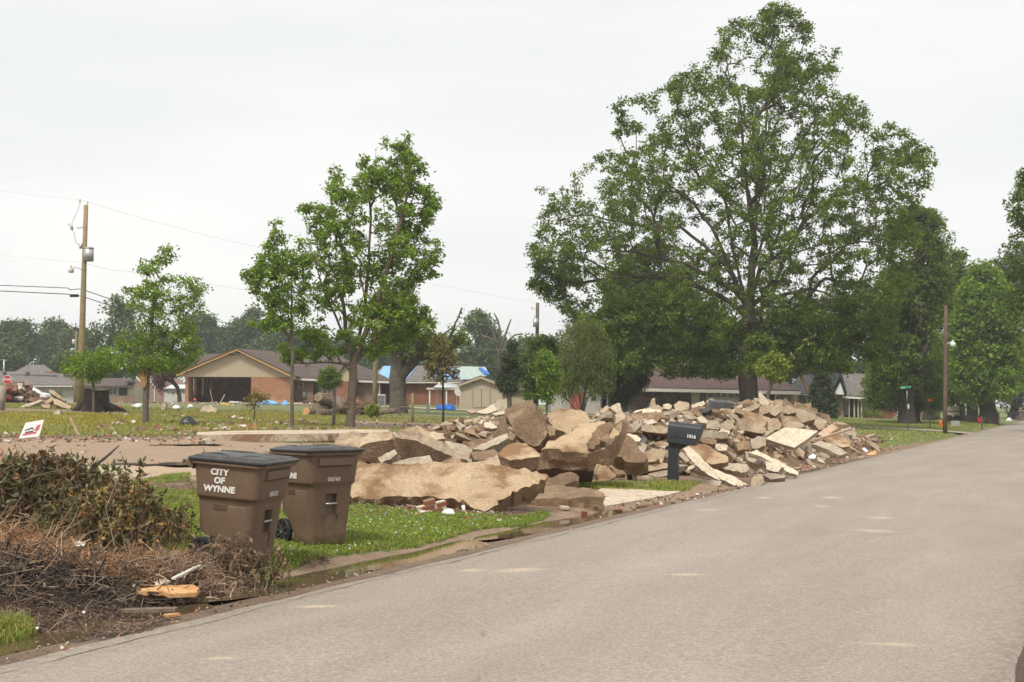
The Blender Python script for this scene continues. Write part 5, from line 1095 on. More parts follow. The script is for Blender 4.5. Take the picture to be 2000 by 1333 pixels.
# stump
D = 61; bp = base_at(187, D); b = MB(); rings = []; n = 18
for z, rr in ((-.3, .85), (0, .78), (.15, .66), (.4, .59), (.75, .56), (1.0, .54)):
    rings.append([(rr * (1 + .10 * math.sin(3 * t) + .06 * math.sin(7 * t + 1)) * math.cos(t), rr * (1 + .1 * math.sin(3 * t)) * math.sin(t), z + (.05 * math.sin(2 * t) if z > .9 else 0)) for t in [2 * math.pi * k / n for k in range(n)]])
V = [p for rg_ in rings for p in rg_]; Fc = [(i * n + k, i * n + (k + 1) % n, (i + 1) * n + (k + 1) % n, (i + 1) * n + k) for i in range(len(rings) - 1) for k in range(n)]
r = thing('tree_stump', 'broad dark tree stump cut level right beside the power pole', 'stump', bp); b.add(V, Fc); b.build('trunk_base', M['bark_dark'], r, True)
MB().add(rings[-1], [tuple(range(n))]).build('cut_face', M['bark_tan'], r)
for t0, l_ in ((-.3, .7), (.25, .9), (3.3, .5)):
    MB().tube([(.5 * math.cos(t0), .5 * math.sin(t0), .25), ((.6 + l_ * .5) * math.cos(t0), (.6 + l_ * .5) * math.sin(t0), .08), ((.6 + l_) * math.cos(t0), (.6 + l_) * math.sin(t0), -.08)], [.2, .14, .05], 8).build('root', M['bark_dark'], r, True)
# ================================================================ wheeled carts and the mailbox
def cartmat():
    m = NM('cart_plastic'); co = m.coord(); a = m.noise(co, 2.2, 5, .65, .3); b = m.noise(co, 60, 3, .7)
    c = m.ramp(a, 0, [(.3, (.132, .086, .056)), (.55, (.155, .102, .067)), (.75, (.182, .122, .082))])
    st = m.noise(m.coord('Object', (14, 14, .8)), 1.6, 5, .7); c = m.mix(.35, c, m.ramp(st, 0, [(.3, .75), (.7, 1.18)]), 'MULTIPLY')
    sc9 = m.noise(m.coord('Object', (3, 3, 26)), 3.0, 4, .8, .8); c = m.mix(m.ramp(sc9, 0, [(.66, 0.0), (.74, .30)]), c, (.40, .31, .24))
    # dried mud splashed near the foot
    tc = m.n('TexCoord'); sp = m.n('SeparateXYZ'); m.l(tc, 'Object', sp, 0); mr = m.n('MapRange'); mr.inputs[1].default_value = .28; mr.inputs[2].default_value = .02; m.l(sp, 2, mr, 0)
    mu = m.n('Math', operation='MULTIPLY'); n3 = m.ramp(m.noise(co, 14, 6, .75), 0, [(.45, 0.0), (.62, .7)]); m.l(mr, 0, mu, 0); m.l(n3, 0, mu, 1)
    c = m.mix(mu, c, (.27, .19, .12)); m.l(c, 2, m.b, 'Base Color'); rr = m.ramp(a, 0, [(.3, .42), (.7, .6)]); m.l(rr, 0, m.b, 'Roughness'); m.b.inputs['Specular IOR Level'].default_value = .35
    m.bump(b, 0, .12, .002); return m.m
M['cart'] = cartmat()
def lidmat():
    m = NM('cart_lid'); co = m.coord(); a = m.noise(co, 3, 5, .7); c = m.ramp(a, 0, [(.3, (.026, .025, .025)), (.7, (.045, .043, .042))])
    d = m.ramp(m.noise(co, 9, 6, .75), 0, [(.5, 0.0), (.75, .35)]); c = m.mix(d, c, (.20, .17, .14)); m.l(c, 2, m.b, 'Base Color'); m.b.inputs['Roughness'].default_value = .42; m.b.inputs['Specular IOR Level'].default_value = .3; m.bump(m.noise(co, 70, 2), 0, .08, .002); return m.m
M['lid'] = lidmat()
M['decal'] = plain('decal', (.64, .62, .58), .55, var=.18, scale=22)
def rring(hw, yf, yb, r, z, n=6):
    pts = []
    for cx, cy, a0 in ((hw - r, yb - r, 0), (-hw + r, yb - r, 90), (-hw + r, yf + r, 180), (hw - r, yf + r, 270)):
        for k in range(n + 1):
            a = rad(a0 + 90 * k / n); pts.append((cx + r * math.cos(a), cy + r * math.sin(a), z))
    return pts
def loft(rings, cap=(True, True)):
    b = MB(); n = len(rings[0]); V = [p for r in rings for p in r]
    Fc = [(i * n + k, i * n + (k + 1) % n, (i + 1) * n + (k + 1) % n, (i + 1) * n + k) for i in range(len(rings) - 1) for k in range(n)]
    if cap[0]: Fc.append(tuple(range(n - 1, -1, -1)))
    if cap[1]: Fc.append(tuple((len(rings) - 1) * n + k for k in range(n)))
    return b.add(V, Fc)
def baked(mb, name, mat, cutters, bevel=.006, parent=None):
    o = mb.build('tmp_body', mat); cs = []
    for c in cutters:
        co = c.build('tmp_cut', mat); md = o.modifiers.new('b', 'BOOLEAN'); md.object = co; md.operation = 'DIFFERENCE'; md.solver = 'EXACT'; cs.append(co)
    bv = o.modifiers.new('v', 'BEVEL'); bv.width = bevel; bv.segments = 2; bv.limit_method = 'ANGLE'; bv.angle_limit = rad(38)
    dg = bpy.context.evaluated_depsgraph_get(); dg.update(); me = bpy.data.meshes.new_from_object(o.evaluated_get(dg)); me.name = name
    for x in cs + [o]: bpy.data.objects.remove(x)
    me.polygons.foreach_set('use_smooth', [True] * len(me.polygons)); me.set_sharp_from_angle(angle=rad(40)); return link(name, me, parent)
def make_cart(label, loc, rot, number):
    root = thing('trash_cart', label, 'trash cart', loc, rot, 'brown wheeled trash carts by the road')
    S = [(.015, .215, -.235, .06, .05), (.04, .232, -.25, .08, .06), (.14, .238, -.262, .095, .06), (.22, .243, -.27, .135, .06), (.29, .248, -.278, .20, .06), (.345, .252, -.284, .285, .06), (.60, .266, -.312, .300, .06),
         (.640, .268, -.317, .302, .06), (.668, .300, -.338, .312, .07), (.70, .303, -.343, .315, .075), (.93, .318, -.378, .335, .08), (.955, .322, -.384, .338, .08), (.958, .345, -.410, .36, .075), (.985, .347, -.412, .362, .075)]
    body = loft([rring(hw, yf, yb, r, z) for z, hw, yf, yb, r in S])
    cut = [MB().box(-.068, .068, -.36, -.235, .335, .555), MB().box(-.095, .095, -.40, -.262, -.1, .335)]
    for sx in (-1, 1):
        cut.append(MB().cbox((sx * .298, -.12, .60), (.07, .19, .055), (0, sx * .5, 0)))
        cut.append(MB().cbox((sx * .288, .01, .26), (.055, .006, .66), (0, sx * .02, 0)))
    bo = baked(body, 'body', M['cart'], cut, .007, root)
    # handle block and bar at the hinge side
    for sx in (-1, 1): MB().prism([(sx * .30, .34, .90), (sx * .30, .44, .955), (sx * .30, .455, .985), (sx * .30, .34, .985)], (-sx * .05, 0, 0)).build('handle_bracket', M['cart'], root, bevel=.005)
    MB().tube([(-.3, .44, .965), (.3, .44, .965)], .016, 12).build('handle', M['cart'], root, True)
    # front ledge under the rim
    led = loft([[(x, y, z) for x, y, z in ((-.215, -.36, z0), (.215, -.36, z0), (.215 - c, -.36 - d, z0 + dz), (-.215 + c, -.36 - d, z0 + dz))] for z0, c, d, dz in ((.835, .03, .008, 0.0), (.852, .012, .036, 0), (.93, .005, .044, 0))])
    led.build('front_ledge', M['cart'], root, bevel=.008)
    # grab bar
    MB().tube([(-.068, -.302, .452), (.068, -.302, .452)], .009, 10).build('grab_bar', M['metal'], root, True)
    # lid
    L1 = [rring(.352, -.424, .385, .06, .987), rring(.358, -.430, .390, .062, 1.0), rring(.356, -.428, .388, .062, 1.014), rring(.335, -.405, .372, .055, 1.022), rring(.322, -.392, .36, .05, 1.020), rring(.30, -.37, .35, .05, 1.034), rring(.20, -.28, .30, .05, 1.046)]
    lid = loft(L1).build('lid', M['lid'], root, True); lid.data.set_sharp_from_angle(angle=rad(30))
    b = MB()
    for sx in (-1, 1): b.tube([(sx * .30, -.02, 1.030), (sx * .22, .02, 1.052), (sx * .17, .12, 1.056), (sx * .17, .33, 1.048)], .011, 6); b.tube([(sx * .10, -.36, 1.036), (sx * .10, -.20, 1.052), (sx * .16, -.12, 1.053), (sx * .28, -.10, 1.036)], .010, 6)
    b.build('lid_rib', M['lid'], lid, True, None) if False else None
    for sx in (-1, 1):
        MB().tube([(sx * .30, -.02, 1.026), (sx * .22, .02, 1.043), (sx * .17, .12, 1.048), (sx * .17, .33, 1.040)], .010, 6).build('lid_rib', M['lid'], lid, True)
        MB().tube([(sx * .10, -.37, 1.028), (sx * .10, -.22, 1.044), (sx * .16, -.13, 1.046), (sx * .29, -.11, 1.028)], .009, 6).build('lid_rib', M['lid'], lid, True)
    MB().tube([(-.27, .395, .998), (.27, .395, .998)], .018, 10).build('hinge', M['lid'], root, True)
    # wheels
    for sx in (-1, 1):
        wx = sx * .255; wy, wz, wr = .215, .142, .142
        t = loft([[(wx + sx * dx, wy + (wr - dr) * math.cos(2 * math.pi * k / 28), wz + (wr - dr) * math.sin(2 * math.pi * k / 28)) for k in range(28)] for dx, dr in ((-.028, .035), (-.028, .008), (-.018, 0), (.018, 0), (.028, .008), (.028, .035), (.018, .04))], (True, True))
        w = t.build('wheel', M['black'], root, True); w.data.set_sharp_from_angle(angle=rad(35))
        b = MB()
        for k in range(8):
            a = 2 * math.pi * k / 8 + .2; b.cbox((wx + sx * .024, wy + .062 * math.cos(a), wz + .062 * math.sin(a)), (.012, .088, .016), (a, 0, 0))
        b.tube([(wx + sx * .012, wy, wz), (wx + sx * .034, wy, wz)], .03, 12); b.build('spokes', M['metal_dark'], w)
        MB().tube([(wx + sx * .034, wy, wz), (wx + sx * .04, wy, wz)], .011, 8).build('axle_cap', M['metal'], w)
    MB().tube([(-.24, .215, .142), (.24, .215, .142)], .012, 8).build('axle', M['metal'], root)
    # lettering on the side that shows (-x), number on the front (-y)
    def onside(name, body_, size, y, z, off, xs=1.0):
        t = text_mesh(name, body_, size, M['decal'], root, .0012, off, xs); hw = .303 + (z - .70) / .23 * .015
        t.matrix_local = Matrix.Translation((-hw - .0035, y, z)) @ Matrix(((0, 0, -1), (-1, 0, 0), (0, 1, 0))).to_4x4() @ Matrix.Rotation(-.065, 4, 'X')
    onside('lettering', 'CITY', .078, .045, .895, .0034, 1.1); onside('lettering', 'OF', .078, .045, .818, .0034, 1.1); onside('lettering', 'WYNNE', .078, .045, .740, .0034, 1.12)
    t = text_mesh('serial_number', number, .062, M['decal'], root, .001, .0008, .62); t.matrix_local = Matrix.Translation((0, -.3465, .705)) @ Matrix(((1, 0, 0), (0, 0, -1), (0, 1, 0))).to_4x4() @ Matrix.Rotation(.15, 4, 'X')
    # raised maker's plate, unreadable
    b = MB()
    for k in range(3): b.box(-.2725, -.2685, -.02 + .0, .13, .555 + k * .018, .563 + k * .018)
    b.build('moulded_plate', M['cart'], root); root.scale = (1.06, 1.06, 1.06); return root
cA = G(497, 1117); cB = G(636, 1069)
make_cart('near trash cart half hidden by brush, its lid slanting, leftmost of the two', (cA[0] - .22, cA[1] + .22, gz(cA[0], cA[1] + .2) + .005), (rad(4.0), rad(-1.5), rad(71)), '00067535')
make_cart('far trash cart standing upright in the grass behind the near one', (cB[0] - .15, cB[1] + .25, gz(cB[0], cB[1] + .2) + .0), (0, 0, rad(41)), '00067469')
# ---- mailbox
hp = G(1315, 941); r = thing('mailbox', 'black plastic curb mailbox with house number before the rubble heap', 'mailbox', hp, (0, 0, rad(-20)))
sc_ = F_PX / hp[1]
def sx_(px): return (px - 1315) / sc_ / math.cos(rad(20))
def sz_(py): return (941 - py) / sc_
b = MB(); b.prism([(sx_(1304), -.07, -.12), (sx_(1324.5), -.07, -.12), (sx_(1325), -.07, sz_(888)), (sx_(1329), -.07, sz_(878)), (sx_(1345), -.07, sz_(869)), (sx_(1345), -.07, sz_(866)), (sx_(1308), -.07, sz_(862))], (0, .14, 0)); b.build('post', M['mailbox'], r, bevel=.012)
piv = Matrix.Translation((sx_(1338), 0, sz_(846))) @ Matrix.Rotation(rad(6), 4, 'Y')
def tf(mb): mb.v = [tuple(piv @ Vector(v)) for v in mb.v]; return mb
hl, hw, zb, zs = .34, .15, -.24, -.115
def prof(x, z0, z1, dome=True):
    out = [(x, -hw, z0), (x, -hw, z1 - .10)] + [(x, -hw * math.cos(a), z1 - .10 + .10 * math.sin(a)) for a in [math.pi * k / 8 for k in range(1, 8)]] + [(x, hw, z1 - .10), (x, hw, z0)]
    return out
def shear(ring, xl, k): return [(xl + (p[2] - .20) * k, p[1], p[2]) for p in ring]
tf(loft([prof(-hl, zs + .004, .20), shear(prof(0, zs + .004, .20), hl, .22)])).build('box', M['mailbox'], r, True).data.set_sharp_from_angle(angle=rad(32))
tf(loft([shear(prof(0, zs + .004, .203), hl + .004, .22), shear(prof(0, zs + .004, .203), hl + .022, .22)])).build('door', M['mailbox'], r, True).data.set_sharp_from_angle(angle=rad(32))
tf(loft([[(x + (z - .2) * .22 * (1 if x > 0 else 0), y, z) for y, z in ((-hw * .96, zb), (-hw * .96, zs - .004), (hw * .96, zs - .004), (hw * .96, zb))] for x in (-hl + .0, hl)])).build('paper_slot', M['mailbox'], r, bevel=.01)
tf(MB().box(-hl * .42, -hl * .40, -hw - .004, -hw + .01, zs, .10)).build('seam', M['black'], r)
t = text_mesh('house_number', '1016', .092, M['decal'], r, .001, .004, 1.05); t.matrix_local = piv @ Matrix.Translation((hl * .48, -hw - .006, zs + .055)) @ Matrix(((1, 0, 0), (0, 0, -1), (0, 1, 0))).to_4x4()
for x in (-.29, .24): tf(MB().tube([(x, -hw - .004, zs + .02), (x, -hw + .01, zs + .02)], .006, 6)).build('rivet', M['metal'], r)
# ================================================================ rubble heap
def slab_mesh(name, P0, n, t, mats, seg=.10, rough=.02, edge=.03, seed=0, layers=2, taper=.0):
    """P0: outline on the face (3d, any order), extruded against n by t; broken, uneven edges"""
    rng = np.random.default_rng(seed + 900); n = np.asarray(n, float); n /= np.linalg.norm(n)
    P0 = [np.asarray(p, float) for p in P0]; c = sum(P0) / len(P0)
    area = sum(np.dot(np.cross(P0[i] - c, P0[(i + 1) % len(P0)] - c), n) for i in range(len(P0)))
    if area < 0: P0 = P0[::-1]
    out = []
    for i in range(len(P0)):
        a, b = P0[i], P0[(i + 1) % len(P0)]; L = np.linalg.norm(b - a); k = max(1, int(round(L / seg)))
        for j in range(k):
            q = a + (b - a) * j / k
            if j: 
                d = np.cross(n, (b - a) / max(L, 1e-6)); q = q + d * rng.normal() * edge * .32
            out.append(q)
    bm = bmesh.new(); rings = []
    for li in range(layers + 1):
        f = li / layers; ring = []
        for q in out:
            r_ = (q - c); w = q - n * t * f - r_ * taper * f + (rng.normal(size=3) * edge * .28 if 0 < li else rng.normal(size=3) * edge * .15)
            ring.append(bm.verts.new(w))
        rings.append(ring)
    m = len(out)
    try:
        f0 = bm.faces.new(rings[0]); f0.material_index = 0; f1 = bm.faces.new(rings[-1][::-1]); f1.material_index = 1 if len(mats) > 1 else 0
    except ValueError: pass
    for li in range(layers):
        for k in range(m):
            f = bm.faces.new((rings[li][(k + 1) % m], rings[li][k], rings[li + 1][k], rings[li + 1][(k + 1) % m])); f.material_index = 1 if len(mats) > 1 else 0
    bmesh.ops.triangulate(bm, faces=[f for f in bm.faces if len(f.verts) > 4])
    for it in range(3):
        es = [e for e in bm.edges if e.calc_length() > seg * 1.7]
        if not es or len(bm.verts) > 5000: break
        bmesh.ops.subdivide_edges(bm, edges=es, cuts=1); bmesh.ops.triangulate(bm, faces=[f for f in bm.faces if len(f.verts) > 4])
    bmesh.ops.recalc_face_normals(bm, faces=bm.faces); bm.normal_update()
    V = np.array([v.co for v in bm.verts]); nn = np.array([v.normal for v in bm.verts])
    d = fbm(V, 1.0 / max(seg * 1.6, .08), 3, seed % 40) * rough * .45 + fbm(V, 1.7, 2, seed % 31) * rough * .7
    for v, k, q in zip(bm.verts, d, nn): v.co = v.co + Vector(q * k)
    me = bpy.data.meshes.new(name); cc = sum((v.co for v in bm.verts), Vector()) / len(bm.verts)
    for v in bm.verts: v.co -= cc
    bm.to_mesh(me); bm.free()
    for x in mats: me.materials.append(x)
    me.polygons.foreach_set('use_smooth', [True] * len(me.polygons)); me.set_sharp_from_angle(angle=rad(20)); return me, cc
hs = lambda x, y: terrain(x, y) + heap(x, y)
def autoY(px, py, L=3.6):
    p = hit(px, py, hs); s, l = toSL(p[0], p[1])
    if -2 < s < 44 and -1 < l < 9.5: return float(p[1])
    k = (px - 1000) / F_PX; return (L + 6.4) / (.395 - .9187 * k)
SEED = [0]
RG = 'broken concrete pieces of the rubble heap'
def slab(pp, n, t, mats, label, Y=None, rough=.02, edge=.03, seg=.10, name='concrete_chunk', cat='concrete chunk', group=RG, dY=0.0, layers=2, taper=.05):
    SEED[0] += 1; cx = sum(p[0] for p in pp) / len(pp); cy = sum(p[1] for p in pp) / len(pp)
    if Y is None: Y = autoY(cx, cy)
    Y += dY; p0 = P(cx, cy, Y); n = np.asarray(n, float); n /= np.linalg.norm(n)
    pts = [plane_hit(x, y, p0, n) for x, y in pp]
    me, c = slab_mesh(name, pts, n, t, [M[m] for m in (mats if isinstance(mats, tuple) else (mats,))], seg, rough, edge, SEED[0], layers, taper)
    o = link(name, me); o.location = c; return tag(o, label, cat, group)
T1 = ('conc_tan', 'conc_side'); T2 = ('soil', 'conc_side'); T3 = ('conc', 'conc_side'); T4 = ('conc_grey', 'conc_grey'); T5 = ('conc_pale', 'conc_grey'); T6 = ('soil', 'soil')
# heap core: earth and fine rubble
s_ax = np.arange(-1, 46, .22); l_ax = np.arange(.2, 10.2, .18); SS, LL = np.meshgrid(s_ax, l_ax, indexing='ij'); xx, yy = fromSL(SS.ravel(), LL.ravel())
hh = heap(xx, yy); q = np.stack([xx, yy, 0 * xx], -1); zz = terrain(xx, yy) + hh * (1 + .22 * fbm(q, 1.1, 3, 4)) + .10 * fbm(q, 3.2, 3, 8) * sstep(.02, .25, hh) - .06 * sstep(.06, .0, hh) - .02
nl2 = len(l_ax); ii, jj = np.meshgrid(np.arange(len(s_ax) - 1), np.arange(nl2 - 1), indexing='ij'); a = (ii * nl2 + jj).ravel(); keep = (hh[a] > .004) | (hh[a + nl2 + 1] > .004); a = a[keep]
M['rubble_soil'] = mottled('rubble_soil', [(.3, (.085, .055, .036)), (.7, (.24, .16, .10))], 1.2, .97, 1.0, .06, 14)
tag(link('loose_rubble', np_mesh('loose_rubble', np.stack([xx, yy, zz], -1), np.stack([a, a + nl2, a + nl2 + 1, a + 1], -1), M['rubble_soil'], None, True)), 'earth and crumbled concrete filling the long rubble heap', 'rubble', kind='stuff')
# small chips over the heap
def chips(n, smp, size, rng, flat=.55):
    """n angular little blocks; smp(rng,n)->points"""
    Pn = smp(rng, n); n = len(Pn)
    base = np.array([(-1, -1, -1), (1, -1, -1), (1, 1, -1), (-1, 1, -1), (-.8, -.8, 1), (.8, -.7, 1), (.7, .8, 1), (-.8, .7, 1)], float)
    V = base[None] * (rng.uniform(.5, 1.2, (n, 8, 1))) * (size * rng.uniform(.4, 1.4, (n, 1, 1)) * np.concatenate([rng.uniform(.6, 1.5, (n, 1, 1)), rng.uniform(.5, 1.1, (n, 1, 1)), rng.uniform(flat * .6, flat * 1.4, (n, 1, 1))], 2))
    a, b_, c_ = rng.uniform(0, 6.28, n), rng.normal(0, .5, n), rng.normal(0, .5, n); ca, sa2 = np.cos(a), np.sin(a); cb, sb = np.cos(b_), np.sin(b_); cc, sc2 = np.cos(c_), np.sin(c_)
    x, y, z = V[..., 0], V[..., 1], V[..., 2]; y, z = y * cb[:, None] - z * sb[:, None], y * sb[:, None] + z * cb[:, None]; x, z = x * cc[:, None] + z * sc2[:, None], -x * sc2[:, None] + z * cc[:, None]; x, y = x * ca[:, None] - y * sa2[:, None], x * sa2[:, None] + y * ca[:, None]
    V = np.stack([x, y, z], -1) + Pn[:, None]; F = np.array([(0, 3, 2, 1), (4, 5, 6, 7), (0, 1, 5, 4), (1, 2, 6, 5), (2, 3, 7, 6), (3, 0, 4, 7)])[None] + (np.arange(n) * 8)[:, None, None]
    return V.reshape(-1, 3), F.reshape(-1, 4), n
def heap_pts(rng, n):
    s = rng.uniform(0, 44, n); L = rng.uniform(.9, 9, n); x, y = fromSL(s, L); k = (heap(x, y) > .15) & (s > 3.6); x, y = x[k], y[k]; return np.stack([x, y, terrain(x, y) + heap(x, y) + .02], -1)
PAL = np.array([(.42, .34, .24), (.30, .20, .12), (.50, .44, .36), (.24, .15, .09), (.36, .28, .2), (.30, .10, .06)])
rng = np.random.default_rng(31)
V, F, n = chips(5200, heap_pts, .085, rng); T = PAL[rng.choice(6, n, p=[.3, .21, .15, .21, .12, .01])] * rng.uniform(.8, 1.15, (n, 1))
M['chip'] = tintmat('chip', .92)
tag(link('small_rubble', np_mesh('small_rubble', V, F, M['chip'], np.repeat(T, 8, 0))), 'fist sized rubble scattered all over the heap', 'rubble', kind='stuff')
# --- big pieces, front left
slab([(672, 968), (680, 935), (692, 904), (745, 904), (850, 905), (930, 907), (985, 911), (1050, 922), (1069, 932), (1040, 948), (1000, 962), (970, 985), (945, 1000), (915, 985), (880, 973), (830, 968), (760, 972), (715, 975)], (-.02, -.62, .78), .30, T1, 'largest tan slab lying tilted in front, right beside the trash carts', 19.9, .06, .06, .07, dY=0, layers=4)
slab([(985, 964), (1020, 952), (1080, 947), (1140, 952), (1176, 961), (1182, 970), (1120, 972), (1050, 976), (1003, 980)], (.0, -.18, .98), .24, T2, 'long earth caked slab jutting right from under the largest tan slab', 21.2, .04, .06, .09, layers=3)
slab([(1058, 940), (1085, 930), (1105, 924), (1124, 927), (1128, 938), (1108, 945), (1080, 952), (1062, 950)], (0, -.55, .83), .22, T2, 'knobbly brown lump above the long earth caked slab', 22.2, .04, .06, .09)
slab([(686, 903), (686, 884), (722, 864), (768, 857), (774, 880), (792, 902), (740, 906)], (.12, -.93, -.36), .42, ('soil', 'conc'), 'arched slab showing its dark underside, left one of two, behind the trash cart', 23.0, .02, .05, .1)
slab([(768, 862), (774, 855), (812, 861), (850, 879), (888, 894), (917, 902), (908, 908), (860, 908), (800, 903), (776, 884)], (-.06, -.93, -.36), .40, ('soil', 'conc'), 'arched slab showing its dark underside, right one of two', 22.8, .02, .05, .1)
slab([(652, 868), (662, 846), (690, 842), (712, 856), (740, 852), (765, 852), (735, 868), (700, 880), (680, 885)], (-.1, -.55, .83), .2, T3, 'crumbling grey slab just above the far trash cart lid', 23.2, .05, .06, .1)
slab([(772, 857), (790, 840), (815, 831), (838, 843), (866, 848), (868, 858), (840, 862), (810, 858)], (.05, -.5, .87), .18, T3, 'rough grey crust on top of the right arched slab', 23.6, .04, .05, .1)
slab([(738, 894), (755, 886), (770, 879), (776, 886), (762, 898), (745, 905)], (-.5, -.6, .6), .14, T4, 'short grey block leaning under the arched slabs', 21.8)
slab([(765, 905), (790, 898), (838, 890), (846, 900), (835, 908), (790, 908)], (.1, -.45, .9), .16, T4, 'flat grey piece in the shade of the right arched slab', 21.8)
slab([(860, 905), (890, 890), (899, 900), (902, 908)], (0, -.8, .6), .12, T3, 'small pointed tan piece on the top edge of the largest slab', 21.2)
slab([(905, 906), (945, 900), (972, 888), (977, 908), (985, 914), (940, 912)], (-.1, -.55, .83), .25, T3, 'low tan wedge right behind the largest slab', 21.8, .03)
slab([(922, 878), (950, 865), (990, 846), (994, 856), (972, 868), (945, 880)], (-.2, -.6, .78), .18, T4, 'long grey beam like piece pointing up right beside the tall tilted slab', 23.6)
slab([(868, 862), (905, 868), (926, 880), (905, 888), (880, 878)], (.1, -.4, .9), .14, T4, 'flat grey slab tilted down behind the arched slab', 24.2)
slab([(912, 866), (925, 859), (955, 857), (965, 866), (940, 872), (920, 878)], (0, -.5, .87), .22, T2, 'low brown piece beyond the beam like piece', 25.5)
slab([(920, 884), (965, 876), (975, 886), (950, 897), (925, 899)], (0, -.45, .9), .2, T6, 'low earth caked piece left of the pale boulder', 23)
slab([(985, 806), (1006, 787), (1039, 784), (1045, 792), (1058, 820), (1069, 846), (1066, 857), (1044, 874), (1022, 862), (1005, 848), (996, 826)], (-.22, -.80, .5), .32, T2, 'tall tilted earth covered slab standing highest left of the heap middle', 25.4, .045, .06, .1, layers=3)
slab([(1044, 788), (1056, 796), (1064, 810), (1072, 850), (1066, 850)], (.5, -.8, .2), .3, T6, 'dark wedge behind the right edge of the tall tilted slab', 26.3)
slab([(1008, 850), (1000, 860), (993, 858), (996, 842)], (0, -.8, .6), .2, T2, 'small block against the left foot of the tall tilted slab', 25)
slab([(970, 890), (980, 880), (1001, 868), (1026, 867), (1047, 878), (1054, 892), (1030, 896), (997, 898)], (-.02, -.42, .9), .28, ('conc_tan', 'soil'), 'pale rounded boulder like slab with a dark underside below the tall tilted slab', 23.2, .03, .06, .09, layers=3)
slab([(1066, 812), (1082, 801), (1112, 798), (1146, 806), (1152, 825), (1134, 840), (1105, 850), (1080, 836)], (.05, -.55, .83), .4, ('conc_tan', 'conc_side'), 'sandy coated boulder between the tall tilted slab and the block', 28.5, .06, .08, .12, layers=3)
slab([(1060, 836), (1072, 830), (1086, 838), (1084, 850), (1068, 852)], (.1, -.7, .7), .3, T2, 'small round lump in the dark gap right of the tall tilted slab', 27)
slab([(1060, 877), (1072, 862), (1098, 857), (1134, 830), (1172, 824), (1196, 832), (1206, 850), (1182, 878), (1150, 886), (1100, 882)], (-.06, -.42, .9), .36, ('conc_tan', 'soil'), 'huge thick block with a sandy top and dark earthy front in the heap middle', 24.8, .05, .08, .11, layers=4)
slab([(1156, 846), (1164, 834), (1190, 828), (1195, 836), (1186, 858), (1170, 868), (1152, 876), (1148, 868)], (.1, -.8, .6), .15, T6, 'ridged clod of dark earth on the right end of the huge block', 24.4, .05, .07, .08)
slab([(1178, 908), (1190, 872), (1204, 832), (1216, 821), (1214, 838), (1198, 880), (1184, 904)], (-.55, -.8, .2), .25, T3, 'narrow slab standing on edge along the right side of the huge block', 25.2)
slab([(1198, 846), (1222, 850), (1246, 867), (1263, 888), (1258, 905), (1232, 904), (1190, 888)], (-.12, -.72, .68), .40, T2, 'rounded earth block right of the huge block', 27, .05, .08, .11, layers=3)
slab([(1040, 912), (1070, 907), (1110, 902), (1140, 908), (1163, 912), (1160, 920), (1120, 921), (1090, 914), (1050, 918)], (0, -.85, .5), .5, T6, 'long thin dark slab beneath the huge block', 25.2, .03)
slab([(1170, 903), (1176, 900), (1190, 915), (1206, 929), (1192, 938), (1170, 942), (1165, 925)], (.1, -.9, .3), .25, T1, 'triangular tan chunk standing on the grass left of the upright cinder block', 27.0, .03)
slab([(1184, 905), (1220, 904), (1240, 908), (1238, 928), (1206, 926), (1190, 912)], (0, -.8, .55), .5, T6, 'dark earth slab behind the triangular chunk', 28.3)
slab([(1245, 912), (1272, 908), (1304, 904), (1304, 915), (1270, 920), (1247, 922)], (0, -.97, .22), .7, T3, 'flat slab second from the ground just left of the mailbox post', 29.0)
slab([(1264, 927), (1280, 922), (1304, 918), (1304, 929), (1280, 932)], (0, -.97, .22), .7, T4, 'flat grey slab nearest the ground left of the mailbox post', 28.8)
slab([(1246, 933), (1256, 930), (1272, 931), (1280, 937), (1274, 943), (1246, 943)], (0, -.8, .6), .3, T3, 'low flat stone on the grass between cinder block and mailbox', 28.3)
slab([(1283, 890), (1304, 880), (1306, 897), (1300, 900)], (0, -.9, .4), .4, T3, 'tan chunk hidden behind the mailbox post, left side', 30)
slab([(1260, 882), (1278, 884), (1288, 896), (1280, 902), (1264, 903)], (-.2, -.85, .5), .25, T3, 'striped tan fragment right of the rounded earth block', 29)
slab([(1247, 866), (1270, 868), (1302, 858), (1306, 870), (1280, 882), (1254, 877)], (.05, -.75, .65), .3, T3, 'tan slab running behind the mailbox, left side', 30.5)
slab([(1221, 852), (1228, 847), (1244, 851), (1252, 858), (1250, 863), (1236, 862)], (0, -.6, .8), .2, T5, 'white faced lump above the rounded earth block', 30)
slab([(1240, 852), (1250, 847), (1264, 858), (1261, 868), (1252, 866)], (0, -.7, .7), .2, ('asph_dark', 'asph_dark'), 'small dark asphalt chunk beside the white faced lump', 30.4)
slab([(1213, 832), (1232, 828), (1246, 823), (1252, 831), (1236, 846), (1222, 849), (1212, 842)], (-.3, -.6, .75), .2, T4, 'grey broken piece left of the long beam', 30.5)
slab([(1248, 830), (1280, 832), (1312, 836), (1312, 848), (1280, 845), (1250, 842)], (0, -.96, .25), .5, T3, 'long squared beam left of the mailbox top', 30.5)
slab([(1216, 822), (1238, 808), (1268, 804), (1292, 805), (1300, 814), (1288, 822), (1250, 826), (1222, 829)], (0, -.62, .78), .3, ('soil', 'conc_side'), 'long brown rounded slab high above the beam', 32.5, .04)
slab([(1236, 806), (1250, 800), (1262, 797), (1263, 803), (1250, 810)], (0, -.6, .8), .2, T5, 'pale lump sitting on the long brown rounded slab', 34)
slab([(1190, 796), (1207, 787), (1212, 789), (1217, 812), (1211, 813), (1198, 803)], (.3, -.85, .4), .14, T5, 'pale upright shard left of the long brown slab', 33.5)
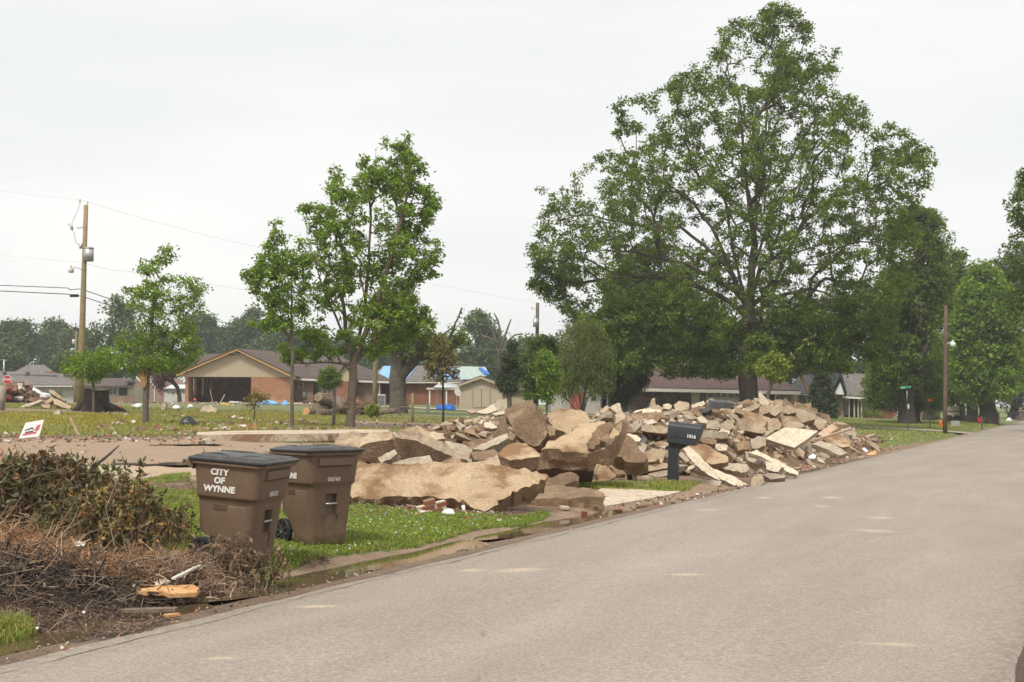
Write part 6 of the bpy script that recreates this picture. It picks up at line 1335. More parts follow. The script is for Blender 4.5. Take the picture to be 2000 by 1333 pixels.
slab([(1268, 797), (1274, 778), (1279, 778), (1280, 797)], (0, -.95, .2), .14, T3, 'small finger like piece standing upright on the heap top', 36)
slab([(1262, 797), (1285, 790), (1298, 797), (1292, 804), (1268, 805)], (0, -.6, .8), .25, T3, 'tan lump at the foot of the finger like piece', 35.5)
slab([(1296, 790), (1306, 789), (1313, 793), (1308, 800), (1298, 799)], (0, -.7, .7), .2, T5, 'pale bluish block right of the finger like piece', 36)
slab([(1316, 791), (1326, 783), (1346, 788), (1345, 798), (1334, 802), (1319, 799)], (-.1, -.65, .75), .3, T3, 'tan block on the heap top, above the mailbox', 37)
slab([(1350, 791), (1374, 783), (1378, 789), (1370, 794), (1352, 798)], (.1, -.65, .75), .2, T5, 'pale pinkish slab right of the tan block above the mailbox', 37.5)
slab([(1378, 783), (1388, 778), (1400, 782), (1396, 790), (1382, 789)], (0, -.7, .7), .25, T3, 'brown topped lump behind the black asphalt slab', 39)
slab([(1387, 799), (1391, 786), (1434, 787), (1433, 797), (1410, 799)], (0, -.9, -.1), .75, ('asph_dark', 'asph_dark'), 'black asphalt slab with a dark hollow beneath on the heap top', 35.5, .01)
slab([(1331, 817), (1360, 803), (1388, 794), (1391, 800), (1366, 812), (1342, 822)], (-.05, -.75, .65), .16, ('asph_dark', 'asph_dark'), 'long dark asphalt strip slanting up to the black slab', 34.5, .01)
slab([(1362, 817), (1370, 813), (1382, 822), (1380, 828), (1368, 826)], (.1, -.7, .7), .18, T5, 'bright white flake above the right end of the mailbox', 32)
slab([(1366, 824), (1382, 824), (1384, 836), (1378, 842), (1366, 838)], (0, -.8, .6), .3, T3, 'tan chunk touching the mailbox door', 32.2)
slab([(1383, 823), (1402, 820), (1408, 832), (1404, 840), (1384, 837)], (0, -.85, .5), .4, T4, 'grey block below the dark hollow', 33)
slab([(1408, 828), (1420, 820), (1434, 824), (1432, 836), (1422, 844), (1407, 842)], (.1, -.85, .5), .4, T3, 'tan block right of the grey block, below the hollow', 33)
slab([(1362, 842), (1390, 841), (1421, 845), (1424, 857), (1392, 857), (1362, 853)], (0, -.96, .25), .5, T4, 'long squared beam right of the mailbox top', 31)
slab([(1360, 856), (1380, 855), (1400, 860), (1398, 868), (1374, 866)], (0, -.8, .6), .3, T6, 'reddish brown piece right below the squared beam', 30.8)
slab([(1345, 872), (1360, 868), (1378, 868), (1402, 883), (1422, 892), (1423, 902), (1390, 908), (1372, 898)], (-.1, -.52, .85), .13, T1, 'tan slab leaning right of the mailbox post', 29.4, .015)
slab([(1333, 878), (1345, 872), (1362, 886), (1382, 905), (1403, 930), (1406, 940), (1382, 927), (1358, 908)], (-.5, -.68, .55), .10, T5, 'thin whitish slab leaning against the tan slab by the mailbox post', 28.6, .012)
slab([(1387, 915), (1402, 918), (1436, 932), (1461, 949), (1440, 951), (1408, 937)], (.1, -.6, .8), .12, T5, 'thin pale grey slab sliding to the road edge', 28.4, .012)
slab([(1398, 907), (1430, 905), (1459, 908), (1463, 917), (1456, 923), (1416, 918)], (0, -.75, .65), .2, T4, 'grey rounded slab above the thin pale slab', 29.6)
slab([(1328, 941), (1360, 938), (1409, 941), (1407, 949), (1380, 950), (1336, 947)], (0, -.7, .7), .15, T4, 'flat slab on the ground right of the mailbox foot', 27.9)
slab([(1466, 934), (1476, 926), (1487, 926), (1494, 943), (1482, 950), (1467, 950)], (0, -.85, .5), .3, T3, 'squat tan block standing at the road edge', 28)
slab([(1484, 926), (1510, 925), (1533, 928), (1534, 934), (1505, 937)], (0, -.75, .65), .16, T4, 'low grey slab at the road edge right of the squat block', 29)
slab([(1461, 884), (1477, 879), (1500, 890), (1530, 905), (1560, 922), (1559, 929), (1536, 921), (1510, 905), (1488, 893)], (.2, -.5, .83), .11, T5, 'long pale slab slanting down to the road edge', 30.5, .015)
slab([(1494, 895), (1512, 897), (1530, 912), (1520, 922), (1498, 918)], (-.3, -.7, .65), .12, T5, 'broad pale triangle under the long slanting slab', 30.4, .015)
slab([(1455, 882), (1475, 884), (1490, 900), (1480, 908), (1460, 900)], (-.1, -.6, .8), .2, T4, 'mottled grey slab left of the long slanting slab', 31)
slab([(1437, 868), (1450, 861), (1464, 861), (1464, 877), (1442, 881)], (0, -.9, .4), .3, ('conc_side', 'conc_side'), 'dark faced block in the heap middle, right of the leaning tan slab', 32.3)
slab([(1466, 858), (1480, 853), (1495, 854), (1496, 871), (1480, 877), (1468, 876)], (0, -.88, .4), .4, T4, 'grey thick block left of the pale square slab', 33)
slab([(1385, 872), (1402, 868), (1418, 866), (1420, 880), (1400, 880)], (.1, -.7, .7), .15, T5, 'grey smooth piece above the leaning tan slab', 31)
slab([(1495, 857), (1512, 846), (1533, 835), (1566, 838), (1598, 842), (1574, 860), (1551, 875), (1522, 866)], (-.13, -.40, .91), .11, T5, 'large pale square slab lying tilted on the right half of the heap', 33.8, .006, .012, .12)
slab([(1452, 812), (1458, 804), (1480, 808), (1504, 817), (1500, 835), (1477, 829), (1456, 822)], (.15, -.75, .65), .5, T3, 'thick tan boulder slab in the upper right heap', 37, .03)
slab([(1435, 824), (1457, 819), (1482, 828), (1496, 838), (1490, 847), (1460, 843), (1437, 838)], (.05, -.8, .6), .5, T3, 'thick slab with a shadowed hollow below, under the tan boulder slab', 36, .03)
slab([(1499, 823), (1508, 817), (1520, 818), (1526, 828), (1522, 839), (1500, 840)], (0, -.9, .4), .5, T3, 'cube like tan block above the pale square slab', 36)
slab([(1482, 768), (1486, 766), (1494, 776), (1503, 788), (1498, 794), (1484, 790)], (0, -.95, .25), .14, T5, 'pointed pale shard sticking up from the heap top', 42)
slab([(1503, 790), (1516, 785), (1529, 781), (1528, 804), (1514, 813), (1503, 808)], (.1, -.9, .4), .35, T3, 'tall tan block right of the pointed shard', 41)
slab([(1527, 794), (1538, 791), (1554, 799), (1554, 806), (1540, 809), (1528, 808)], (0, -.75, .65), .4, T3, 'rounded tan block on the right shoulder of the heap', 43)
slab([(1553, 797), (1575, 803), (1596, 813), (1592, 820), (1568, 826), (1556, 812)], (.15, -.65, .75), .3, T3, 'sloping slab with a dark underside on the right shoulder', 43.5)
slab([(1590, 818), (1600, 820), (1612, 830), (1611, 838), (1598, 840), (1590, 829)], (.3, -.8, .5), .5, T3, 'last big tan block on the right end of the heap top', 44)
slab([(1475, 803), (1489, 791), (1503, 791), (1504, 805), (1487, 812)], (-.2, -.8, .55), .3, T3, 'slanting tan block left of the tall tan block', 40)
slab([(1419, 807), (1428, 800), (1438, 795), (1446, 801), (1440, 809)], (-.1, -.7, .7), .3, T3, 'tan block right of the black asphalt slab', 38.5)
slab([(1438, 795), (1448, 785), (1464, 780), (1468, 784), (1455, 794), (1446, 798)], (-.1, -.6, .8), .2, T6, 'dark brown slab on the heap crest before the oak trunk', 41)
slab([(1446, 805), (1466, 794), (1484, 789), (1482, 796), (1462, 806)], (-.1, -.6, .8), .25, T3, 'narrow tan slab between the dark crest slab and the shard', 39.5)
slab([(1526, 814), (1545, 813), (1563, 817), (1567, 828), (1545, 830), (1528, 831)], (0, -.7, .7), .3, ('soil', 'conc_side'), 'brown earthy slab beneath the right shoulder blocks', 39)
slab([(1527, 834), (1540, 824), (1560, 823), (1572, 832), (1556, 838)], (0, -.6, .8), .3, T3, 'low tan lump just behind the pale square slab', 38)
slab([(1494, 842), (1514, 840), (1500, 850), (1495, 856)], (0, -.8, .6), .3, T4, 'grey corner piece under the left edge of the pale square slab', 35.5)
slab([(1608, 859), (1624, 852), (1641, 849), (1661, 861), (1659, 872), (1646, 875), (1625, 866)], (.1, -.5, .86), .12, T1, 'smooth brown slab at the right end of the heap', 41, .01)
slab([(1585, 866), (1606, 862), (1630, 868), (1655, 885), (1640, 890), (1610, 876)], (.1, -.55, .83), .16, T4, 'mossy grey slab lying below the smooth brown slab', 39)
slab([(1400, 846), (1412, 838), (1425, 842), (1426, 848)], (0, -.8, .6), .2, T5, 'flat light piece wedged above the right beam', 31.8)
# --- filler pieces: a few shapes, many copies
rng = np.random.default_rng(12); shapes = []
for i in range(14):
    k = rng.integers(5, 8); a = np.sort(rng.uniform(0, 2 * np.pi, k) * .25 + np.arange(k) * 2 * np.pi / k); el = rng.uniform(.4, .85)
    o = [np.array([math.cos(t), math.sin(t) * el, 0]) * rng.uniform(.8, 1.15) * .5 for t in a]
    mm = [T3, T4, T1, T3, T2, T5, T4, T3, T4, T3, T2, T4, T3, T5][i]
    me, c = slab_mesh('concrete_fragment', o, (0, 0, 1), rng.uniform(.12, .27), [M[m] for m in mm], .16, .03, .05, 50 + i, 2, .08); shapes.append(me)
labs = {0: 'tan broken fragment among many alike in the rubble heap', 1: 'grey broken fragment among many alike in the rubble heap', 2: 'brown earthy fragment among many alike in the rubble heap'}
kind = [0, 1, 0, 0, 2, 1, 1, 0, 1, 0, 2, 1, 0, 1]; cnt_ = 0
while cnt_ < 285:
    s = rng.uniform(2.0, 43.5); toe = np.interp(s, TS[:, 0], TS[:, 1]); L = toe + rng.uniform(-.15, 4.2) ; x, y = fromSL(s, L); h0 = float(heap(np.array([x]), np.array([y]))[0])
    if h0 < .02 and rng.random() < .7: continue
    if s < 10.5 and rng.random() < .6: continue
    if proj(np.array([[x, y, 0.5]]))[0][0] < 700 or (s < 6 and L > 5.5): continue
    e = .15; hx = float(hs(np.array([x + e]), np.array([y]))[0] - hs(np.array([x - e]), np.array([y]))[0]) / (2 * e); hy = float(hs(np.array([x]), np.array([y + e]))[0] - hs(np.array([x]), np.array([y - e]))[0]) / (2 * e)
    nrm = Vector((-hx, -hy, 1)).normalized(); nrm = (nrm + Vector(rng.normal(size=3) * .28)).normalized()
    i = int(rng.integers(0, 14)); o = link('concrete_fragment', shapes[i]); sz = rng.uniform(.28, .95) * (1 if s > 12 else .75)
    o.scale = (sz, sz, sz * rng.uniform(.6, 1.1)); o.location = (x, y, float(hs(np.array([x]), np.array([y]))[0]) + .09 * sz)
    o.rotation_mode = 'QUATERNION'; o.rotation_quaternion = nrm.to_track_quat('Z', 'Y') @ Euler((0, 0, rng.uniform(0, 6.28))).to_quaternion(); o.rotation_mode = 'XYZ'
    k = kind[i]; zn = ['behind the arched slabs', 'around the huge thick block', 'around the mailbox', 'below the black asphalt slab', 'around the pale square slab', 'near the right end of the heap'][int(np.searchsorted([9, 14, 19, 25, 32], s))]
    hi = 'low' if L < toe + 1.5 else 'high'; cw = ['tan', 'grey', 'earthy brown'][k]; lb = f'{cw} broken fragment lying {hi} {zn}'
    tag(o, lb, 'rubble', f'{cw} fragments lying {hi} {zn}'); cnt_ += 1
# --- upright cinder block
def cinder(loc, rot, label, mat):
    t = .035; W, H_, Dp = .19, .39, .19; b = MB()
    r = thing('cinder_block', label, 'cinder block', loc, rot)
    b.box(-W / 2, W / 2, Dp / 2 - .05, Dp / 2, 0, H_) ; 
    b = MB(); b.box(-W / 2, -W / 2 + t, -Dp / 2, Dp / 2, 0, H_); b.box(W / 2 - t, W / 2, -Dp / 2, Dp / 2, 0, H_)
    for z0 in (0.0, H_ / 2 - t / 2, H_ - t): b.box(-W / 2 + t + .0005, W / 2 - t - .0005, -Dp / 2 + .001, Dp / 2 - .001, z0 + .001, z0 + t - .001)
    b.build('shell', mat, r, bevel=.004); MB().box(-W / 2 + t + .001, W / 2 - t - .001, .06, .09, t, H_ - t).build('soil_plug', M['soil'], r); return r
hp = G(1233, 941); cinder((hp[0], hp[1], hp[2]), (0, rad(-3), rad(-25)), 'hollow cinder block standing on end on the grass before the heap', M['conc'])
hp = G(400, 868); cinder((hp[0], hp[1], hp[2] + .05), (rad(80), rad(75), rad(20)), 'pale cinder block lying by the corner of the pale foundation slab', M['conc_pale'])
# --- lumber and odd pieces at the right end
def plank(p0, p1, w, t, mat, label, name='board', cat='board', roll=0.0):
    p0, p1 = Vector(p0), Vector(p1); d = p1 - p0; L = d.length; b = MB(); n = 5
    q = d.to_track_quat('X', 'Z'); Mx = Matrix.Translation((0, 0, 0)) @ q.to_matrix().to_4x4() @ Matrix.Rotation(roll, 4, 'X')
    b.box(0, L, -w / 2, w / 2, -t / 2, t / 2, 0, Mx); o = b.build(name, M[mat], None, bevel=min(w, t) * .12); o.location = p0; return tag(o, label, cat)
plank(P(1603, 852, 42), P(1630, 833, 43.5), .24, .05, 'lumber', 'short pinkish board pointing up at the right end of the heap', roll=.6)
plank(P(1594, 859, 41.5), P(1663, 838, 44), .10, .07, 'lumber', 'long pinkish board sticking out right from the heap')
slab([(1681, 895), (1700, 884), (1709, 879), (1713, 884), (1704, 893), (1690, 897)], (-.2, -.7, .7), .05, ('rawwood',), 'orange splintered wood piece at the road edge beyond the heap', None, .01, .02, .08, 'wood_piece', 'wood', None)
slab([(1578, 893), (1588, 886), (1594, 890), (1592, 896), (1582, 896)], (0, -.6, .8), .04, ('white',), 'white scrap by the road edge below the pale square slab', 34.8, .01, .01, .08, 'plastic_scrap', 'scrap', None)
slab([(1684, 877), (1688, 874), (1696, 881), (1692, 883)], (0, -.6, .8), .04, ('white',), 'small white scrap at the far right end of the heap', 41, .01, .01, .08, 'plastic_scrap', 'scrap', None)
slab([(1218, 824), (1220, 823), (1222, 824), (1221, 826)], (0, -.6, .8), .04, ('white',), 'tiny white flake high on the long brown slab', 32, .003, .003, .08, 'plastic_scrap', 'scrap', None)
# --- pale rubble beyond, near the shed
GP = 'pale broken slabs piled on the lawn near the shed'
slab([(968, 800), (969, 786), (973, 781), (990, 779), (991, 795), (985, 803)], (.1, -.95, .3), .08, T5, 'white square panel standing upright on the pale lawn rubble', 68, .01, .01, .15, group=GP)
slab([(928, 806), (950, 797), (968, 794), (972, 802), (950, 809)], (-.1, -.6, .8), .12, T5, 'long pale slab lying left of the white upright panel', 67, .02, group=GP)
slab([(912, 803), (925, 800), (933, 804), (920, 808)], (0, -.6, .8), .1, T3, 'small brown edged slab leftmost in the pale lawn rubble', 67, .02, group=GP)
slab([(948, 798), (960, 790), (968, 789), (966, 797)], (0, -.6, .8), .1, T5, 'small pale slab leaning on the upright white panel', 69, .02, group=GP)
slab([(960, 808), (985, 802), (990, 808), (968, 812)], (0, -.6, .8), .12, T5, 'flat pale slab right in the lawn rubble, behind the tall tilted slab', 66, .02, group=GP)
rng = np.random.default_rng(3)
for (x0, x1, y0, y1, D_, n_, lab, sz) in ((910, 992, 798, 812, 67, 260, 'pale chips around the lawn slabs', .11), (1150, 1215, 790, 815, 62, 420, 'brown and white chips piled before the dark brick house', .16)):
    c0 = base_at((x0 + x1) / 2, D_); w_ = (x1 - x0) / F_PX * D_ / 2
    def sp_(rng, n, c0=c0, w_=w_, hgt=(.25 if x0 < 1000 else .9)):
        u = rng.normal(0, .45, n); v = rng.normal(0, .5, n); z = rng.random(n) ** 1.3 * hgt * np.exp(-u * u * 2) ; return np.stack([c0[0] + u * w_, c0[1] + v, c0[2] + z], -1)
    V, F, n = chips(n_, sp_, sz, rng); T = PAL[rng.choice(6, n, p=[.3, .2, .25, .15, .05, .05])] * rng.uniform(.8, 1.2, (n, 1))
    tag(link('small_rubble', np_mesh('small_rubble', V, F, M['chip'], np.repeat(T, 8, 0))), lab, 'rubble', kind='stuff')
# ================================================================ brush heap, grass, logs, litter
# --- brush heap core
gx_ = np.linspace(-9.5, -1.7, 110); gy_ = np.linspace(8.2, 18.2, 120); XX, YY = np.meshgrid(gx_, gy_, indexing='ij'); xx, yy = XX.ravel(), YY.ravel()
_, Lq = toSL(xx, yy); bb_ = brush(xx, yy); q = np.stack([xx, yy, 0 * xx], -1)
zz = terrain(xx, yy) + bb_ * (.86 + .25 * fbm(q, 1.6, 3, 4)) + .05 * fbm(q, 7, 3, 2) * sstep(.02, .15, bb_) - .05 * sstep(.10, .03, bb_) - .015
ny = len(gy_); ii, jj = np.meshgrid(np.arange(len(gx_) - 1), np.arange(ny - 1), indexing='ij'); a = (ii * ny + jj).ravel(); keep = (bb_[a] > .03) & (Lq[a] > .75); a = a[keep]
M['duff'] = mottled('duff', [(.3, (.022, .017, .014)), (.7, (.085, .062, .045))], 2.2, .97, 1.0, .05, 30)
tag(link('brush_litter', np_mesh('brush_litter', np.stack([xx, yy, zz], -1), np.stack([a, a + ny, a + ny + 1, a + 1], -1), M['duff'], None, True)), 'dark rotting litter under the brush heap at lower left', 'brush', kind='stuff')
rng = np.random.default_rng(8)
def brush_pts(n, pred=None, lo=.05, xr=(-9.5, -2.0), yr=(8.4, 18)):
    out = []
    while sum(len(o) for o in out) < n:
        x = rng.uniform(*xr, n * 3); y = rng.uniform(*yr, n * 3); h_ = brush(x, y); s, L = toSL(x, y); k = (h_ > lo) & (L > .62) & (rng.random(n * 3) < np.clip(h_ * 4 + .15, 0, 1))
        if pred is not None: k &= pred(x, y)
        x, y, h_ = x[k], y[k], h_[k]; out.append(np.stack([x, y, terrain(x, y) + h_], -1))
    return np.concatenate(out)[:n]
def strands(Pn, length, r0, rng, up=.25, bend=.35, seg=3, k=3, spread=1.0):
    n = len(Pn); d = rng.normal(size=(n, 3)); d[:, 2] = d[:, 2] * .35 * spread + up; d /= np.linalg.norm(d, axis=1, keepdims=True)
    L = length * rng.uniform(.4, 1.5, (n, 1)); cur = Pn - d * L * .4; R_ = r0 * rng.uniform(.6, 1.5, n); Vs, Fs, ids, off = [], [], [], 0; tips = None
    for j in range(seg):
        nx = cur + d * L / seg; V, F = frusta(cur, nx, R_ * (1 - .25 * j), R_ * (1 - .25 * (j + 1)), k); Vs.append(V); Fs.append(F + off); off += len(V); ids.append(np.repeat(np.arange(n), 2 * k))
        cur = nx; d = d + rng.normal(size=(n, 3)) * bend; d /= np.linalg.norm(d, axis=1, keepdims=True)
    return np.concatenate(Vs), np.concatenate(Fs), np.concatenate(ids), cur
def strand_obj(name, Pn, length, r0, pal, label, cat='twigs', **kw):
    V, F, ids, tips = strands(Pn, length, r0, rng, **kw); c = np.array(pal)[rng.integers(0, len(pal), len(Pn))] * rng.uniform(.65, 1.3, (len(Pn), 1))
    tag(link(name, np_mesh(name, V, F, M['twig'], c[ids])), label, cat, kind='stuff'); return tips
front = lambda x, y: (y < 14.0) & (y > 11.3)
back = lambda x, y: (y >= 13.9)
P1 = brush_pts(15000, front, .07); P1[:, 2] += rng.uniform(-.02, .09, len(P1))
strand_obj('dry_needles', P1, .16, .0028, [(.33, .155, .07), (.42, .22, .10), (.22, .11, .05), (.38, .24, .13)], 'fine brown needles and straw over the front of the brush heap', up=.12, bend=.4)
P1 = brush_pts(2600, lambda x, y: y < 11.8, .04); P1[:, 2] += rng.uniform(0, .07, len(P1))
strand_obj('twigs', P1, .34, .0065, [(.07, .05, .038), (.11, .08, .058), (.045, .034, .028), (.20, .14, .10)], 'dark rotting twigs at the front foot of the brush heap', up=.12, bend=.3, k=4)
P1 = brush_pts(3800, lambda x, y: y > 11.2, .06); P1[:, 2] += rng.uniform(0, .10, len(P1))
strand_obj('twigs', P1, .42, .0055, [(.28, .15, .08), (.36, .22, .13), (.15, .08, .045), (.38, .26, .16)], 'grey brown twigs tangled through the whole brush heap', up=.15, bend=.3, k=4)
P1 = brush_pts(300, None, .08); P1[:, 2] += rng.uniform(0, .12, len(P1))
strand_obj('sticks', P1, 1.0, .011, [(.24, .18, .13), (.32, .25, .18), (.16, .11, .08)], 'thicker crooked sticks poking from the brush heap', up=.2, bend=.22, k=5, seg=4)
# pale curling twigs spilling beside the near cart
def near_spill(n):
    x = rng.normal(-2.95, .36, n); y = rng.normal(12.1, .22, n); s, L = toSL(x, y); k = L > .45; x, y = x[k], y[k]; return np.stack([x, y, terrain(x, y) + rng.random(len(x)) ** 1.3 * (.26 * np.exp(-((x + 3.0) / .5) ** 2))], -1)
strand_obj('twigs', near_spill(2600), .26, .0048, [(.36, .25, .18), (.42, .31, .23), (.24, .16, .11), (.16, .10, .07)], 'pale curled twigs spilling to the puddle before the near trash cart', up=.25, bend=.6, k=4, seg=4)
# leafy shoots of the dark green top
def shoots(n, smp, label, pal, name='wilted_foliage', per=16, L=.42, lsize=.075, droop=.6, r0=.005, up=.9):
    Pn = smp(n); n = len(Pn); d = rng.normal(size=(n, 3)) * .55; d[:, 2] = np.abs(d[:, 2]) + up; d /= np.linalg.norm(d, axis=1, keepdims=True); Ls = L * rng.uniform(.5, 1.3, (n, 1))
    V1, F1 = frusta(Pn - d * Ls * .3, Pn + d * Ls, np.full(n, r0 * 1.3), np.full(n, r0 * .5), 3)
    idx = np.repeat(np.arange(n), per); t = rng.random((len(idx), 1)) ** .8; O = Pn[idx] + d[idx] * Ls[idx] * t
    ax = rng.normal(size=(len(idx), 3)) * .7 + d[idx] * .5; ax[:, 2] -= droop; ax /= np.linalg.norm(ax, axis=1, keepdims=True); nr = np.cross(ax, rng.normal(size=(len(idx), 3))); nr /= np.linalg.norm(nr, axis=1, keepdims=True); sd = np.cross(nr, ax)
    l_ = lsize * rng.uniform(.6, 1.35, (len(idx), 1)); w = l_ * .2
    V2 = np.stack([O, O + ax * l_ * .45 + sd * w, O + ax * l_ - nr * l_ * .12, O + ax * l_ * .45 - sd * w], 1).reshape(-1, 3); F2 = np.arange(len(idx) * 4).reshape(-1, 4)
    cp = np.array(pal); base = cp[rng.integers(0, len(cp), n)]; c2 = (base[idx] * .75 + cp[rng.integers(0, len(cp), len(idx))] * .25) * rng.uniform(.6, 1.35, (len(idx), 1))
    c1 = np.tile((.14, .10, .07), (len(V1), 1)); V = np.concatenate([V1, V2]); F = np.concatenate([F1, F2 + len(V1)]); T = np.concatenate([c1, np.repeat(c2, 4, 0)])
    tag(link(name, np_mesh(name, V, F, M['brushleaf'], T)), label, 'foliage', kind='stuff')
OL = [(.06, .066, .028), (.085, .088, .036), (.13, .078, .042), (.20, .10, .045), (.12, .115, .055), (.15, .12, .07), (.11, .065, .04), (.19, .19, .10)]
def top_s(n):
    p = brush_pts(n, lambda x, y: (y > 14.2) & (x > -7.6), .16); p[:, 2] += rng.uniform(-.05, .10, n); return p
shoots(1500, top_s, 'dark green wilted leaves crowning the brush heap', OL, per=17, L=.22, lsize=.088)
shoots(60, lambda n: np.stack([rng.uniform(-6.6, -4.4, n), rng.uniform(15.3, 16.2, n), np.full(n, .66) + rng.uniform(-.05, .08, n)], -1), 'upright green shoots standing highest on the brush heap', [(.10, .13, .045), (.14, .17, .06), (.12, .10, .05)], per=22, L=.32, lsize=.085, droop=.3, up=1.6)
def right_s(n):
    x = rng.normal(-4.15, .34, n); y = rng.normal(14.0, .5, n); return np.stack([x, y, terrain(x, y) + rng.random(n) * .5 * np.exp(-((x + 4.2) / .8) ** 2)], -1)
shoots(430, right_s, 'olive and orange drying leaves on the right side of the brush heap', OL + [(.36, .17, .05), (.30, .20, .06), (.22, .20, .07)], per=14, L=.26, lsize=.07)
shoots(150, lambda n: np.stack([rng.uniform(-8.6, -6.0, n), rng.uniform(16.0, 17.2, n), rng.uniform(.45, .75, n)], -1), 'rust orange dead leaves at the upper left of the brush heap', [(.42, .17, .05), (.35, .16, .06), (.45, .26, .10)], per=14, L=.4, lsize=.07, up=.5)
def cart_s(n):
    x = rng.normal(-2.52, .20, n); y = rng.normal(12.3, .12, n); return np.stack([x, y, terrain(x, y) + rng.uniform(.02, .24, n)], -1)
shoots(60, cart_s, 'brown withered leafy sprays leaning against the near trash cart', [(.16, .11, .07), (.22, .15, .09), (.12, .08, .055), (.20, .16, .09)], per=13, L=.26, lsize=.06)
shoots(230, lambda n: np.stack([rng.uniform(-4.9, -3.2, n), rng.uniform(11.2, 13.0, n), rng.uniform(.05, .24, n)], -1), 'orange brown dead leaves low between the board and the cart', [(.36, .19, .07), (.28, .15, .06), (.18, .12, .06), (.40, .26, .10)], per=9, L=.2, lsize=.05)
# individual branches
def branch(pts, r, label, mat='bark_tan', name='branch'):
    n = len(pts); return tag(MB().tube(pts, [r * (1 - .6 * i / (n - 1)) for i in range(n)], 7).build(name, M[mat], None, True), label, 'branch')
def bpx(x, y, Y): return P(x, y, Y)
branch([bpx(182, 912, 16), bpx(205, 895, 16), bpx(222, 880, 16.1), bpx(232, 871, 16.2)], .022, 'bare stick rising at an angle from the top of the brush heap', 'bark')
branch([bpx(236, 962, 16.3), bpx(256, 955, 16.4), bpx(275, 949, 16.6), bpx(298, 945, 16.8)], .035, 'reddish broken limb pointing right from the brush heap', 'rawwood')
branch([bpx(-10, 930, 15.4), bpx(24, 920, 15.5), bpx(48, 908, 15.6)], .02, 'pale stick crossing the left end of the brush heap')
branch([bpx(-8, 908, 15.6), bpx(18, 922, 15.5), bpx(36, 935, 15.4)], .024, 'grey stick sloping down at the left end of the brush heap', 'bark')
branch([bpx(140, 1084, 12.3), bpx(156, 1110, 12.1), bpx(168, 1140, 11.9), bpx(178, 1170, 11.6)], .022, 'long crooked tan stick lying down the front of the brush heap')
branch([bpx(269, 1165, 11.7), bpx(276, 1130, 12.0), bpx(290, 1100, 12.3), bpx(302, 1075, 12.6), bpx(304, 1050, 12.8)], .024, 'grey forked stick standing up from the front of the brush heap', 'bark')
branch([bpx(245, 1055, 12.9), bpx(270, 1082, 12.6), bpx(300, 1105, 12.3), bpx(320, 1125, 12.0)], .02, 'dark stick sloping down right across the forked one', 'bark')
branch([bpx(160, 1079, 12.3), bpx(172, 1075, 12.4), bpx(188, 1065, 12.5)], .012, 'short pale twig beside the white wrapper')
branch([bpx(66, 1035, 15.1), bpx(74, 1005, 15.0), bpx(86, 975, 15.2)], .018, 'upright bare stem in the dark hollow of the brush heap')
branch([bpx(82, 1034, 14.9), bpx(102, 1018, 14.9), bpx(122, 1006, 15)], .018, 'low bare stem sloping right in the dark hollow of the brush heap')
branch([bpx(388, 1115, 12.5), bpx(412, 1090, 12.5), bpx(430, 1070, 12.5), bpx(455, 1058, 12.5), bpx(480, 1044, 12.5)], .012, 'thin pale branch reaching up across the near trash cart')
branch([bpx(368, 1100, 12.5), bpx(385, 1080, 12.5), bpx(398, 1066, 12.5)], .010, 'thin twig rising beside the wheel of the near trash cart')
branch([bpx(-5, 1158, 10.8), bpx(30, 1150, 11), bpx(52, 1158, 10.9), bpx(100, 1156, 11)], .02, 'dark crooked branch low at the left edge of the brush heap', 'bark_dark')
branch([bpx(20, 1150, 10.9), bpx(40, 1165, 10.7), bpx(52, 1176, 10.6)], .035, 'thick short log in the dark litter at lower left', 'bark_dark', 'log')
# boards and scraps in the brush
hb = lambda x, y: terrain(x, y) + brush(x, y)
def gb(px, py, up=.02): p = hit(px, py, hb).copy(); p[2] += up; return p
def flat_piece(pxs, t, mat, label, name, cat, up=.04):
    pts = [gb(x, y, up) for x, y in pxs]; z = float(np.mean([p[2] for p in pts])); c = sum(pts) / len(pts)
    b = MB(); b.prism([(p[0] - c[0], p[1] - c[1], (p[2] - z) * .6) for p in pts], (0, 0, t)); o = b.build(name, M[mat], None, bevel=t * .2); o.location = (c[0], c[1], z); return tag(o, label, cat)
flat_piece([(268, 1168), (300, 1165), (330, 1163), (378, 1164), (390, 1174), (384, 1184), (330, 1184), (318, 1177), (285, 1176)], .045, 'rawwood', 'bright orange split board lying at the foot of the brush heap', 'board', 'board', .05)
flat_piece([(302, 1165), (303, 1154), (312, 1148), (326, 1148), (333, 1154), (318, 1160)], .02, 'conc_pale', 'pale rounded scrap above the orange split board', 'wood_scrap', 'scrap', .06)
plank(gb(338, 1163, .14), gb(389, 1141, .16), .04, .02, 'offwhite', 'thin whitish stick lying beside the pale rounded scrap')
plank(gb(240, 1206, .05), gb(345, 1203, .05), .09, .03, 'bark_tan', 'flat grey brown board at the puddle edge below the orange board')
plank(gb(322, 1211, .03), gb(350, 1208, .03), .07, .02, 'rawwood', 'small orange chip at the end of the grey brown board')
flat_piece([(145, 1084), (150, 1080), (167, 1086), (164, 1093), (158, 1094), (146, 1090)], .02, 'white', 'white crumpled wrapper on the brown front of the brush heap', 'wrapper', 'litter', .10)
for (x, y, lab) in ((268, 1115, 'small white scrap in the middle of the brush heap'), (262, 1157, 'small white scrap left of the pale rounded one'), (72, 1242, 'white scrap on the mud beside the lower left puddle'), (163, 1210, 'tiny white scrap on the dark litter above the lower left puddle')):
    flat_piece([(x - 3, y), (x + 1, y - 2), (x + 4, y + 1), (x, y + 3)], .012, 'white', lab, 'paper_scrap', 'litter', .05)
p = G(363, 1226); flat_piece([(358, 1223), (367, 1224), (369, 1228), (360, 1227)], .012, 'rawwood', 'tan wood chip lying on the asphalt, nearer the gutter', 'wood_chip', 'litter', .02)
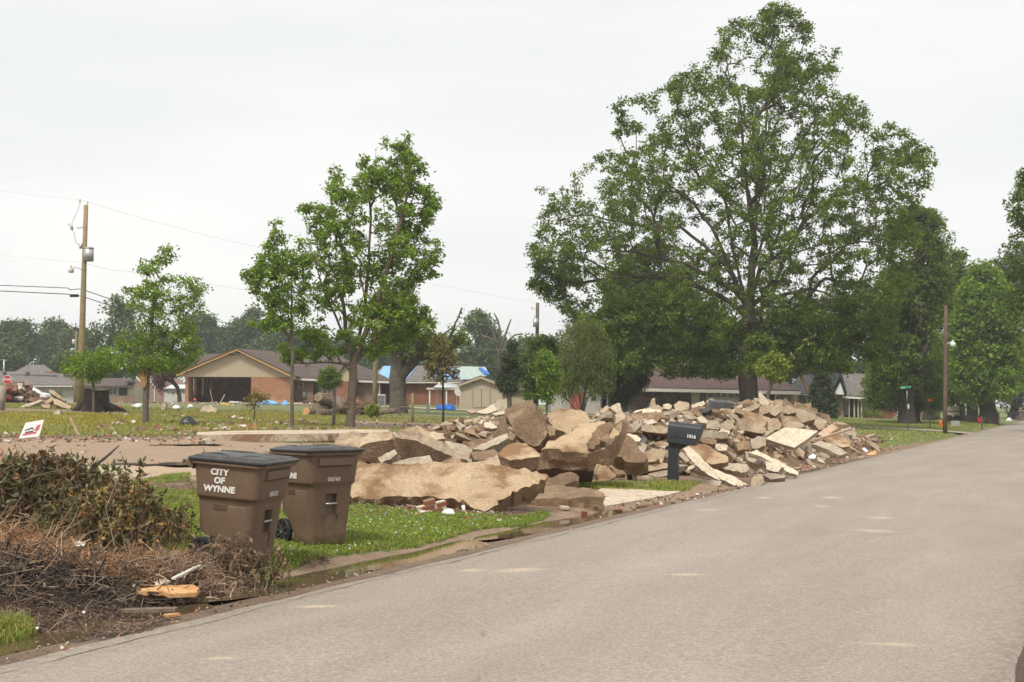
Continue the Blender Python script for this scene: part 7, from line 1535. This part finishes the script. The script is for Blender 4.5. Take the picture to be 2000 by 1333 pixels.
flat_piece([(314, 1247), (319, 1245), (320, 1250), (315, 1252)], .012, 'lumber', 'tan wood chip lying on the asphalt, nearer the camera', 'wood_chip', 'litter', .02)
flat_piece([(1022, 1133), (1050, 1131), (1056, 1134), (1030, 1136)], .008, 'bark_tan', 'scrap of bark on the pale sand streak in the road', 'bark_piece', 'litter', .01)
# --- grass blades
def blades(name, label, n, region, hgt, wid, pal, rng, bias=None, yr=(9, 24), thr=.3, lmin=.7):
    got = []; tot = 0; it = 0
    x0, x1, y0, y1 = region
    while tot < n and it < 80:
        m = n; x = rng.uniform(x0, x1, m); y = rng.uniform(y0, y1, m); z = terrain(x, y); g, ye, d, sa3 = zone_vals(x, y, z); s, L = toSL(x, y); nz = fbm(np.stack([x, y, z], -1), 1.7, 3, 12)
        k = (g + .6 * nz > thr + .45 * rng.random(m)) & ((L > lmin + .12 * np.sin(s * 2.1)) | (L < -ROAD_W - .12)) & (heap(x, y) < .25) & (brush(x, y) < .2)
        got.append(np.stack([x[k], y[k], z[k], ye[k], nz[k]], -1)); tot += k.sum(); it += 1
    A = np.concatenate(got)[:n]; n = len(A); Pn = A[:, :3]
    t = rng.uniform(0, 6.28, n); dx = np.stack([np.cos(t), np.sin(t), 0 * t], -1); lean = rng.normal(size=(n, 3)) * .45; lean[:, 2] = 0; h_ = hgt * rng.uniform(.45, 1.35, (n, 1)) * (1 + .5 * A[:, 4:5]); w = wid * rng.uniform(.7, 1.4, (n, 1))
    mid = Pn + (np.array([0, 0, .62]) + lean * .3) * h_; tip = Pn + (np.array([0, 0, 1.0]) + lean) * h_
    V = np.stack([Pn - dx * w * .5 - np.array([0, 0, .01]), Pn + dx * w * .5 - np.array([0, 0, .01]), mid + dx * w * .42, mid - dx * w * .42, tip], 1).reshape(-1, 3)
    b = (np.arange(n) * 5)[:, None]; F = np.concatenate([b + np.array([0, 1, 2]), b + np.array([0, 2, 3]), b + np.array([3, 2, 4])])
    cp = np.array(pal); c = cp[rng.integers(0, len(cp), n)] * rng.uniform(.7, 1.3, (n, 1)); c = c * (1 - .6 * A[:, 3:4]) + np.array([1.5, 1.05, .55]) * .6 * A[:, 3:4]
    return tag(link(name, np_mesh(name, V, F, M['grassblade'], np.repeat(c, 5, 0))), label, 'grass', kind='stuff'), A
GP_ = [(.85, .95, .8), (1.0, 1.05, .9), (.7, .85, .7), (1.25, 1.1, .9), (1.5, 1.2, 1.0), (1.7, 1.35, 1.1)]
rng = np.random.default_rng(14)
_, A = blades('grass', 'short bright green grass with clover on the verge around the carts', 85000, (-6.5, 4.6, 11.2, 26), .042, .009, GP_, rng, lmin=.82)
# clover leaves and flower heads
k = rng.choice(len(A), 26000); Cc = A[k, :3] + np.array([0, 0, .02]); Cc[:, 2] += rng.random(len(k)) * .03
V, F, T = leaves(Cc, .015, 1, .028, rng.uniform(.7, 1.3, len(Cc)), rng, 1.5, .95); tag(link('clover', np_mesh('clover', V, F, M['leaf_maple'], T)), 'low clover leaves among the verge grass', 'clover', kind='stuff')
def verge_flowers(rng, n):
    i = rng.choice(len(A), n * 3); q = A[i, :3]; s, L = toSL(q[:, 0], q[:, 1]); px, py = proj(q); kk = (px > 560) & (px < 1010) & (rng.random(len(q)) < np.where(px > 700, .55, .45)) & (L > .8); q = q[kk][:n] + np.array([0, 0, .055]); return q
V, F, n = chips(330, verge_flowers, .0075, rng, 1.0); tag(link('clover_flowers', np_mesh('clover_flowers', V, F, M['offwhite'])), 'tiny white clover flower heads dotting the verge grass', 'flowers', kind='stuff')
hp = G(812, 1053); blob('dandelion', 'single yellow dandelion in the clover near the gutter', 'flower', hp + np.array([0, 0, .07]), (.022, .022, .012), 'yellow', 2, 1)
blades('grass', 'grass tufts between the mailbox and the driveway strip', 9000, (-.5, 6.5, 23, 33), .06, .014, GP_, rng)
blades('grass', 'longer field grass growing across the cleared lot', 60000, (-32, 6, 34, 74), .07, .03, [(1.0, .9, .8), (1.2, 1.0, .9), (.8, .8, .7), (1.6, 1.2, 1.0), (1.4, .95, .8)], rng, thr=.6)
blades('grass', 'short lawn grass along the street on the right', 50000, (8, 55, 40, 120), .06, .05, GP_, rng, thr=.35)
blades('grass', 'rough grass along the right edge of the road', 9000, (1.6, 6.5, 4.5, 16), .07, .009, GP_, rng, thr=.35)
blades('grass', 'small grass tuft at the lower left corner', 1300, (-6, -2.5, 7.6, 10.4), .10, .010, GP_, rng, thr=.35, lmin=.3)
# --- twiggy litter on the verge and along the mud
def mudline(poly_):
    def f(rng, n):
        out = []; tot = 0; xs = [p[0] for p in poly_]; ys = [p[1] for p in poly_]
        px = rng.uniform(min(xs), max(xs), n * 2); py = rng.uniform(min(ys), max(ys), n * 2); k = inpoly(px, py, poly_); px, py = px[k][:n], py[k][:n]
        c0 = [G(x, y) for x, y in poly_]; 
        d = (px - 1000) / F_PX; Y = 1.2 * F_PX / np.maximum(py - 794, 3)
        for _ in range(12):
            x = d * Y; z = terrain(x, Y); Y = np.clip((1.65 - z) * F_PX / np.maximum(py - 794, 2.5), 8, 160) * .5 + Y * .5
        x = d * Y; return np.stack([x, Y, terrain(x, Y) + .01], -1)
    return f
DL_ = [(poly_, n, sz, lab) for poly_, n, sz, lab in (
    ([(0, 848), (420, 846), (440, 862), (0, 866)], 300, .05, 'broken bits strewn along the mud edge left of the foundation slab'),
    ([(0, 866), (640, 868), (380, 905), (0, 900)], 60, .03, 'sparse chips scattered over the brown mud of the cleared lot'),
    ([(190, 797), (640, 798), (640, 812), (190, 812)], 420, .11, 'debris strewn along the far edge of the field grass'),
    ([(640, 806), (1000, 806), (1000, 840), (640, 840)], 260, .06, 'rubble bits on the churned mud right of the maple'),
    ([(1480, 925), (1760, 868), (1760, 878), (1640, 905), (1500, 945)], 420, .045, 'gravel and bits along the road edge below the heap'),
    ([(1180, 985), (1500, 935), (1500, 950), (1200, 1005)], 300, .03, 'gravel along the road edge before the driveway'),
    ([(1560, 835), (1760, 850), (1740, 870), (1640, 885)], 260, .06, 'bits in the mud patch right of the heap'),
    ([(0, 1276), (300, 1212), (500, 1156), (800, 1082), (1000, 1040), (1200, 1000), (1200, 1013), (1000, 1060), (800, 1100), (500, 1178), (300, 1232), (0, 1300)], 1500, .012, 'grit and crumbled asphalt along the near road edge'),
    ([(0, 1295), (500, 1172), (1000, 1057), (1000, 1085), (500, 1220), (0, 1333)], 260, .008, 'loose grit strewn on the asphalt near the gutter'),
    ([(690, 985), (1010, 1000), (1000, 1018), (700, 1005)], 260, .022, 'crumbs of brick and plaster below the largest tan slab'))]
for poly_, n, sz, lab in DL_:
    V, F, n = chips(n, mudline(poly_), sz, rng, .5); T = np.array([(.34, .25, .18), (.22, .14, .09), (.58, .54, .48), (.13, .09, .06), (.33, .12, .07)])[rng.choice(5, n, p=[.33, .25, .12, .22, .08])] * rng.uniform(.8, 1.2, (n, 1))
    tag(link('debris_bits', np_mesh('debris_bits', V, F, M['chip'], np.repeat(T, 8, 0))), lab, 'debris', kind='stuff')
def pts_px(poly_, n): return mudline(poly_)(rng, n)
for poly_, n, L_, lab in (([(230, 940), (385, 930), (385, 985), (250, 1000)], 500, .3, 'brown twigs strewn on the grass behind the near trash cart'), ([(680, 985), (780, 985), (800, 1010), (690, 1015)], 220, .2, 'small twigs on the grass right of the far trash cart'),
                          ([(0, 1180), (330, 1190), (300, 1240), (0, 1240)], 900, .18, 'dark twigs on the mud before the brush heap'), ([(590, 1090), (640, 1085), (640, 1105), (590, 1108)], 60, .15, 'little heap of dead twigs in the verge grass'), ([(940, 1000), (1040, 995), (1010, 1015), (930, 1018)], 160, .12, 'withered stems at the end of the verge grass')):
    Pn = pts_px(poly_, n); Pn[:, 2] += .015; strand_obj('twigs', Pn, L_, .004, [(.20, .14, .10), (.28, .20, .14), (.12, .08, .06)], lab, up=.08, bend=.3)
# --- litter with a shape of its own
def small(px, py, w, d, h, mat, label, name, cat, rot=0.0, tilt=.1):
    p = G(px, py); b = MB(); b.box(-w / 2, w / 2, -d / 2, d / 2, 0, h); o = b.build(name, M[mat], None, bevel=h * .15); o.location = (p[0], p[1], p[2] + .005); o.rotation_euler = (tilt, tilt * .7, rot); return tag(o, label, cat)
r = thing('brick_chunk', 'chunk of mortared red bricks lying before the largest tan slab', 'bricks', G(843, 1003) + np.array([0, 0, .0]), (rad(8), rad(-12), rad(20)))
for i, (x, z, w_) in enumerate(((-.13, .0, .18), (.07, 0, .18), (-.05, .072, .2), (.16, .072, .15), (-.01, .144, .16))):
    MB().box(x - w_ / 2, x + w_ / 2, -.05, .05, z, z + .062).build('brick', M['brick_red'], r, bevel=.006)
MB().box(-.2, .22, -.04, .04, .0, .142).build('mortar', M['conc_pale'], r)
small(805, 998, .2, .09, .07, 'brick_red', 'single red brick left of the mortared brick chunk', 'brick', 'brick', .5, .25)
plank(G(812, 1010) + np.array([0, 0, .03]), G(858, 1000) + np.array([0, 0, .05]), .06, .02, 'rawwood', 'thin orange lath beside the red brick chunk')
flat_piece([(863, 1008), (872, 1000), (884, 1003), (888, 1010), (874, 1010)], .03, 'white', 'crumpled white paper right of the brick chunk', 'paper_scrap', 'litter', .03)
flat_piece([(816, 1004), (826, 1001), (833, 1006), (822, 1009)], .02, 'offwhite', 'pale torn scrap between the single brick and the chunk', 'paper_scrap', 'litter', .03)
p = G(907, 1005); tag(MB().tube([p + np.array([0, 0, .02]), p + np.array([-.02, 0, .13])], .025, 10).build('paper_cup', M['white'], None, True), 'small white cup standing by the largest tan slab', 'cup')
b = MB(); b.tube([G(912, 1010) + np.array([0, 0, .02]), P(905, 990, 19.4), P(902, 975, 19.3)], .012, 6); tag(b.build('root', M['lumber'], None, True), 'pale bent root hanging over the front of the largest tan slab', 'root')
small(914, 1015, .16, .05, .03, 'brick_red', 'dark red splinter right of the white cup', 'brick_shard', 'brick', .3); small(968, 1016, .12, .07, .03, 'brick_red', 'flat red shard at the right end of the verge litter', 'brick_shard', 'brick', -.2)
flat_piece([(970, 1019), (977, 1017), (980, 1021), (974, 1023)], .015, 'white', 'tiny white scrap at the right end of the verge litter', 'paper_scrap', 'litter', .02)
small(1140, 1007, .09, .06, .07, 'brick_red', 'lone red brick bat at the gutter below the earth caked slab', 'brick', 'brick', .4, .2); small(1102, 996, .14, .1, .05, 'conc_pale', 'pale stone on the muddy verge below the earth caked slab', 'stone', 'stone', .2)
plank(G(1238, 951) + np.array([0, 0, .04]), G(1268, 955) + np.array([0, 0, .05]), .05, .03, 'lumber', 'thin tan stick on the grass below the cinder block')
# yard sign at the left, on wire legs
A4 = [(50, 826), (86, 820), (76, 853), (37, 857)]; Yd = 27.5; r = thing('yard_sign', 'tilted white yard sign with a small house picture behind the brush heap', 'sign', base_at(56, Yd)); n_ = np.array([0, -1, .15]); p0 = P(60, 840, Yd)
q4 = [plane_hit(x, y, p0, n_) for x, y in A4]; sub(r, 'panel', MB().prism(q4, (0, .012, 0)), M['white'])
def onsign(u, v): return q4[0] * (1 - u) * (1 - v) + q4[1] * u * (1 - v) + q4[2] * u * v + q4[3] * (1 - u) * v + np.array([0, -.006, 0])
def patch(name, uv, mat): sub(r, name, MB().prism([onsign(u, v) for u, v in uv], (0, .003, 0)), M[mat])
M['print_red'] = plain('print_red', (.5, .12, .13), .5); M['print_dark'] = plain('print_dark', (.07, .075, .085), .5)
patch('red_print', [(.72, .3), (.9, .26), (.88, .62), (.66, .62)], 'print_red'); patch('red_print', [(.12, .72), (.8, .66), (.8, .78), (.12, .84)], 'print_red'); patch('roof_print', [(.14, .48), (.48, .36), (.62, .5), (.62, .56), (.5, .46), (.14, .54)], 'print_dark'); patch('dark_print', [(.2, .62), (.6, .58), (.6, .66), (.2, .70)], 'print_dark')
for a_, b_ in (((47, 857), (40, 884)), ((65, 855), (60, 882))): sub(r, 'leg', MB().tube([P(*a_, Yd), P(*b_, Yd)], .006, 5), M['metal'])
plank(P(154, 850, 33), P(137, 816, 33), .09, .045, 'lumber', 'pinkish board standing at a slant in the mud left of the tree')
slab([(100, 811), (110, 803), (118, 800), (117, 811), (106, 812)], (-.2, -.8, .5), .25, T4, 'small stone with a dark side in the grass before the stump', 55, .02, .02, .1, 'stone', 'stone', None)
# --- left debris: slabs beside the pole, junk heap, car
GL = 'beams and slabs piled left of the power pole'
for pp, lab, D in (([(95, 762), (103, 762), (128, 780), (126, 785), (98, 768)], 'upper dark slab slanting down to the power pole', 66), ([(103, 778), (112, 780), (140, 795), (136, 800), (106, 790)], 'middle slab slanting down to the power pole', 64),
                   ([(30, 799), (50, 790), (80, 780), (84, 783), (55, 795), (36, 803)], 'long pale beam lying left of the slanting slabs', 64), ([(84, 786), (104, 774), (105, 782), (92, 790)], 'tilted slab piece between the beam and the slanting slabs', 66), ([(80, 790), (98, 790), (96, 798), (84, 796)], 'small brown slab at the bottom left of the slanting slabs', 63)):
    slab(pp, (-.1, -.7, .7), .25, T4 if 'pale' in lab else T3, lab, D, .02, .03, .15, group=GL)
c0 = base_at(30, 84)
def junk(rng, n): u = rng.normal(0, .5, n); v = rng.normal(0, .6, n); return np.stack([c0[0] + u * 1.6, c0[1] + v, c0[2] + rng.random(n) * 1.25 * np.exp(-u * u * 1.6)], -1)
V, F, n = chips(650, junk, .17, rng, .5); T = np.array([(.20, .12, .08), (.28, .18, .12), (.5, .45, .4), (.10, .07, .05), (.35, .07, .05)])[rng.choice(5, n, p=[.35, .25, .1, .25, .05])]
tag(link('junk_heap', np_mesh('junk_heap', V, F, M['chip'], np.repeat(T, 8, 0))), 'jumbled house debris heap behind the stop sign', 'debris', kind='stuff')
def car(px, D, label, yaw=0):
    bp = base_at(px, D); r = thing('parked_car', label, 'car', bp, (0, 0, yaw)); L = 4.5
    prof_ = [(-L / 2, .35), (-L / 2, .85), (-L / 2 + .25, .98), (-L / 2 + .95, 1.05), (-.8, 1.46), (.55, 1.48), (1.35, 1.02), (L / 2 - .1, .85), (L / 2, .6), (L / 2, .35)]
    MB().prism([(x, -.85, z) for x, z in prof_], (0, 1.7, 0)).build('body', M['white'], r, bevel=.06)
    for x0, x1, x2, x3 in ((-1.05, -.72, -.12, -.12), (-.02, -.02, .5, 1.1)): MB().prism([(x0, -.862, 1.02), (x1, -.862, 1.38), (x2, -.862, 1.4), (x3, -.862, 1.02)], (0, .01, 0)).build('side_window', M['glass'], r)
    for x in (-1.35, 1.4):
        for y in (-.82, .82):
            w = MB().tube([(x, y - .1, .33), (x, y + .1, .33)], .33, 16).build('wheel', M['black'], r, True); MB().tube([(x, y - .12, .33), (x, y + .12, .33)], .18, 10).build('rim', M['metal'], w, True)
    return r
car(48, 118, 'white parked car half hidden behind the junk heap at the far left')
for px, D, lab, sz, mt in ((60, 110, 'grey green shrub right of the parked car', .9, 'leaf_oak'), (78, 118, 'bushy green shrub before the pale garage wall', 1.1, 'leaf_oak'), (112, 120, 'dark topped shrub by the far garage wall', .9, 'leaf_dark')):
    b0 = base_at(px, D); tree('shrub', lab, 'shrub', b0, D, [(px - 10, 792), (px - 9, 776), (px, 769), (px + 9, 776), (px + 10, 792)], 30, 40, .16, .4, .05, mt, 'bark', seed=px, gap=-.9, seg=.5)
# --- middle distance: logs, tarp, flag, boards, posts, boxes
GLOG = 'cut logs piled left of the maple'
def log(a, b_, r0, label, D, D2=None, bark='bark_tan'):
    A_, B_ = P(*a, D), P(*b_, D2 or D); r = thing('log', label, 'log', A_, group=GLOG); d = Vector(B_ - A_); MB().tube([(0, 0, 0), tuple(d * .5 + Vector((0, 0, .02))), tuple(d)], [r0, r0 * .95, r0 * .85], 12).build('bark', M[bark], r, True)
    u = d.normalized(); MB().tube([tuple(-u * .012), tuple(u * .02)], r0 * .93, 12).build('cut_end', M['rawwood' if 'orange' in label else 'bark_tan'], r)
log((622, 776), (645, 792), .28, 'long grey log slanting down on top of the log pile', 70, 71); log((598, 804), (622, 811), .24, 'log with an orange cut end lying lowest at left of the pile', 69, 70); log((615, 798), (636, 802), .26, 'reddish split log in front of the long grey log', 70, 70.5)
log((660, 780), (668, 800), .22, 'upright pale log left of the maple stems', 72, 71); log((671, 783), (668, 806), .2, 'second upright log close behind the maple stems', 73, 72); log((700, 790), (712, 806), .25, 'dark log right of the maple stems', 73, 74, 'bark'); log((622, 806), (650, 808), .2, 'low log lying under the pile', 69, 70)
log((735, 806), (775, 803), .14, 'long thin bare trunk lying right of the small green evergreen', 68, 69, 'bark_tan')
Pn = np.stack([rng.normal(-9.0, .7, 400), rng.normal(73, .5, 400), np.zeros(400)], -1); Pn[:, 2] = terrain(Pn[:, 0], Pn[:, 1]) + rng.random(400) * .8; strand_obj('root_tangle', Pn, .8, .02, [(.26, .15, .09), (.18, .11, .08), (.35, .22, .14)], 'brown root tangle behind the maple stems', up=.3, bend=.3)
for a_, b_, lab in (((735, 815), (752, 806), 'forked grey limb standing out of the fallen branches'), ((752, 808), (800, 799), 'long fallen branch right of the small evergreen'), ((765, 804), (784, 812), 'short fallen branch leaning right'), ((780, 797), (812, 800), 'dark fallen limb by the wooden post')):
    branch([P(*a_, 67), (P(*a_, 67) + P(*b_, 67)) / 2 + np.array([0, 0, .08]), P(*b_, 67)], .06, lab, 'bark')
flat = lambda pts, D, off, name, mat, label, cat: tag(MB().prism([P(x, y, D + k * .15) for k, (x, y) in enumerate(pts)], off).build(name, M[mat]), label, cat)
flat([(787, 776), (790, 778), (799, 793), (797, 796), (789, 790)], 79, (0, .08, 0), 'wood_slab', 'lumber', 'pale cut slice of wood leaning by the grey tree foot', 'wood')
def heap_cloth(px, D, sx, sy, sz, mat, label, name='tarp', cat='tarp', seed=1): blob(name, label, cat, base_at(px, D) + np.array([0, 0, .05]), (sx, sy, sz), mat, seed, 3, .5)
heap_cloth(524, 96, .75, .5, .28, 'blue_tarp', 'crumpled light blue tarp on the ground before the garage wall'); heap_cloth(557, 96, .22, .2, .28, 'blue_tarp', 'small blue bundle right of the crumpled tarp', seed=4)
heap_cloth(862, 94, .33, .3, .32, 'blue_deep', 'left deep blue bundle under the patio cover', 'bundle', 'bundle', 5); heap_cloth(877, 94, .4, .3, .34, 'blue_deep', 'right deep blue bundle under the patio cover', 'bundle', 'bundle', 6)
for i, (a_, b_) in enumerate((((512, 786), (540, 778)), ((518, 784), (556, 782)), ((526, 777), (550, 787)), ((515, 781), (548, 789)))):
    plank(P(*a_, 99), P(*b_, 99), .12, .05, 'lumber', ['lowest board of the lumber pile behind the blue tarp', 'flat board crossing the lumber pile behind the blue tarp', 'board slanting down right on the lumber pile', 'front board of the lumber pile by the blue tarp'][i])
plank(P(410, 761, 101), P(416, 788, 101), .08, .04, 'lumber', 'thin board leaning upright before the carport'); plank(P(430, 788, 101), P(439, 771, 101), .1, .04, 'offwhite', 'white board leaning right before the carport')
small(460, 788, 1.0, .5, .12, 'offwhite', 'pale folded sheet on the carport drive', 'folded_sheet', 'sheet'); small(440, 792, .6, .3, .1, 'yellow', 'yellow plank end on the carport drive', 'board', 'board')
p = base_at(379, 80); r = thing('marker_flag', 'small orange marker flag on a wire before the carport', 'flag', p); t_ = P(379, 777, 80); sub(r, 'wire', MB().tube([p, t_], .008, 4), M['metal']); sub(r, 'flag', MB().prism([t_, t_ + np.array([.14, 0, -.1]), t_ + np.array([0, 0, -.2])], (0, .01, 0)), M['orange'])
for px, D, w_, lab, mt in ((271, 70, .22, 'white crumpled bag left of the young tree', 'bag_white'), (345, 70, .2, 'white crumpled bag right of the young tree', 'bag_white'), (372, 74, .18, 'pale small bag before the carport pier', 'bag_white'), (233, 66, .16, 'orange red scrap right of the stump', 'orange')):
    blob('litter_bag', lab, 'litter', base_at(px, D) + np.array([0, 0, .06]), (w_, w_, w_ * .9), mt, px, 2, .5)
slab([(313, 801), (316, 787), (325, 788), (321, 801)], (-.3, -.9, .3), .15, T4, 'square grey block standing right of the young tree', 68, .01, .02, .12, group=None)
slab([(392, 802), (398, 793), (412, 791), (424, 800), (422, 806), (400, 805)], (0, -.7, .7), .5, T4, 'grey boulder of debris right of the white bag before the carport', 68, .06, .08, .15, 'boulder', 'boulder', None)
bp = base_at(836, 84); r = thing('utility_box', 'pale green utility box on the lawn by the sapling', 'box', bp); MB().box(-.1, .1, -.1, .1, 0, .55).build('cabinet', M['offwhite'], r, bevel=.01); MB().box(-.115, .115, -.115, .115, .55, .60).build('lid', M['green_tin'], r)
bp = base_at(743, 106); r = thing('air_conditioner', 'grey outdoor air conditioner unit against the brick wall', 'air conditioner', bp); b = MB().box(-.42, .42, -.4, .4, 0, .9); b.build('casing', M['metal'], r, bevel=.02)
for k in range(7): MB().box(-.38, .38, -.415, -.402, .12 + k * .1, .17 + k * .1).build('louvre', M['metal_dark'], r)
bp = base_at(892, 98); r = thing('satellite_dish', 'small pale dish leaning at the left wall of the shed', 'dish', bp); q = P(892, 768, 98) - bp
MB().tube([(0, 0, 0), tuple(q + np.array([0, .1, 0]))], .02, 6).build('mast', M['metal'], r); MB().tube([tuple(q + np.array([0, .02, 0])), tuple(q + np.array([.08, -.08, .05]))], [.12, .3], 14).build('reflector', M['offwhite'], r)
# reddish low shoots at the sapling foot
